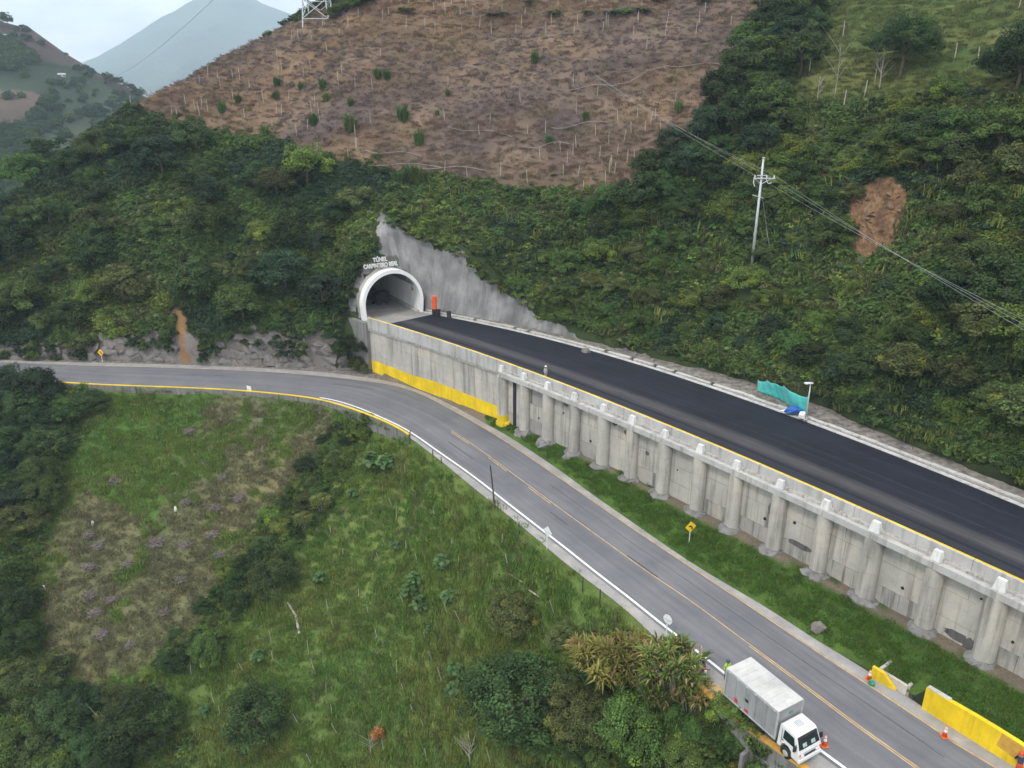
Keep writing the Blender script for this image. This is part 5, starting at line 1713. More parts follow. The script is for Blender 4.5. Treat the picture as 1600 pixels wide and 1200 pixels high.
# ------------------------------------------------------------------ people
def person(label, base, rz, pose, colours, helmet=None, vest=False):
    """one skinned figure; pose is a dict of joint places in metres"""
    J = {'pelvis': (0, 0, .95), 'belly': (0, 0, 1.12), 'chest': (0, .0, 1.32), 'neck': (0, 0, 1.48), 'head': (0, -.02, 1.60), 'crown': (0, -.02, 1.72),
         'shL': (.19, 0, 1.42), 'elL': (.26, .02, 1.15), 'wrL': (.27, -.08, .92), 'haL': (.27, -.11, .84),
         'shR': (-.19, 0, 1.42), 'elR': (-.26, .02, 1.15), 'wrR': (-.27, -.08, .92), 'haR': (-.27, -.11, .84),
         'hiL': (.10, 0, .90), 'knL': (.11, -.02, .50), 'anL': (.11, .02, .10), 'toL': (.12, -.15, .04),
         'hiR': (-.10, 0, .90), 'knR': (-.11, -.02, .50), 'anR': (-.11, .02, .10), 'toR': (-.12, -.15, .04)}
    J.update(pose)
    Rr = {'pelvis': .15, 'belly': .14, 'chest': .16, 'neck': .06, 'head': .10, 'crown': .085, 'sh': .075, 'el': .05, 'wr': .038, 'ha': .04, 'hi': .10, 'kn': .07, 'an': .05, 'to': .05}
    E = [('pelvis', 'belly'), ('belly', 'chest'), ('chest', 'neck'), ('neck', 'head'), ('head', 'crown')]
    for s_ in 'LR':
        E += [('chest', 'sh' + s_), ('sh' + s_, 'el' + s_), ('el' + s_, 'wr' + s_), ('wr' + s_, 'ha' + s_), ('pelvis', 'hi' + s_), ('hi' + s_, 'kn' + s_), ('kn' + s_, 'an' + s_), ('an' + s_, 'to' + s_)]
    names = list(J); idx = {n_: i for i, n_ in enumerate(names)}
    me = bpy.data.meshes.new('body'); me.from_pydata([J[n_] for n_ in names], [(idx[a], idx[b_]) for a, b_ in E], [])
    t = bpy.data.objects.new('body_tmp', me); COL.objects.link(t)
    sk = t.modifiers.new('skin', 'SKIN'); t.modifiers.new('sub', 'SUBSURF').levels = 1
    for n_ in names:
        r = Rr.get(n_, Rr.get(n_[:2], .06))
        v_ = me.skin_vertices[0].data[idx[n_]]; v_.radius = (r, r * (0.8 if n_ in ('chest', 'belly', 'pelvis') else 1)); v_.use_root = (n_ == 'pelvis')
    bpy.context.view_layer.update()
    bm_ = bpy.data.meshes.new_from_object(t.evaluated_get(bpy.context.evaluated_depsgraph_get()))
    bpy.data.objects.remove(t)
    bm_.name = 'body'
    bm_.materials.clear()
    shirt, trousers, skin, boots = colours
    for c in (shirt, trousers, skin, boots): bm_.materials.append(c)
    # colour each face after the joint it lies nearest
    jn = np.array([J[n_] for n_ in names])
    for p in bm_.polygons:
        d_ = np.linalg.norm(jn - np.array(p.center), axis=1); n_ = names[int(np.argmin(d_))]
        p.material_index = 2 if n_ in ('head', 'crown', 'neck') or n_[:2] in ('ha', 'wr') else 3 if n_[:2] in ('an', 'to') else 1 if n_[:2] in ('hi', 'kn') or n_ == 'pelvis' else 0
        p.use_smooth = True
    root = empty('person', base, label, 'person', rz=rz)
    link('body', bm_, root)
    hx, hy, hz_ = J['crown']; kx, ky, kz = J['head']
    if helmet:
        MB().lathe((hx, hy, hz_ - 0.04), [(0.16, 0), (0.125, 0.02), (0.12, 0.07), (0.085, 0.125), (0.02, 0.145)], 16).build('helmet', helmet, root, True)
    # face
    fb = MB()
    fb.box((kx, ky - 0.105, kz - 0.01), (0.025, 0.04, 0.04))
    fb.build('nose', skin, root)
    for s_ in (-1, 1):
        MB().box((kx + s_ * 0.035, ky - 0.098, kz + 0.025), (0.025, 0.015, 0.012)).build('eye', M['black'], root)
        MB().box((kx + s_ * 0.105, ky + 0.01, kz), (0.02, 0.05, 0.06)).build('ear', skin, root)
    MB().box((kx, ky - 0.098, kz - 0.055), (0.05, 0.015, 0.01)).build('mouth', M['redmark'], root)
    # fingers of both hands
    for s_ in 'LR':
        hp = Vector(J['ha' + s_]); wp = Vector(J['wr' + s_]); dr = (hp - wp).normalized(); sd_ = dr.cross(Vector((0, 0, 1)))
        sd_ = sd_.normalized() if sd_.length > 1e-3 else Vector((1, 0, 0))
        for i, (o_, ln) in enumerate(((-.03, .07), (-.01, .08), (.01, .075), (.03, .06))):
            a = hp + sd_ * o_
            MB().tube([a, a + dr * ln * .6, a + dr * ln + Vector((0, -.015, -.01))], [.011, .010, .008], 6).build('finger', skin, root)
        MB().tube([wp + dr * .03 + sd_ * .03, wp + dr * .07 + sd_ * .065], [.012, .009], 6).build('thumb', skin, root)
    return root


skin_m = plain('skin', (0.30, 0.17, 0.11), 0.5, 0, .05)
hv = plain('hi_vis_green', (0.42, 0.72, 0.06), 0.6)
navy = plain('navy_cloth', (0.02, 0.025, 0.05), 0.8)
greyc = plain('grey_cloth', (0.42, 0.42, 0.43), 0.8)
q = at(1134, 1062, 0)
pg = person('person in bright green vest and dark green cap standing behind the truck', (q[0], q[1], 0.0), 0.5, {'elL': (.28, -.06, 1.18), 'wrL': (.2, -.25, 1.1), 'haL': (.17, -.31, 1.1)}, (hv, navy, skin_m, M['black']), plain('dark_green_cap', (0.02, 0.10, 0.07), 0.6))
MB().box((0, -0.14, 1.25), (0.30, 0.015, 0.05)).build('reflective_stripe', M['white_paint'], pg)
_p, _ = wsec(closest(C_WALL, at(842, 585, Z_PAR))[0] - 0.5, 0.75)
person('person in white helmet and pale clothes behind the parapet of the upper road', (_p[0], _p[1], Z_UP), 0.8, {}, (greyc, greyc, skin_m, M['black']), M['white_paint'])
q = at(1588, 1214, 0)
person('person in red helmet and dark shirt bending at the end of yellow wall', (q[0], q[1], 0.0), 2.6,
       {'belly': (0, -.12, 1.10), 'chest': (0, -.28, 1.22), 'neck': (0, -.40, 1.30), 'head': (0, -.48, 1.37), 'crown': (0, -.52, 1.48), 'shL': (.19, -.32, 1.27), 'shR': (-.19, -.32, 1.27), 'elL': (.26, -.45, 1.0), 'wrL': (.2, -.62, .85), 'haL': (.18, -.7, .82),
        'elR': (-.26, -.48, 1.02), 'wrR': (-.2, -.66, .92), 'haR': (-.18, -.74, .9)}, (navy, plain('red_trousers', (0.45, 0.05, 0.04), 0.8), skin_m, M['black']), plain('red_helmet', (0.6, 0.06, 0.03), 0.35))

# ------------------------------------------------------------------ motorcycle half hidden by the canes
q0, q1 = at(1101, 1068, 0)[:2], at(1098, 1048, 0)[:2]
mv = (q1 - q0) / np.linalg.norm(q1 - q0)
moto = empty('motorcycle', (*q0, 0.0), 'dark motorcycle parked behind the spiky cane clumps at the lay-by', 'motorcycle', rz=math.atan2(mv[1], mv[0]))
for x in (0.0, 1.3):
    b = MB(); n, m2 = 24, 8
    V = []
    for i in range(n):
        q = 2 * PI * i / n
        for j in range(m2):
            w = 2 * PI * j / m2
            V.append((x + (0.27 + 0.06 * math.cos(w)) * math.cos(q), 0.06 * math.sin(w), 0.33 + (0.27 + 0.06 * math.cos(w)) * math.sin(q)))
    b.add(V, [(i * m2 + j, ((i + 1) % n) * m2 + j, ((i + 1) % n) * m2 + (j + 1) % m2, i * m2 + (j + 1) % m2) for i in range(n) for j in range(m2)])
    w_ = b.build('wheel', M['black'], moto, True)
    sp = MB()
    for i in range(8):
        q = 2 * PI * i / 8; sp.tube([(x, 0, .33), (x + .23 * math.cos(q), 0, .33 + .23 * math.sin(q))], .012, 4)
    sp.build('spokes', M['alu'], w_)
MB().tube([(0, 0.07, .33), (.28, 0.07, .95)], .03, 8).build('fork', M['alu'], moto); MB().tube([(0, -0.07, .33), (.28, -0.07, .95)], .03, 8).build('fork', M['alu'], moto)
MB().tube([(.3, -.35, 1.05), (.26, -.12, 1.0), (.26, .12, 1.0), (.3, .35, 1.05)], .02, 8).build('handlebar', M['black'], moto)
MB().tube([(.28, 0, .9), (.55, 0, .45), (.95, 0, .4), (1.3, 0, .33)], .035, 8).build('frame', M['dark_metal'], moto)
MB().box((.55, 0, .45), (.4, .24, .32)).build('engine', M['alu'], moto, bevel=.04)
MB().add([(.3, -.13, .78), (.75, -.12, .72), (.75, .12, .72), (.3, .13, .78), (.33, -.1, .98), (.7, -.09, .9), (.7, .09, .9), (.33, .1, .98)], [(3, 2, 1, 0), (4, 5, 6, 7), (0, 1, 5, 4), (1, 2, 6, 5), (2, 3, 7, 6), (3, 0, 4, 7)]).build('tank', M['redmark'], moto, bevel=.03)
MB().box((1.05, 0, .80), (.65, .22, .1)).build('seat', M['black'], moto, bevel=.03)
MB().lathe((.2, 0, .92), [(.09, -.06), (.1, .02), (.03, .06)], 12, axis='x').build('headlight', M['sign_back'], moto)
for x in (-.02, 1.32):
    MB().box((x, 0, .69), (.4, .12, .02)).build('mudguard', M['dark_metal'], moto)

# dumped white panel below the lay-by
q = hit(BV_SLOPE, 1081, 1184)
wp_ = MB().box((0, 0, 0.05), (0.75, 2.3, 0.06), 0, 0, 0.9).build('dumped_panel', M['white_paint'])
wp_.location = (q[0], q[1], q[2] + 0.25); wp_.rotation_euler = (0.5, 0.1, -0.35)
tag(wp_, 'white panel dumped on the slope below the cane clumps', 'panel')

# ------------------------------------------------------------------ plants: prototypes
def leaf_mesh(name, C, NRM, L, Wd, tone, mat, rng, droop=0.0):
    """many small four-cornered leaves: centre, facing, length, width, colour"""
    n = len(C)
    r = rng.normal(size=(n, 3)); 
    a = np.cross(NRM, r); a /= np.linalg.norm(a, axis=1)[:, None] + 1e-9
    b = np.cross(NRM, a); b /= np.linalg.norm(b, axis=1)[:, None] + 1e-9
    L = np.broadcast_to(L, n)[:, None]; Wd = np.broadcast_to(Wd, n)[:, None]
    V = np.stack([C - a * L / 2, C + b * Wd / 2 + NRM * L * 0.08, C + a * L / 2 - NRM * L * droop, C - b * Wd / 2 + NRM * L * 0.08], 1).reshape(-1, 3)
    F = np.arange(4 * n).reshape(n, 4)
    me = np_mesh(name, V, F, [mat])
    set_col(me, 'tone', np.repeat(np.clip(tone, 0.003, 0.9), 4, 0))
    return me


def dirs(n, rng, zmin=-1.0):
    z = rng.uniform(zmin, 1, n); q = rng.uniform(0, 2 * PI, n); s = np.sqrt(1 - z * z)
    return np.c_[s * np.cos(q), s * np.sin(q), z]


def crown_mesh(name, seed, base, clumps=46, per=75, leaf=0.11, flat=0.85, zmin=-0.35, spread=0.32, shape=0.35, var=0.28, mat=None, centre=(0, 0, 0.0), yellow=0.0):
    """uneven crown of radius about 1: leaf clumps on a lumpy dome, gaps between"""
    rng = np.random.default_rng(seed)
    D = dirs(clumps, rng, zmin)
    lump_ = 1 + shape * np.array([mnoise.noise(Vector((d[0] * 1.7 + seed, d[1] * 1.7, d[2] * 1.7))) for d in D])
    rad = rng.uniform(0.45, 0.92, clumps) ** 0.7 * lump_
    CC = D * rad[:, None] * np.array([1, 1, flat])[None]
    cr = rng.uniform(0.6, 1.15, clumps) * spread
    ct = np.clip(rng.normal(1, var, clumps), 0.45, 1.9)
    cy = rng.uniform(0, 1, clumps) < yellow
    C, N_, T = [], [], []
    for i in range(clumps):
        d = dirs(per, rng, -0.5)
        C.append(CC[i] + d * (cr[i] * rng.uniform(0.55, 1.05, per))[:, None] * np.array([1, 1, 0.75]))
        nn = d * 0.6 + D[i] * 0.4 + np.array([0, 0, 0.55]) + rng.normal(size=(per, 3)) * 0.42
        N_.append(nn / np.linalg.norm(nn, axis=1)[:, None])
        col = np.array(base) * ct[i]
        if cy[i]: col = col * np.array([1.7, 1.45, 0.9])
        T.append(col[None] * np.clip(rng.normal(1, 0.18, (per, 1)), 0.5, 1.7) * (1 + rng.normal(0, 0.06, (per, 3))))
    C = np.vstack(C) + np.array(centre); N_ = np.vstack(N_); T = np.vstack(T)
    L = leaf * rng.uniform(0.7, 1.35, len(C))
    return leaf_mesh(name, C, N_, L, L * rng.uniform(0.5, 0.75, len(C)), T, mat or M['leaf'], rng, 0.15)


def trunk_mesh(name, seed, h=1.0, r=0.055, mat=None, limbs=5):
    rr = random.Random(seed)
    b = MB()
    b.tube([(0, 0, -0.35), (rr.uniform(-.05, .05), rr.uniform(-.05, .05), h * 0.5), (rr.uniform(-.1, .1), rr.uniform(-.1, .1), h * 1.1)], [r * 1.3, r, r * 0.55], 7)
    for k in range(limbs):
        q = rr.uniform(0, 2 * PI); z0 = h * rr.uniform(0.45, 0.95); ln = rr.uniform(0.45, 0.8)
        b.tube([(0, 0, z0), (math.cos(q) * ln * .5, math.sin(q) * ln * .5, z0 + ln * .35), (math.cos(q) * ln, math.sin(q) * ln, z0 + ln * rr.uniform(.4, .8))], [r * .55, r * .35, r * .12], 5)
    return b.mesh(name, mat or M['bark'])


G_DARK, G_MID, G_OLIVE, G_LIGHT, G_BLUE = (0.036, 0.068, 0.021), (0.062, 0.110, 0.026), (0.080, 0.106, 0.033), (0.106, 0.158, 0.032), (0.033, 0.064, 0.031)
NEAR_P = []
TREE_P = []       # (crown, trunk) with crown radius 1 about its middle
for i, (colr, fl, sh, yl) in enumerate(((G_DARK, .85, .4, .0), (G_MID, .8, .45, .04), (G_BLUE, .95, .4, .0), (G_OLIVE, .55, .5, .05), (G_DARK, 1.05, .35, .03), (G_LIGHT, .75, .45, .08), (G_OLIVE, .85, .4, .12))):
    TREE_P.append((crown_mesh('crown', 300 + i, colr, 60, 105, 0.085, fl, -0.4, 0.30, sh, 0.26, yellow=yl), trunk_mesh('trunk', 340 + i)))
for i, (colr, fl, sh) in enumerate(((G_DARK, .85, .45), (G_MID, .8, .5), (G_OLIVE, .75, .5))):
    NEAR_P.append((crown_mesh('crown', 380 + i, colr, 120, 105, 0.058, fl, -0.4, 0.23, sh, 0.26, yellow=.05), trunk_mesh('trunk', 390 + i, r=.06)))
TREE_P += NEAR_P
SHRUB = []
for i, (colr, fl) in enumerate(((G_DARK, .8), (G_MID, .75), (G_OLIVE, .7), (G_LIGHT, .8), (G_BLUE, .9), (G_MID, .6))):
    SHRUB.append(crown_mesh('foliage', 400 + i, colr, 22, 34, 0.20, fl, -0.1, 0.38, .4, 0.28, yellow=0.03))


def blades(name, seed, n, rad, h, w, base, var=0.2, lean=0.5, mat=None, curve=0.3, tip=None):
    """upright grass blades in a round patch; two faces each"""
    rng = np.random.default_rng(seed)
    q = rng.uniform(0, 2 * PI, n); r = rad * np.sqrt(rng.uniform(0, 1, n))
    x, y = r * np.cos(q), r * np.sin(q)
    a = rng.uniform(0, 2 * PI, n); ln = lean * rng.uniform(0.2, 1, n)
    hh = h * rng.uniform(0.55, 1.15, n); ww = w * rng.uniform(0.7, 1.3, n)
    dx, dy = np.cos(a) * ln * hh, np.sin(a) * ln * hh
    sx, sy = -np.sin(a) * ww / 2, np.cos(a) * ww / 2
    z0 = np.full(n, -0.06)
    P0 = np.c_[x - sx, y - sy, z0]; P1 = np.c_[x + sx, y + sy, z0]
    P2 = np.c_[x + dx * .4 + sx * .8, y + dy * .4 + sy * .8, hh * .62]; P3 = np.c_[x + dx * .4 - sx * .8, y + dy * .4 - sy * .8, hh * .62]
    P4 = np.c_[x + dx, y + dy, hh * (1 - curve * ln)]
    V = np.stack([P0, P1, P2, P3, P4], 1).reshape(-1, 3)
    b = np.arange(n) * 5
    F = [tuple(f) for f in np.c_[b, b + 1, b + 2, b + 3].tolist()] + [tuple(f) for f in np.c_[b + 3, b + 2, b + 4].tolist()]
    me = np_mesh(name, V, F, [mat or M['grass']])
    T = np.array(base)[None] * np.clip(rng.normal(1, var, (n, 1)), .5, 1.7) * (1 + rng.normal(0, .07, (n, 3)))
    set_col(me, 'tone', np.repeat(np.clip(T, .003, .9), 5, 0))
    return me


GR_A = blades('tuft', 1, 70, 0.75, 0.42, 0.055, (0.116, 0.188, 0.038), .25, .7)
GR_B = blades('tuft', 2, 70, 0.75, 0.50, 0.05, (0.152, 0.204, 0.050), .25, .8)
GR_C = blades('tuft', 3, 60, 0.7, 0.36, 0.06, (0.094, 0.168, 0.034), .25, .6)
GR_DRY = blades('tuft', 4, 60, 0.75, 0.32, 0.05, (0.165, 0.160, 0.082), .25, .9)
GR_DRY2 = blades('tuft', 5, 55, 0.75, 0.30, 0.05, (0.140, 0.140, 0.072), .25, .9)
GR_SHORT = blades('tuft', 6, 80, 0.6, 0.20, 0.04, (0.070, 0.138, 0.022), .2, .7)
BR_A = blades('tuft', 7, 60, 0.9, 0.50, 0.06, (0.172, 0.119, 0.079), .25, .9)
BR_B = blades('tuft', 8, 60, 0.9, 0.45, 0.06, (0.144, 0.106, 0.088), .25, .9)
BR_C = blades('tuft', 9, 55, 0.9, 0.55, 0.05, (0.205, 0.155, 0.088), .25, .8)
BR_G = blades('tuft', 12, 50, 0.8, 0.45, 0.05, (0.085, 0.098, 0.034), .25, .8)
PA_A = blades('tuft', 10, 70, 0.8, 0.30, 0.06, (0.108, 0.132, 0.042), .2, .8)
PA_B = blades('tuft', 11, 70, 0.8, 0.34, 0.06, (0.086, 0.112, 0.034), .2, .8)


def twig_mesh(name, seed, n=26, r=0.9, h=0.7, col='wood_grey', th=0.016):
    rr = random.Random(seed); b = MB()
    for _ in range(n):
        q = rr.uniform(0, 2 * PI); rad = rr.uniform(0, .4) * r
        x, y = rad * math.cos(q), rad * math.sin(q); q2 = q + rr.uniform(-1, 1); ln = rr.uniform(.4, 1) * r
        x2, y2, z2 = x + math.cos(q2) * ln, y + math.sin(q2) * ln, rr.uniform(.15, 1) * h
        b.tube([(x, y, -.05), (x + (x2 - x) * .5 + rr.uniform(-.1, .1), y + (y2 - y) * .5 + rr.uniform(-.1, .1), z2 * .65), (x2, y2, z2)], [th, th * .8, th * .5], 3, cap=False)
    return b.mesh(name, M[col])


M['twig'] = plain('purple_grey_twigs', (0.20, 0.155, 0.15), 0.9, 0, 0.25, 3)
TW_A, TW_B = twig_mesh('twigs', 1, 30, 1.0, .6, 'twig', .028), twig_mesh('twigs', 2, 26, 1.1, .5, 'twig', .028)


def proto_obj(me):
    o = bpy.data.objects.new(me.name + '_pattern', me)
    return o


def scatter(name, P, ids, scl, protos, label=None, rng=RNG, tilt=0.15, kind='stuff'):
    """one uncountable mass: small plants set on points by geometry nodes"""
    P = np.asarray(P, np.float32)
    n = len(P)
    if n == 0: return None
    me = bpy.data.meshes.new(name)
    me.vertices.add(n); me.vertices.foreach_set('co', P.ravel())
    a = me.attributes.new('pick', 'INT', 'POINT'); a.data.foreach_set('value', np.asarray(ids, np.int32))
    a = me.attributes.new('size', 'FLOAT_VECTOR', 'POINT')
    sc3 = np.repeat(np.asarray(scl, np.float32)[:, None], 3, 1) if np.ndim(scl) == 1 else np.asarray(scl, np.float32)
    a.data.foreach_set('vector', sc3.ravel().astype(np.float32))
    a = me.attributes.new('turn', 'FLOAT_VECTOR', 'POINT')
    rot = np.c_[rng.normal(0, tilt, n), rng.normal(0, tilt, n), rng.uniform(0, 2 * PI, n)]
    a.data.foreach_set('vector', rot.astype(np.float32).ravel())
    me.update()
    o = tag(link(name, me), label, None, None, kind)
    ng = bpy.data.node_groups.new(name + '_scatter', 'GeometryNodeTree')
    ng.interface.new_socket('Geometry', in_out='INPUT', socket_type='NodeSocketGeometry')
    ng.interface.new_socket('Geometry', in_out='OUTPUT', socket_type='NodeSocketGeometry')
    N, Lk = ng.nodes, ng.links
    gi, go = N.new('NodeGroupInput'), N.new('NodeGroupOutput')
    join = N.new('GeometryNodeJoinGeometry')

    def named(nm, ty):
        q = N.new('GeometryNodeInputNamedAttribute'); q.data_type = ty; q.inputs['Name'].default_value = nm
        return q.outputs['Attribute']
    pick, size, turn = named('pick', 'INT'), named('size', 'FLOAT_VECTOR'), named('turn', 'FLOAT_VECTOR')
    for k, pm in enumerate(protos):
        cmp_ = N.new('FunctionNodeCompare'); cmp_.data_type = 'INT'; cmp_.operation = 'EQUAL'
        Lk.new(pick, cmp_.inputs[2]); cmp_.inputs[3].default_value = k
        oi = N.new('GeometryNodeObjectInfo'); oi.inputs['Object'].default_value = PROTO[pm.name]
        ip = N.new('GeometryNodeInstanceOnPoints')
        Lk.new(gi.outputs[0], ip.inputs['Points']); Lk.new(cmp_.outputs[0], ip.inputs['Selection'])
        Lk.new(oi.outputs['Geometry'], ip.inputs['Instance'])
        e2r = N.new('FunctionNodeEulerToRotation'); Lk.new(turn, e2r.inputs[0]); Lk.new(e2r.outputs[0], ip.inputs['Rotation'])
        Lk.new(size, ip.inputs['Scale'])
        Lk.new(ip.outputs[0], join.inputs[0])
    Lk.new(join.outputs[0], go.inputs[0])
    md = o.modifiers.new('scatter', 'NODES'); md.node_group = ng
    return o


PROTO = {}
for _pm in SHRUB + [GR_A, GR_B, GR_C, GR_DRY, GR_DRY2, GR_SHORT, BR_A, BR_B, BR_C, BR_G, PA_A, PA_B, TW_A, TW_B] + [t[0] for t in TREE_P]:
    PROTO[_pm.name] = proto_obj(_pm)

# ------------------------------------------------------------------ where plants stand
# area-weighted points on the hillside
def surface_points(V, F, n, rng, mask=None):
    q = V[F]
    ar = 0.5 * np.linalg.norm(np.cross(q[:, 2] - q[:, 0], q[:, 3] - q[:, 1]), axis=1)
    if mask is not None: ar = ar * mask
    idx = rng.choice(len(F), n, p=ar / ar.sum())
    a, b = rng.uniform(0, 1, (2, n, 1))
    p = q[idx]
    return p[:, 0] * (1 - a) * (1 - b) + p[:, 1] * a * (1 - b) + p[:, 2] * a * b + p[:, 3] * (1 - a) * b, idx


def spaced(P, dmin, keep=None):
    """keep points at least dmin apart (dmin may vary)"""
    cell = {}
    out = []
    dm = np.broadcast_to(dmin, len(P)); cs = float(np.max(dm))
    for i, p in enumerate(P):
        c = (int(p[0] // cs), int(p[1] // cs)); ok = True
        for dx in (-1, 0, 1):
            for dy in (-1, 0, 1):
                for j in cell.get((c[0] + dx, c[1] + dy), ()):
                    if (P[j][0] - p[0]) ** 2 + (P[j][1] - p[1]) ** 2 < dm[i] ** 2: ok = False; break
                if not ok: break
            if not ok: break
        if ok:
            cell.setdefault(c, []).append(i); out.append(i)
    return np.array(out, int)


q4 = HV[HF]
f_d = dgrid[HF].mean(1); f_hc = hcg[HF].mean(1); f_x = fxg[HF].mean(1)
f_u, f_v = project(q4.mean(1))
f_brown = zb_[HF].any(1); f_past = zp_[HF].any(1); f_slide = zs_[HF].any(1) | z_soil2[HF].any(1); f_shot = zshot[HF].any(1)
f_cliff = f_d < f_hc / 4 + 0.3
f_vis = (f_u > -260) & (f_u < 1860) & (f_v > -160) & (f_d < 120)
f_bush = f_vis & ~f_brown & ~f_past & ~f_slide & ~f_shot & ~(f_cliff & (f_x > -27))
in_bore = lambda P: ((((P[:, :2] - T_C) @ T_X / (R_OUT + 0.6)) ** 2 + ((P[:, 2] - Z_UP) / (H_OUT + 0.5)) ** 2) < 1) & (((P[:, :2] - T_C) @ T_Y) < 6.5)

# trees: crown sizes by wood
F_LEFT = [(-220, 345), (0, 305), (100, 262), (185, 228), (245, 210), (330, 242), (430, 258), (500, 276), (575, 292), (566, 330), (560, 395), (545, 425), (532, 470), (525, 505), (480, 515), (330, 505), (260, 500), (100, 518), (0, 528), (-220, 535)]
F_BELT = [(985, 318), (1015, 268), (1080, 208), (1145, 148), (1165, 95), (1235, 20), (1280, -60), (1290, 20), (1262, 70), (1225, 120), (1195, 170), (1230, 215), (1150, 265), (1100, 335), (1010, 352)]
F_RIGHT = [(1440, 245), (1560, 235), (1800, 200), (1800, 720), (1600, 690), (1480, 640), (1400, 640), (1330, 610), (1420, 540), (1500, 420), (1440, 300), (1420, 240)]
F_MIDR = [(860, 330), (985, 322), (1100, 340), (1160, 270), (1400, 180), (1430, 280), (1330, 290), (1300, 420), (1150, 500), (1000, 520), (880, 490), (850, 420)]
F_LOWR = [(880, 500), (1000, 520), (1150, 500), (1300, 430), (1480, 470), (1420, 560), (1330, 610), (1480, 650), (1600, 705), (1750, 740), (1400, 690), (1200, 625), (1050, 575), (930, 545)]
TREES = 0


def plant_tree(base, crown_r, kind, label, group, trunk=1.0, name='tree', sz=None, cat='tree'):
    """a tree: trunk and crown"""
    global TREES
    TREES += 1
    if name == 'tree' and crown_r < 2.2 and group:
        name = cat = 'bush'; label = label.replace(' tree ', ' bush ')
    cm, tm = TREE_P[kind]
    r = empty(name, (base[0], base[1], base[2] - 0.15), label, cat, group, rz=random.uniform(0, 2 * PI))
    c = link('crown', cm, r); c.location = (0, 0, crown_r * trunk); k = random.uniform(.9, 1.12); c.scale = (crown_r * k, crown_r / k, crown_r * (sz or random.uniform(.85, 1.1)))
    t = link('trunk', tm, r); t.scale = (crown_r * .9,) * 2 + (crown_r * trunk,)
    return r


LOOK = ['dense dark green', 'mid green leafy', 'bluish green dense', 'flat topped olive', 'tall dark green', 'light green', 'yellowish olive', 'finely leaved dark green', 'finely leaved mid green', 'finely leaved olive']
PLACES_L = [(lambda u, v: v > 455, 'just above the rock cliff'), (lambda u, v: u > 520, 'beside the tunnel'), (lambda u, v: (u < 250) & (v < 265), 'on the left ridge line'), (lambda u, v: v < 280, 'along the brown field edge'),
            (lambda u, v: u < 90, 'at the left edge'), (lambda u, v: u < 270, 'left of the orange soil gully'), (lambda u, v: u < 400, 'straight above the orange soil gully'), (lambda u, v: u < 521, 'midway between gully and tunnel')]
PLACES_B = [(lambda u, v: v < 110, 'near the top of the frame'), (lambda u, v: v < 200, 'in the middle of the belt'), (lambda u, v: v < 999, 'at the foot of the brown field')]
PLACES_R = [(lambda u, v: v < 260, 'below the pasture'), (lambda u, v: v < 450, 'right of the bare soil slide'), (lambda u, v: v < 560, 'under the three wires'), (lambda u, v: v < 999, 'low above the dark upper road')]
PLACES_M = [(lambda u, v: u < 1000, 'above the tunnel road, left part'), (lambda u, v: u < 1170, 'left of the utility pole'), (lambda u, v: u < 1310, 'right of the utility pole'), (lambda u, v: u < 1999, 'beside the bare soil slide')]


def tree_label(kind, r, u, v, places, what='tree'):
    sz = 'small' if r < 2.1 else 'medium' if r < 2.8 else 'large'
    pl = next(t for f, t in places if f(u, v))
    return f'{sz} {LOOK[kind]} {what} {pl}'


def wood(poly, n, dmin, sizes, kinds, label, group, seed, dlim=(2.0, 120), trunk=(0.75, 1.1), mask=None, name='tree', cat='tree'):
    rng = np.random.default_rng(seed)
    mk = inpoly(f_u, f_v, poly) & (f_d > dlim[0]) & (f_d < dlim[1]) & ~f_shot
    if mask is not None: mk &= mask
    if not mk.any(): return
    P, _ = surface_points(HV, HF, n * 12, rng, mk.astype(float))
    P = P[~in_bore(P)]
    _tu, _tv = project(P); P = P[~((_tu > 255) & (_tu < 305) & (_tv > 470)) & ~((_tu > 528) & (_tu < 600) & (_tv > 372))]
    P = P[spaced(P, dmin)][:n]
    for p in P:
        r, k = rng.uniform(*sizes), int(rng.choice(kinds)); (pu,), (pv,) = project(p)
        plant_tree(p, r, k, tree_label(k, r, pu, pv, label, cat), group, rng.uniform(*trunk), name, cat=cat)


wood(F_LEFT, 185, 3.5, (2.2, 4.2), [0, 0, 1, 2, 4, 3, 6, 1, 5], PLACES_L, 'trees of the wood left of the tunnel', 1)
wood(F_BELT, 50, 3.2, (2.2, 3.8), [0, 4, 2, 0, 1], PLACES_B, 'trees in the belt right of the brown field', 2)
wood(F_RIGHT, 75, 3.2, (1.9, 3.6), [0, 3, 6, 1, 1, 5], PLACES_R, 'trees on the slope at the right edge', 3)
wood(F_LOWR, 85, 2.8, (1.1, 2.2), [1, 5, 0, 1, 3, 2], PLACES_M, 'bushes on the slope above the upper road', 6, dlim=(2.5, 60), trunk=(.3, .6), name='bush', cat='bush')
wood(F_MIDR, 85, 3.1, (1.3, 2.6), [1, 5, 6, 3, 5, 1], PLACES_M, 'small trees on the slope around the utility pole', 4, trunk=(.5, .8), name='bush', cat='bush')

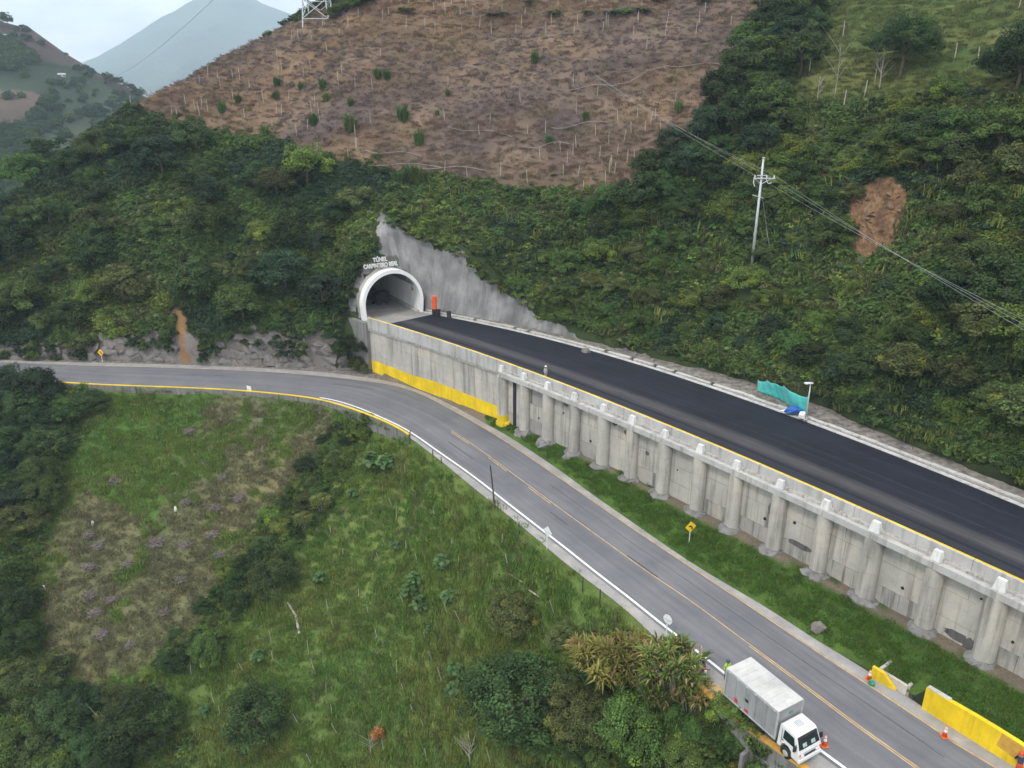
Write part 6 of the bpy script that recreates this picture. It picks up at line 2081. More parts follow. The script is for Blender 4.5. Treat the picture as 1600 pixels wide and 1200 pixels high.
# undergrowth on the hillside
rng = np.random.default_rng(77)
f_c = q4.mean(1); f_n = np.cross(q4[:, 2] - q4[:, 0], q4[:, 3] - q4[:, 1]); f_n /= np.linalg.norm(f_n, axis=1)[:, None] + 1e-9
f_n *= np.sign(f_n[:, 2:3]); f_view = f_c - np.array([0, 0, CAM_Z]); f_dist = np.linalg.norm(f_view, axis=1)
f_face = (f_n * f_view).sum(1) < 0.05 * f_dist
f_w = np.clip((115 / f_dist) ** 1.6, 0.5, 3.2)
P, idx = surface_points(HV, HF, 36000, rng, (f_bush & ~(f_cliff & (f_x < -20)) & f_face) * f_w)
ok = ~in_bore(P)
_pp = hit(BV_HILL, 1175, 411)
ok &= ~((np.hypot(P[:, 0] - _pp[0] + .3, P[:, 1] - _pp[1] + 2.2) < 2.8))
P, idx = P[ok], idx[ok]
nse = vfbm(P[:, 0] * 0.09, P[:, 1] * 0.09 + P[:, 2] * 0.05, 301, 3)
right = f_x[idx] > -18
pick = np.where(nse < -0.45, 4, np.where(nse < -0.05, 0, np.where(nse < 0.35, 1, np.where(nse < 0.7, 2, 3))))
pick = np.where(right & (rng.uniform(0, 1, len(P)) < 0.35), rng.choice([1, 2, 3, 5], len(P)), pick)
pick = np.where(rng.uniform(0, 1, len(P)) < 0.12, rng.integers(0, 6, len(P)), pick)
twg = rng.uniform(0, 1, len(P)) < 0.06
pick = np.where(twg, 6 + rng.integers(0, 2, len(P)), pick)
scl = (0.55 + 1.05 * rng.uniform(0, 1, len(P)) ** 1.6) * np.where(f_cliff[idx] & ~right, 0.6, 1.0)
scl = np.where((f_d[idx] < 9) & right, scl * 0.75, scl)
gr_ = rng.uniform(0, 1, len(P)) < np.where(right, 0.10, 0.02)
pick = np.where(gr_, 8 + rng.integers(0, 2, len(P)), pick)
scl = np.where(gr_, scl * 1.7, scl)
sl_ = np.exp(-(((project(P)[0] - 1370) / 36) ** 2 + ((project(P)[1] - 338) / 46) ** 2))
scl = scl * (1 - .4 * sl_)
scatter('undergrowth', P - np.array([0, 0, 0.1]), pick, scl, SHRUB + [TW_A, TW_B, GR_B, BR_G], 'thick green undergrowth covering the steep hillside', rng)

# brown field: dry grass and cut twigs
P, idx = surface_points(HV, HF, 21000, rng, (f_brown & f_vis).astype(float))
n_b = vfbm(P[:, 0] * 0.05, P[:, 1] * 0.06, 311, 3); n_c = vfbm(P[:, 0] * 0.15, P[:, 1] * 0.3, 317, 3)
pk = np.where(n_b > 0.15, 1, np.where(n_c > 0.35, 2, 0))
pk = np.where((n_b > -0.1) & (rng.uniform(0, 1, len(P)) < 0.35), 4 + rng.integers(0, 2, len(P)), pk)
_bu, _bv = project(P)
_edge_g = np.clip((_bv - np.interp(_bu, [200, 430, 640, 900, 1000], [140, 190, 232, 262, 262])) / 40, 0, 1)
_row = np.mod(P[:, 2] + 1.2 * vfbm(P[:, 0] * .05, P[:, 1] * .05, 341, 2), 4.4)
pk = np.where((_row < .75) & (vfbm(P[:, 0] * .08, P[:, 2] * .3, 343, 2) > -.25), 4 + rng.integers(0, 2, len(P)), pk)
pk = np.where(rng.uniform(0, 1, len(P)) < 0.06 + 0.75 * _edge_g + 0.3 * (n_c < -.5), 3, pk)
scatter('dry_grass', P, pk, rng.uniform(0.4, 0.95, len(P)), [BR_A, BR_B, BR_C, BR_G, TW_A, TW_B], 'dry brown grass and grey twigs covering the upper field', rng)
_sel = rng.uniform(0, 1, len(P)) < 0.55 * _edge_g ** 2 * (vfbm(P[:, 0] * .2, P[:, 1] * .2, 319, 2) > -.1)
_Q = P[_sel]
scatter('field_edge_growth', _Q, rng.choice([1, 2, 3], len(_Q)), rng.uniform(.35, .9, len(_Q)), SHRUB, 'green growth creeping into the lower edge of brown field', rng)
_mk = (f_x < -20) & (f_d > f_hc / 4 - 0.5) & (f_d < f_hc / 4 + 1.6) & (f_u > -260)
_Q, _ = surface_points(HV, HF, 260, rng, _mk.astype(float))
_Q2, _ = surface_points(HV, HF, 240, rng, ((f_x < -20) & (f_d <= f_hc / 4) & (f_u > -260)).astype(float))
_n2 = vfbm(_Q2[:, 0] * .15, _Q2[:, 0] * 0, 323, 2); _Q2 = _Q2[_n2 > .35]
_Q = np.vstack([_Q - np.array([0, .35, .2]), _Q2]); _Q = _Q[~in_bore(_Q)]; _Q = _Q[~((_Q[:, 0] > -52.4) & (_Q[:, 0] < -48.2)) & ~((_Q[:, 0] > -66) & (_Q[:, 0] < -59.5))]
scatter('cliff_growth', _Q, rng.choice([0, 1, 4, 2], len(_Q)), rng.uniform(.45, 1.15, len(_Q)), SHRUB, 'green growth hanging over the rock cliff', rng)
# pasture
P, idx = surface_points(HV, HF, 5200, rng, (f_past & f_vis).astype(float))
scatter('pasture_grass', P, rng.integers(0, 2, len(P)), rng.uniform(0.5, 1.1, len(P)), [PA_A, PA_B], 'grazed yellowish green pasture grass at the top right', rng)

# ------------------------------------------------------------------ slope below the road
sq = SV[SF]; s_u, s_v = project(sq.mean(1))
s_dry = dry_[SF].any(1); s_lush = lush_[SF].all(1)
s_vis = (s_u > -200) & (s_u < 1500) & (s_v > 560) & (s_v < 1330)
P, idx = surface_points(SV, SF, 19000, rng, s_vis.astype(float))
_kp = np.min(np.linalg.norm(P[:, None, :2] - C_OUT[None, ::2], axis=2), axis=1) > 0.5
P, idx = P[_kp], idx[_kp]
d_ = s_dry[idx]
n_s = vfbm(P[:, 0] * 0.2, P[:, 1] * 0.2, 331, 3)
pk = np.where(d_, np.where(n_s > 0, 3, 4), np.where(n_s > 0.3, 1, np.where(n_s < -0.3, 2, 0)))
pk = np.where(d_ & (n_s > 0.55), 0, pk)
pk = np.where(~d_ & (rng.uniform(0, 1, len(P)) < np.where(n_s < -0.7, 0.2, 0.04)), 3, pk)
scatter('slope_grass', P, pk, rng.uniform(0.55, 1.2, len(P)), [GR_A, GR_B, GR_C, GR_DRY, GR_DRY2], 'rough green grass covering the slope below the road', rng)
v4 = VV[VF]
v_m = (~(_bare | _gfirst))[VF].all(1)
P, _ = surface_points(VV, VF, 3000, rng, v_m.astype(float))
P = P[np.min(np.linalg.norm(P[:, None, :2] - C_IN[None, ::2], axis=2), axis=1) > 0.75]
scatter('verge_grass', P, np.zeros(len(P), int), rng.uniform(0.5, 1.1, len(P)), [GR_SHORT], 'short bright green grass between road and retaining wall', rng)


def slope_wood(poly, n, dmin, sizes, kinds, label, group, seed, trunk=(0.6, 0.95), cat='tree', name='tree'):
    rng_ = np.random.default_rng(seed)
    mk = inpoly(s_u, s_v, poly)
    if not mk.any(): return
    P, _ = surface_points(SV, SF, n * 14, rng_, mk.astype(float))
    P = P[spaced(P, dmin)][:n]
    us_, vs_ = project(P)
    vm = np.quantile(vs_, [0.33, 0.67])
    for p, pv in zip(P, vs_):
        k = int(rng_.choice(kinds)); r = rng_.uniform(*sizes)
        sz = 'small' if r < sizes[0] * .6 + sizes[1] * .4 else 'large'
        pos = 'upper part' if pv < vm[0] else 'middle part' if pv < vm[1] else 'lower part'
        plant_tree(p, r, k, f'{sz} {LOOK[k]} {label}, {pos}', group, rng_.uniform(*trunk), name, cat=cat)


slope_wood([(-220, 640), (0, 625), (110, 618), (150, 640), (95, 720), (80, 800), (50, 890), (40, 980), (-220, 1000)], 52, 2.8, (2.2, 3.6), [7, 7, 8, 2, 7, 9], 'tree below the road at left edge', 'trees below the road at the left edge', 11)
slope_wood([(-220, 1000), (40, 985), (60, 1060), (140, 1110), (230, 1100), (260, 1130), (240, 1260), (-220, 1260)], 36, 2.7, (2.2, 3.4), [7, 8, 9, 7, 8], 'tree in bottom left corner wood', 'trees in the bottom left corner', 12)
slope_wood([(860, 1085), (900, 1040), (960, 1075), (1050, 1090), (1090, 1120), (1160, 1165), (1180, 1240), (830, 1240)], 26, 1.7, (0.9, 1.8), [8, 9, 7, 8, 1], 'bush on slope below the cane clumps', 'bushes below the cane clumps', 13, (.4, .7), 'bush', 'bush')
slope_wood([(1040, 1075), (1090, 1082), (1150, 1135), (1190, 1165), (1180, 1200), (1090, 1160)], 10, 1.5, (0.8, 1.3), [1, 6, 3, 5], 'bush against the wall below the truck', 'bushes against the wall below the truck', 16, (.4, .6), 'bush', 'bush')
slope_wood([(505, 700), (540, 655), (575, 668), (548, 705), (512, 790), (462, 860), (400, 930), (330, 995), (255, 1050), (215, 1060), (325, 945), (398, 850), (452, 765)], 46, 1.7, (0.8, 1.6), [1, 1, 5, 4, 6, 0], 'bush in the hedge between two fields', 'bushes of the hedge between the two fields', 14, (.35, .6), 'bush', 'bush')
for (u, v, r, k, lab) in ((405, 1150, 3.4, 7, 'large dark round tree at the bottom left of the green slope'), (800, 1140, 4.4, 7, 'large dense dark tree at the bottom centre of the green slope'), (430, 925, 2.9, 9, 'greyish olive tree with loose crown beside the hedge'),
                          (222, 1165, 3.6, 7, 'broad dark tree among pale dead branches at bottom left'), (330, 1030, 2.2, 8, 'rounded green tree at the lower end of the hedge'), (905, 1150, 2.7, 9, 'olive green tree right of the large dense tree'),
                          (985, 1165, 2.8, 8, 'rounded green tree below the cane clumps'), (880, 1010, 1.6, 9, 'small olive tree left of the spiky cane clumps'), (110, 1150, 3.0, 7, 'dark conical tree in the bottom left corner wood'), (800, 985, 2.6, 9, 'low spreading dark shrub above the large dense tree')):
    q = hit(BV_SLOPE, u, v)
    if q is not None: plant_tree(q, r, k, lab, None, .8)
# undergrowth on the slope under those woods
polys = [[(-220, 620), (0, 606), (150, 606), (160, 640), (100, 720), (85, 800), (60, 890), (55, 990), (70, 1060), (150, 1110), (250, 1100), (300, 1160), (300, 1330), (-220, 1330)],
         [(850, 1090), (890, 1000), (960, 985), (1040, 1010), (1090, 1075), (1190, 1150), (1230, 1330), (830, 1330)],
         [(500, 700), (540, 648), (590, 668), (556, 712), (520, 795), (470, 865), (405, 940), (335, 1000), (255, 1065), (200, 1078), (325, 940), (398, 840), (452, 760)]]
mk = np.zeros(len(SF), bool)
for pl in polys: mk |= inpoly(s_u, s_v, pl)
P, idx = surface_points(SV, SF, 2600, rng, mk.astype(float))
scatter('slope_undergrowth', P, rng.choice([0, 1, 1, 2, 3, 5], len(P)), rng.uniform(0.45, 1.0, len(P)), SHRUB, 'low green undergrowth under the trees below the road', rng)

# ------------------------------------------------------------------ rocks of the cliff
def rock_mesh(seed, n=14):
    rr = np.random.default_rng(seed)
    bm = bmesh.new()
    for _ in range(n):
        d = rr.normal(size=3); d /= np.linalg.norm(d)
        bm.verts.new(Vector(np.sign(d) * np.abs(d) ** 0.7 * rr.uniform(.75, 1.1)))
    bmesh.ops.convex_hull(bm, input=bm.verts[:])
    for v in [v for v in bm.verts if not v.link_faces]: bm.verts.remove(v)
    me = bpy.data.meshes.new('rock'); bm.to_mesh(me); bm.free()
    me.materials.append(M['rock'])
    return me


ROCK = [rock_mesh(500 + i) for i in range(9)]
cliff = empty('rock_cliff', (-45, 113, 0), 'low cliff of broken grey rock along the lower road below the wood', 'cliff')
cliff.location = (0, 0, 0)
rng = np.random.default_rng(5)
for i in np.where((fx > -92) & (fx < -25.5))[0]:
    hc = F_HC[i]
    for z in np.arange(0.3, hc + 0.2, 1.25):
        if rng.uniform() < 0.35 or vnoise(np.array([fx[i] * .22]), np.array([z * .5]), 8)[0] < -.7: continue
        zz = z + rng.uniform(-.4, .4); dd = zz / 4 + rng.uniform(-.1, .35)
        p = FOOT[i] + F_N[i] * dd + np.array([rng.uniform(-.5, .5), 0])
        if -52.2 < p[0] < -48.8: continue
        o = link('rock', ROCK[rng.integers(9)], cliff)
        o.location = (p[0], p[1], zz); k = rng.uniform(.45, 1.15)
        o.scale = (k * rng.uniform(1.0, 1.7), k * rng.uniform(.35, .6), k * rng.uniform(.6, 1.0)); o.rotation_euler = (rng.uniform(-.4, .4), rng.uniform(-.6, .6), rng.uniform(-.35, .35))
# stones on the strip beside the upper kerb
st = 0
for k in range(46):
    s_ = rng.uniform(30, 92); o_ = rng.uniform(1.9, 4.6)
    p = far_pt(np.array(s_)) + nrm2(far_pt(np.array([s_ - .1, s_, s_ + .1])))[1] * o_
    o = link('stone', ROCK[rng.integers(9)]); kk = rng.uniform(.14, .42)
    o.location = (p[0], p[1], Z_UP + 0.22); o.scale = (kk * 1.3, kk, kk * .7); o.rotation_euler = (0, 0, rng.uniform(0, 6))
    near_ = 'left of the teal sheeting' if s_ < 52 else 'near the lamp post' if s_ < 66 else 'right of the lamp post'
    tag(o, f'loose grey stone beside the upper road kerb {near_}', 'stone', 'loose stones beside the upper kerb')
for (u, v, r, lab) in ((890, 522, 1.0, 'pale jagged boulder at the low end of the sprayed wall'), (1277, 981, 0.55, 'grey boulder half sunk in the verge grass'), (915, 548, .6, 'flat pale rock lying at the kerb past sprayed wall')):
    q = at(u, v, 0.5 if v > 900 else Z_UP + .2)
    o = link('boulder', ROCK[int(u) % 9]); o.location = q; o.scale = (r * 1.3, r, r * .8); tag(o, lab, 'rock')

# ------------------------------------------------------------------ crop posts
post_me = [MB().tube([(0, 0, -.3), (.02 * k, 0, 1.0), (.05 * k, .02, 2.0)], [.06, .055, .045], 6).mesh('crop_post', M['wood_pale']) for k in (-1, 0, 1)]
BROWN_POSTS = [(560, 30), (634, 46), (664, 44), (680, 49), (722, 52), (749, 46), (768, 54), (719, 26), (739, 24), (762, 21), (785, 22), (696, 22), (678, 19), (728, 11), (689, 5), (706, 9), (612, 8), (638, 6), (607, 25), (598, 31), (531, 57), (544, 44), (487, 62), (466, 60), (456, 67),
    (504, 42), (507, 40), (511, 82), (435, 117), (474, 122), (425, 200), (440, 180), (432, 177), (487, 175), (464, 212), (496, 240), (556, 230), (545, 250), (530, 267), (579, 195), (535, 117), (412, 160), (451, 155), (685, 277), (724, 285), (730, 277), (782, 275),
    (820, 26), (806, 52), (815, 40), (852, 55), (861, 40), (872, 9), (897, 54), (902, 40), (915, 11), (942, 50), (947, 41), (950, 40), (990, 55), (995, 37), (998, 37), (1003, 11), (1039, 57), (1042, 40), (1087, 55), (1092, 40), (1101, 22), (1142, 40), (1055, 165), (996, 185),
    (1016, 195), (1024, 185), (1008, 205), (986, 207), (1032, 204), (951, 225), (975, 222), (965, 190), (965, 242), (937, 247), (955, 260), (952, 270), (980, 255), (991, 252), (887, 255), (895, 242), (844, 250), (880, 275), (824, 285), (864, 300), (912, 297), (814, 297), (946, 287), (824, 212),
    (325, 175), (305, 174), (277, 184), (312, 180), (340, 126), (325, 120), (375, 125), (364, 124), (345, 137), (312, 131), (364, 157), (382, 185), (390, 140), (290, 165), (269, 180), (236, 151), (205, 168), (188, 176)]
for _ in range(42):
    BROWN_POSTS.append((random.uniform(300, 1060), random.uniform(60, 280)))
ROWV = [(0, 35, 'top rows'), (35, 75, 'second row group'), (75, 150, 'mid field'), (150, 220, 'lower middle'), (220, 400, 'near the bottom edge')]
for i, (u, v) in enumerate(BROWN_POSTS):
    q = hit(BV_HILL, u, v)
    if q is None or not inpoly([u], [v], Z_BROWN)[0] and u > 260: continue
    o = link('crop_post', post_me[i % 3]); o.location = q
    k = random.uniform(.75, 1.15); o.scale = (1, 1, k); o.rotation_euler = (random.uniform(-.1, .1), random.uniform(-.1, .1), random.uniform(0, 6))
    band = next(t for a, b_, t in ROWV if a - 99 * (a == 0) <= v < b_)
    tri = ('far left', 'left', 'left of centre', 'centre', 'right of centre', 'right', 'far right')[int(np.searchsorted([330, 450, 560, 700, 850, 960], u))]
    tag(o, f'pale crop post on brown hill, {tri}, {band}', 'post', 'crop posts on the brown hill')
for (u, v) in ((1350, 152), (1318, 167), (1230, 157), (1264, 117), (1317, 57), (1527, 102), (1491, 95), (1592, 12)):
    q = hit(BV_HILL, u, v)
    if q is None: continue
    o = link('fence_post', post_me[u % 3]); o.location = q; o.scale = (1.2, 1.2, 1.1); o.rotation_euler = (0, random.uniform(-.12, .12), 0)
    tag(o, f'white fence post at the pasture, {"left of" if u < 1400 else "right of"} the lone tree, {"high" if v < 100 else "low"}', 'post', 'fence posts round the pasture')
SLOPE_POSTS = [(517, 835), (592, 875), (635, 864), (634, 745), (612, 790), (680, 812), (706, 857), (716, 889), (784, 854), (794, 887), (536, 872), (652, 879), (619, 812), (512, 955), (521, 982), (560, 935), (576, 962), (589, 997), (632, 947), (676, 1032), (664, 1005), (719, 972), (699, 960),
    (691, 1067), (620, 1052), (632, 1085), (647, 1117), (665, 1142), (667, 1190), (735, 1167), (767, 1195), (492, 1052), (510, 1085), (519, 1117), (467, 1132), (527, 1147), (487, 1195), (600, 1175), (424, 1005), (427, 1032), (482, 1022), (775, 960), (866, 960), (872, 1087), (852, 1182), (841, 1047), (819, 1150),
    (299, 1055), (335, 1100), (345, 1122), (382, 1052), (306, 1037)]
for i, (u, v) in enumerate(SLOPE_POSTS):
    q = hit(BV_SLOPE, u, v)
    if q is None: continue
    o = link('crop_post', post_me[i % 3]); o.location = q
    o.scale = (.62, .62, random.uniform(.55, .9)); o.rotation_euler = (random.uniform(-.15, .15), random.uniform(-.35, .1), random.uniform(-.4, .4))
    tri = 'upper' if v < 890 else 'middle' if v < 1040 else 'lower'
    sd_ = 'left' if u < 520 else 'centre' if u < 680 else 'right'
    tag(o, f'grey wooden crop post on the green slope, {tri} {sd_} area', 'post', 'crop posts on the green slope')
# sagging trellis wires and poles on the brown hill
M['oldwire'] = plain('rusty_trellis', (0.30, 0.26, 0.25), 0.8)
for (a, b_) in (((700, 107), (752, 112)), ((552, 260), (690, 265)), ((860, 205), (950, 195)), ((965, 137), (1040, 108)), ((700, 203), (800, 217)), ((1035, 107), (1140, 107)), ((570, 240), (660, 248)), ((820, 235), (890, 228)), ((870, 145), (960, 138)), ((640, 265), (760, 270))):
    A_, B_ = hit(BV_HILL, *a), hit(BV_HILL, *b_)
    if A_ is None or B_ is None: continue
    n = 9; Pn = []
    for t in np.linspace(0, 1, n):
        u, v = a[0] + (b_[0] - a[0]) * t, a[1] + (b_[1] - a[1]) * t + 3 * math.sin(t * 7)
        h_ = hit(BV_HILL, u, v); Pn.append((h_[0], h_[1], h_[2] + 0.55))
    o = MB().tube(Pn, .045, 5).build('fallen_trellis', M['oldwire'])
    tag(o, f'fallen grey trellis line lying across the brown field {"near its bottom edge" if a[1] > 225 else "in its middle" if a[1] > 120 else "in its upper part"}', 'trellis', 'fallen trellis lines')

# ------------------------------------------------------------------ green tufts and bushes on the brown field
M['cane'] = leaf_mat('cane_leaves', .03, .35, .35)
TUFT = [blades('foliage', 20 + k, 150, 0.55, 2.1, 0.10, c_, .22, .55, M['cane'], .35) for k, c_ in enumerate(((0.065, 0.125, 0.034), (0.088, 0.135, 0.038), (0.055, 0.105, 0.034)))]
for i, (u, v, s_) in enumerate(((505, 140, 1.0), (510, 158, .8), (433, 134, .9), (432, 155, .8), (547, 205, 1.5), (630, 188, 1.4), (655, 225, 1.2), (700, 150, .6), (548, 165, .7), (347, 175, 1.0), (372, 160, .8), (490, 195, 1.1), (645, 285, 1.5), (836, 98, 1.0), (858, 225, .8), (915, 188, .8),
                                    (683, 180, .5), (470, 140, .7), (512, 262, 1.2), (590, 122, .9), (605, 124, .9), (415, 215, 1.2), (655, 292, 1.6), (620, 290, 1.3), (300, 100, .8), (1060, 175, .9))):
    q = hit(BV_HILL, u, v)
    if q is None: continue
    o = link('grass_clump', TUFT[i % 3]); o.location = q; o.scale = (s_ * 1.1, s_ * 1.1, s_); o.rotation_euler.z = i
    where = 'low left' if u < 520 and v > 150 else 'upper left' if u < 520 else 'central' if u < 700 else 'right hand'
    tag(o, f'tall green grass clump on the {where} brown hill, {"large" if s_ > 1.1 else "medium" if s_ > .85 else "small"}', 'grass clump', 'green clumps on the brown hill')
for i, (u, v, s_) in enumerate(((635, 22, 1.3), (768, 28, 1.0), (785, 26, .9), (866, 26, 1.1), (918, 24, 1.0), (955, 26, 1.2), (975, 24, 1.2), (1003, 22, 1.3), (1030, 4, 1.2), (1100, 6, 1.1), (830, 8, 1.0))):
    q = hit(BV_HILL, u, v)
    if q is None: continue
    r = empty('bush', q, f'low green bush in the top rows of brown hill, number {i + 1} from the left' if False else f'low green bush in the top rows of the brown hill, {"left" if u < 700 else "centre" if u < 900 else "right"} group', 'bush', 'low bushes on top of the brown hill', rz=i)
    c = link('foliage', SHRUB[(1, 2, 4)[i % 3]], r); c.scale = (s_ * 1.6, s_ * 1.1, s_ * .7); c.location.z = .5
    t = link('stem', TREE_P[0][1], r); t.scale = (s_ * .5, s_ * .5, .5)
# canopy on the skyline right of the tower
for i, u in enumerate((520, 530, 541, 552, 563, 574)):
    q = hit(BV_HILL, u, 30 - (u - 520) * .45)
    if q is None: continue
    plant_tree(q, 1.4 + .2 * (i % 2), 1, f'small green tree on the skyline right of the tower, {"left" if i < 2 else "middle" if i < 4 else "right"} of the row', 'trees on the skyline beside the tower', .9)
# single trees by the pasture
for (u, v, r, k, tk, lab) in ((1405, 122, 3.8, 7, 1.25, 'lone tall dark tree standing in the pasture'), (1585, 150, 4.2, 7, 1.0, 'broad dark tree at the right edge of the pasture'), (1250, 118, 3.4, 4, 1.0, 'dark tree at the left corner of the pasture'), (1210, 175, 2.6, 0, 1.0, 'dark tree below the left corner of the pasture'),
                              (1480, 160, 2.4, 5, .6, 'bright green spreading bush below the lone pasture tree'), (1400, 185, 2.2, 5, .6, 'light green bush on the lower pasture edge'), (1360, 205, 1.8, 6, .6, 'yellow green bush left of the light green bush'),
                              (1220, 265, 2.0, 5, .6, 'bright green tree directly above the utility pole'), (880, 500, 1.6, 5, .5, 'bright green bush overhanging the low end of the sprayed wall'), (862, 488, 1.2, 1, .5, 'small green bush left of the bright overhanging bush')):
    q = hit(BV_HILL, u, v)
    if q is not None: plant_tree(q, r, k, lab, None, tk)


def bare_tree(name, label, q, h, seed, mat='bark_pale', n=9, spread=.35):
    rr = random.Random(seed)
    r = empty(name, q, label, 'tree')
    MB().tube([(0, 0, -.3), (rr.uniform(-.1, .1), 0, h * .45), (rr.uniform(-.2, .2), 0, h)], [.07, .05, .015], 6).build('trunk', M[mat], r)
    b = MB()
    for k in range(n):
        z0 = h * rr.uniform(.25, .8); a = rr.uniform(0, 2 * PI); ln = h * spread * rr.uniform(.5, 1.2)
        b.tube([(0, 0, z0), (math.cos(a) * ln * .45, math.sin(a) * ln * .45, z0 + ln * .6), (math.cos(a) * ln, math.sin(a) * ln, z0 + ln * 1.25)], [.03, .022, .008], 5)
    b.build('branches', M[mat], r)
    return r


for i, (u, v, h, lab) in enumerate(((1304, 152, 7.0, 'bare pale sapling in the pasture left of the lone tree'), (1374, 140, 5.5, 'bare pale sapling close beside the lone pasture tree'), (1277, 160, 3.5, 'low bare branching shrub at the pasture corner'), (1366, 132, 4.0, 'thin bare grey sapling behind the lone tree'))):
    q = hit(BV_HILL, u, v)
    if q is not None: bare_tree('bare_tree', lab, q, h, 30 + i)
for i, (u, v, h, lab) in enumerate(((185, 1178, 4.5, 'bare pale dead tree standing in the bottom left wood'), (580, 1180, 2.6, 'thin bare sapling beside the dead orange shrub'), (140, 1165, 3.2, 'spreading dead white branches in the bottom left wood'), (735, 1195, 2.6, 'bare twiggy sapling left of the large dense tree'))):
    q = hit(BV_SLOPE, u, v)
    if q is not None: bare_tree('dead_tree', lab, q, h, 40 + i, 'bark_pale', 12, .5)
q = hit(BV_SLOPE, 593, 1160)
dsh = empty('dead_shrub', q, 'small shrub with orange dead leaves on the lower slope', 'shrub')
ol = crown_mesh('foliage', 480, (0.42, 0.17, 0.045), 12, 26, .28, .9, -.3, .4, .3, .2); co_ = link('foliage', ol, dsh); co_.scale = (.75,) * 3; co_.location.z = .9
link('stem', TREE_P[1][1], dsh).scale = (.5, .5, .9)
q = hit(BV_SLOPE, 468, 992); q2 = hit(BV_SLOPE, 450, 945)
if q is not None and q2 is not None:
    lg = MB().tube([(q[0], q[1], q[2] + .15), tuple((np.array(q) + q2) / 2 + np.array([.3, 0, .5])), (q2[0], q2[1], q2[2] + .3)], [.16, .14, .08], 8).build('fallen_log', M['bark_pale'])
    tag(lg, 'pale fallen log lying beside the loose olive tree', 'log')
for (a, b_, lab) in (((795, 900), (816, 913), 'pale fallen branch lying right of the green slope'), ((822, 922), (842, 936), 'second pale fallen branch further down to the right')):
    A_, B_ = hit(BV_SLOPE, *a), hit(BV_SLOPE, *b_)
    o = MB().tube([(A_[0], A_[1], A_[2] + .25), (B_[0], B_[1], B_[2] + .25)], [.09, .06], 6).build('fallen_branch', M['wood_pale']); tag(o, lab, 'branch')

# ------------------------------------------------------------------ broad-leaved plants on the green slope
M['broad'] = leaf_mat('broad_leaves', .008, .2, .3)


def broadleaf(seed, n=46):
    rng_ = np.random.default_rng(seed)
    d = dirs(n, rng_, -.1)
    C = d * np.array([.8, .8, .75]) * rng_.uniform(.55, 1, (n, 1)) + np.array([0, 0, .85])
    nn = d * .5 + np.array([0, 0, .9]) + rng_.normal(size=(n, 3)) * .15
    nn /= np.linalg.norm(nn, axis=1)[:, None]
    T = np.array((.080, .150, .050))[None] * np.clip(rng_.normal(1, .2, (n, 1)), .6, 1.5)
    return leaf_mesh('leaves', C, nn, rng_.uniform(.42, .62, n), rng_.uniform(.34, .48, n), T, M['broad'], rng_, .2)


BL_ = [broadleaf(60 + k) for k in range(3)]
for i, (u, v, s_, lab) in enumerate(((580, 738, 1.5, 'left of the pair of big leaved plants near the bend'), (601, 742, 1.5, 'right of the pair of big leaved plants near the bend'), (617, 862, .75, 'small bright broad leaved plant in mid slope'), (690, 892, 1.1, 'round broad leaved plant at the right of the green slope'),
                                     (648, 918, 1.0, 'upper broad leaved plant of the central cluster'), (640, 935, 1.0, 'left broad leaved plant of the central cluster'), (656, 957, 1.1, 'lowest broad leaved plant of the central cluster'), (699, 947, 1.0, 'broad leaved plant right of the central cluster'),
                                     (712, 1060, .95, 'upper broad leaved plant beside the large dense tree'), (708, 1090, .95, 'lower broad leaved plant beside the large dense tree'), (551, 780, .75, 'small broad leaved plant next to the hedge top'), (673, 992, .6, 'tiny broad leaved plant below the central cluster'),
                                     (403, 1035, .9, 'broad leaved plant left of the greyish olive tree foot'), (318, 1120, .7, 'lone broad leaved plant in the bottom left grass'), (497, 912, .9, 'broad leaved plant right of the olive tree'))):
    q = hit(BV_SLOPE, u, v)
    if q is None: continue
    r = empty('leafy_plant', q, lab, 'plant', 'broad leaved plants on the green slope', rz=i)
    lo = link('leaves', BL_[i % 3], r); lo.scale = (s_ * 1.15,) * 3
    MB().tube([(0, 0, -.1), (.05, 0, .5 * s_), (0, .03, 1.0 * s_)], [.04, .035, .02], 6).build('stem', M['bark'], r)

# ------------------------------------------------------------------ brushwood heaps on the dry field
def heap_mesh(seed):
    rr = random.Random(seed); b = MB()
    for _ in range(60):
        a = rr.uniform(0, 2 * PI) if rr.random() < .5 else rr.gauss(.6, .4); x, y = rr.gauss(0, .33), rr.gauss(0, .33); ln = rr.uniform(.18, .5); z = max(.05, .55 - .5 * math.hypot(x, y)) * rr.uniform(.2, 1.1)
        dz = rr.uniform(-.2, .25)
        b.tube([(x - math.cos(a) * ln, y - math.sin(a) * ln, max(.02, z - dz)), (x + math.cos(a) * ln, y + math.sin(a) * ln, max(.02, z + dz))], [.032, .026], 4)
    return b.mesh('brushwood_heap', [plain('grey_brushwood', (.17, .145, .135), .9, 0, .35, 3)] if seed == 1 else [bpy.data.materials['grey_brushwood']])


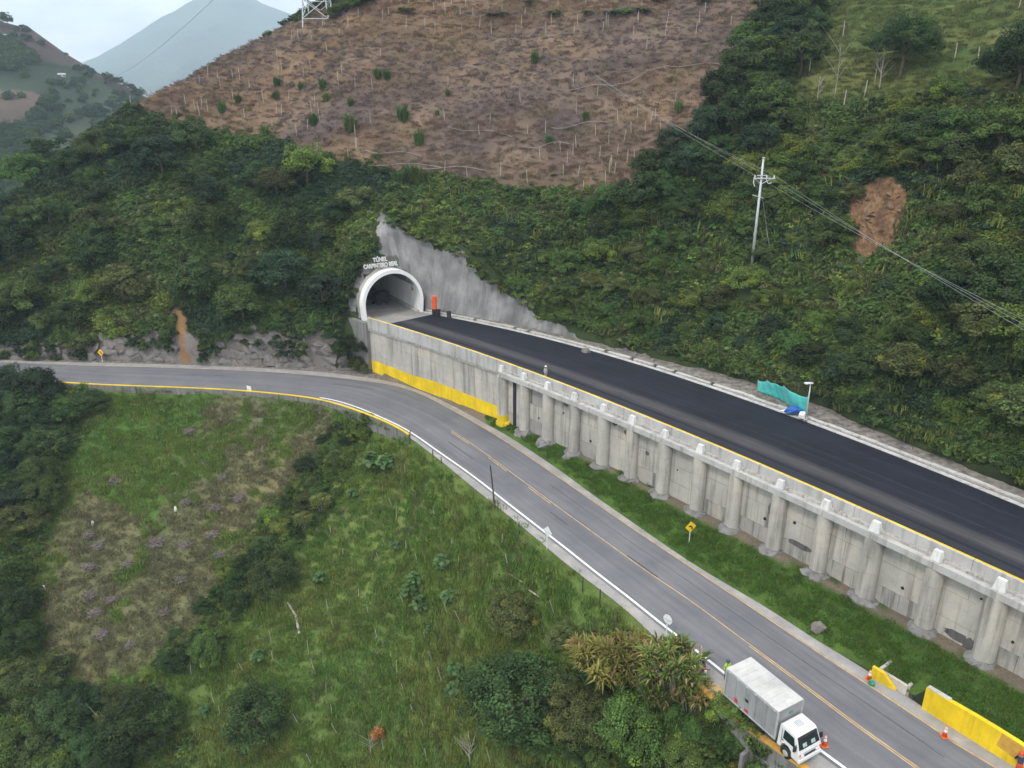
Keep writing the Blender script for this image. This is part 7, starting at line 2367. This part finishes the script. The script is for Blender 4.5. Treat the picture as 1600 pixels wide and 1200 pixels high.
HEAP = [heap_mesh(k) for k in (1, 2, 3)]
HP = [(182, 753), (350, 747), (290, 788), (337, 796), (375, 781), (142, 838), (246, 851), (290, 855), (336, 838), (342, 869), (155, 855), (200, 885), (142, 932), (177, 939), (151, 960), (258, 959), (162, 993), (205, 1010), (283, 908), (298, 676), (142, 888)]
for i, (u, v) in enumerate(HP):
    q = hit(BV_SLOPE, u, v)
    if q is None: continue
    o = link('brushwood_heap', HEAP[i % 3]); o.location = (q[0], q[1], q[2] + .12); k = random.uniform(.8, 1.25); o.scale = (k, k, k); o.rotation_euler.z = random.uniform(-.5, .5)
    row = 'top' if v < 770 else 'upper' if v < 845 else 'middle' if v < 900 else 'lower' if v < 965 else 'lowest'
    col_ = 'left' if u < 190 else 'centre' if u < 300 else 'right'
    tag(o, f'heap of grey cut brushwood on the dry field, {row} {col_}', 'brushwood', 'brushwood heaps on the dry field')
for (u, v, r, lab) in ((146, 822, .24, 'upright white sack among brushwood on the dry field'), (275, 800, .25, 'small white rag on the dry field'), (70, 922, .2, 'tiny white blossom ball at the left edge of the dry field')):
    q = hit(BV_SLOPE, u, v)
    o = link('white_rag', lump('white_rag', .8, 1.6, M['white_paint'], 70 + u, 9)); o.location = (q[0], q[1], q[2] + .1); o.scale = (r * .8, r * .8, r * 1.6); tag(o, lab, 'litter')

# ------------------------------------------------------------------ spiky cane clumps by the lay-by
def cane_mesh(seed, stalks, rad, h, base, rng_h=.35, leaves=20, ll=1.7):
    rng_ = np.random.default_rng(seed)
    Vv, Ff, Tt = [], [], []
    for s_ in range(stalks):
        a = rng_.uniform(0, 2 * PI); r0 = rad * .35 * math.sqrt(rng_.uniform()); r1 = rad * math.sqrt(rng_.uniform(.05, 1))
        p0 = np.array([math.cos(a) * r0, math.sin(a) * r0, 0]); hh = h * (1 - rng_h * rng_.uniform()) * (1 - .25 * r1 / rad)
        p1 = np.array([math.cos(a) * r1, math.sin(a) * r1, hh])
        for t0 in (1.0, .85, .68):
            tip = p0 + (p1 - p0) * t0
            n = leaves if t0 == 1 else leaves // 2
            ct = np.clip(rng_.normal(1, .22), .55, 1.6)
            for _ in range(n):
                d = dirs(1, rng_, -.15)[0]; d = d * .8 + (p1 - p0) / np.linalg.norm(p1 - p0) * .7; d /= np.linalg.norm(d)
                L = ll * rng_.uniform(.6, 1.15); w = .06 * rng_.uniform(.8, 1.4)
                sd = np.cross(d, [0, 0, 1]); sd = sd / (np.linalg.norm(sd) + 1e-6)
                m_ = tip + d * L * .55; e = tip + d * L * .95 + np.array([0, 0, -.28 * L])
                b0 = len(Vv)
                Vv += [tip - sd * w * .5, tip + sd * w * .5, m_ + sd * w, m_ - sd * w, e]
                Ff += [(b0, b0 + 1, b0 + 2, b0 + 3), (b0 + 3, b0 + 2, b0 + 4)]
                dead = rng_.uniform() < .14
                c = (np.array((.34, .23, .11)) if dead else np.array(base) * ct) * rng_.uniform(.8, 1.2)
                Tt += [c] * 5
    me = np_mesh('leaves', Vv, Ff, [M['cane']]); set_col(me, 'tone', np.clip(Tt, .003, .9))
    b = MB(); rr = random.Random(seed)
    for s_ in range(stalks):
        a = rr.uniform(0, 2 * PI); r1 = rad * math.sqrt(rr.uniform(.02, .9))
        b.tube([(math.cos(a) * r1 * .3, math.sin(a) * r1 * .3, -.4), (math.cos(a) * r1 * .6, math.sin(a) * r1 * .6, h * .45), (math.cos(a) * r1, math.sin(a) * r1, h * .85)], [.035, .03, .015], 5)
    return me, b.mesh('stalks', M['wood_grey'])


CANE = [cane_mesh(1, 34, 2.7, 4.0, (.20, .22, .05)), cane_mesh(2, 34, 2.3, 4.4, (.11, .17, .04)), cane_mesh(3, 20, 1.7, 3.2, (.19, .20, .05))]
for (u, v, k, s_, lab) in ((945, 1068, 0, .95, 'yellowish spiky cane clump left of the round sign back'), (985, 1062, 0, .85, 'yellowish spiky cane clump nearest below the round sign back'), (1052, 1085, 1, .95, 'tall green spiky cane clump beside the lay-by'), (1078, 1110, 2, .8, 'lower spiky cane clump spilling over the lay-by wall'), (1020, 1110, 1, .7, 'darker green cane clump between the two tall clumps'),
                           (505, 800, 1, .5, 'green spiky cane clump in the hedge between fields'), (478, 826, 1, .45, 'smaller spiky cane clump lower in the hedge')):
    q = hit(BV_SLOPE, u, v)
    if q is None: continue
    r = empty('cane_clump', q, lab, 'cane', 'spiky cane clumps', rz=u * .7)
    l_, s2 = link('leaves', CANE[k][0], r), link('stalks', CANE[k][1], r)
    l_.scale = s2.scale = (s_,) * 3
# small plants growing on the wall
for (u, v, s_, lab) in ((902, 700, 1.0, 'dark green bush growing at the foot of the retaining wall'), (928, 650, .35, 'tiny plant rooted in the top of the retaining wall')):
    q = at(u, v, .8 if v > 680 else 6.3)
    r = empty('bush', (q[0], q[1], .6 if v > 680 else 6.2), lab, 'bush')
    if v < 680:
        pp, _ = wsec(closest(C_WALL, q)[0], .1); r.location = (pp[0], pp[1], 6.2)
    c = link('foliage', SHRUB[4], r); c.scale = (s_ * 1.1, s_ * 1.1, s_ * 1.3); c.location.z = s_ * .8
    link('stem', TREE_P[2][1], r).scale = (s_ * .5, s_ * .5, s_ * .8)
# bushes hugging the end of the wall and the tunnel shell
for i, (x, y, z, r, k) in enumerate(((-23.2, 110.7, 1.0, 1.5, 1), (-22.6, 110.2, 3.6, 1.2, 0), (-24.6, 111.0, 4.6, 1.2, 0), (-25.8, 111.4, 3.0, 1.5, 1), (-27.2, 112.2, 5.2, 1.3, 0), (-22.2, 109.9, .5, 1.0, 6))):
    plant_tree((x, y, z), r, k, ('bush clinging beside the end of the wall, ' + ('low' if z < 2 else 'half way up' if z < 5 else 'high by the tunnel shell')), 'bushes at the end of the wall', .3, 'bush', cat='bush')

# ------------------------------------------------------------------ far side of the valley
tv, tf = [], []
vpoly = [[(75, 152), (112, 160), (95, 188), (150, 168), (215, 140), (222, 158), (190, 172), (100, 196), (62, 215), (42, 262), (70, 300), (-120, 300), (-120, 232), (20, 205)], [(-120, 255), (60, 258), (120, 285), (90, 320), (-120, 320)], [(0, 60), (30, 70), (60, 95), (20, 110), (-60, 100)]]
pts = []
rng = np.random.default_rng(9)
for pl in vpoly:
    us = rng.uniform(min(p[0] for p in pl), max(p[0] for p in pl), 900); vs = rng.uniform(min(p[1] for p in pl), max(p[1] for p in pl), 900)
    for u, v in zip(us[inpoly(us, vs, pl)], vs[inpoly(us, vs, pl)]):
        h_ = hit(BV_MID, u, v)
        if h_ is not None: pts.append(h_)
for u, v in zip(rng.uniform(-150, 240, 420), rng.uniform(40, 300, 420)):
    h_ = hit(BV_MID, u, v)
    if h_ is not None and vnoise(np.array([u * .03]), np.array([v * .06]), 5)[0] > -.05: pts.append(h_)
pts = np.array(pts)
scatter('valley_wood', pts + np.array([0, 0, 1.0]), rng.choice([0, 1, 2, 4], len(pts)), rng.uniform(1.2, 3.6, len(pts)), [t[0] for t in TREE_P], 'dark woods on the far side of the valley', rng)
for i, (u, v, r) in enumerate(((2, 36, 4), (13, 40, 3.6), (33, 46, 1.4), (104, 84, 1.2), (172, 124, 2.3), (181, 128, 2.1), (188, 122, 3.0), (198, 136, 2.4), (207, 138, 2.8), (214, 144, 2.3), (221, 148, 2.8), (163, 120, 1.8))):
    h_ = atd(u, np.interp(u, [0, 50, 100, 150, 200, 240], [33, 46, 82, 112, 137, 158]) + 3, 552)
    plant_tree(h_, r, (0, 4, 2)[i % 3], f'distant tree on the far ridge line, {"far left pair" if u < 20 else "alone mid ridge" if u < 150 else "right end of the ridge"}', 'trees on the far ridge', 1.0)
M['tin'] = plain('tin_roof', (.36, .39, .41), .5, .1, .1, .3); M['tin_teal'] = plain('teal_tin_roof', (.25, .5, .48), .5, .1)
for (u, v, w, lab, rm) in ((97, 119, 5.5, 'small far house with pale tin roof high on the valley side', 'tin'), (82, 244, 6, 'small far house with white roof near the valley bottom', 'tin'), (4, 58, 6, 'far shed with teal roof at the left edge', 'tin_teal')):
    h_ = hit(BV_MID, u, v)
    if h_ is None: continue
    hs = empty('farm_house', (h_[0], h_[1], h_[2] - .6), lab, 'house', rz=.2)
    hs.scale = (.7, .5, .5)
    MB().box((0, 0, 1.6), (w, 5, 3.2)).build('wall', M['concrete_pale'], hs)
    MB().add([(-w / 2 - .5, -3.2, 3.0), (w / 2 + .5, -3.2, 3.0), (w / 2 + .5, 3.2, 3.0), (-w / 2 - .5, 3.2, 3.0), (-w / 2 - .5, 0, 4.6), (w / 2 + .5, 0, 4.6)], [(0, 1, 5, 4), (2, 3, 4, 5), (1, 2, 5), (3, 0, 4), (3, 2, 1, 0)]).build('roof', M[rm], hs)
    MB().box((-1, -2.53, 1.1), (1.0, .08, 2.1)).build('door', M['wood_dark'], hs)
    for x in (-3, 2): MB().box((x, -2.53, 1.7), (1.1, .08, 1.0)).build('window', M['glass'], hs)

# bushes overhanging the rim of the sprayed wall
for i, (u, v, r) in enumerate(((612, 345, 1.2), (626, 356, 1.3), (640, 363, 1.0), (655, 368, 1.2), (672, 374, 1.1), (690, 380, 1.2), (708, 388, 1.0), (724, 400, 1.3), (740, 414, 1.1), (756, 428, 1.2), (774, 440, 1.0), (792, 452, 1.2), (812, 462, 1.1), (828, 478, 1.3), (845, 494, 1.0))):
    q = hit(BV_HILL, u, v)
    if q is None: continue
    r_ = empty('bush', (q[0], q[1], q[2] - .1), f'{("mid green", "olive", "light green")[i % 3]} bush overhanging the sprayed concrete, {"left of the peak" if u < 600 else "near the peak" if u < 660 else "half way down the rim" if u < 760 else "low on the rim"}', 'bush', 'bushes along the rim of the sprayed wall', rz=i)
    link('foliage', SHRUB[(1, 2, 3)[i % 3]], r_).scale = (r * 1.15, r * 1.15, r * .9)
    link('stem', TREE_P[0][1], r_).scale = (.4, .4, .4)

# debris on the slid soil
ROCKB = []
for _k in range(3):
    _m = ROCK[_k].copy(); _m.materials.clear(); _m.materials.append(M['soil']); ROCKB.append(_m)
for i in range(16):
    u, v = random.uniform(1332, 1412), random.uniform(300, 398)
    q = hit(BV_HILL, u, v)
    if q is None: continue
    o = link('stone', ROCKB[i % 3]); k = random.uniform(.15, .5); o.location = q; o.scale = (k * 1.4, k, k * .8); o.rotation_euler.z = i
    tag(o, f'brown stone lying on the bare soil slide, {"upper" if v < 345 else "lower"} {"left" if u < 1372 else "right"}', 'stone', 'stones on the bare soil slide')
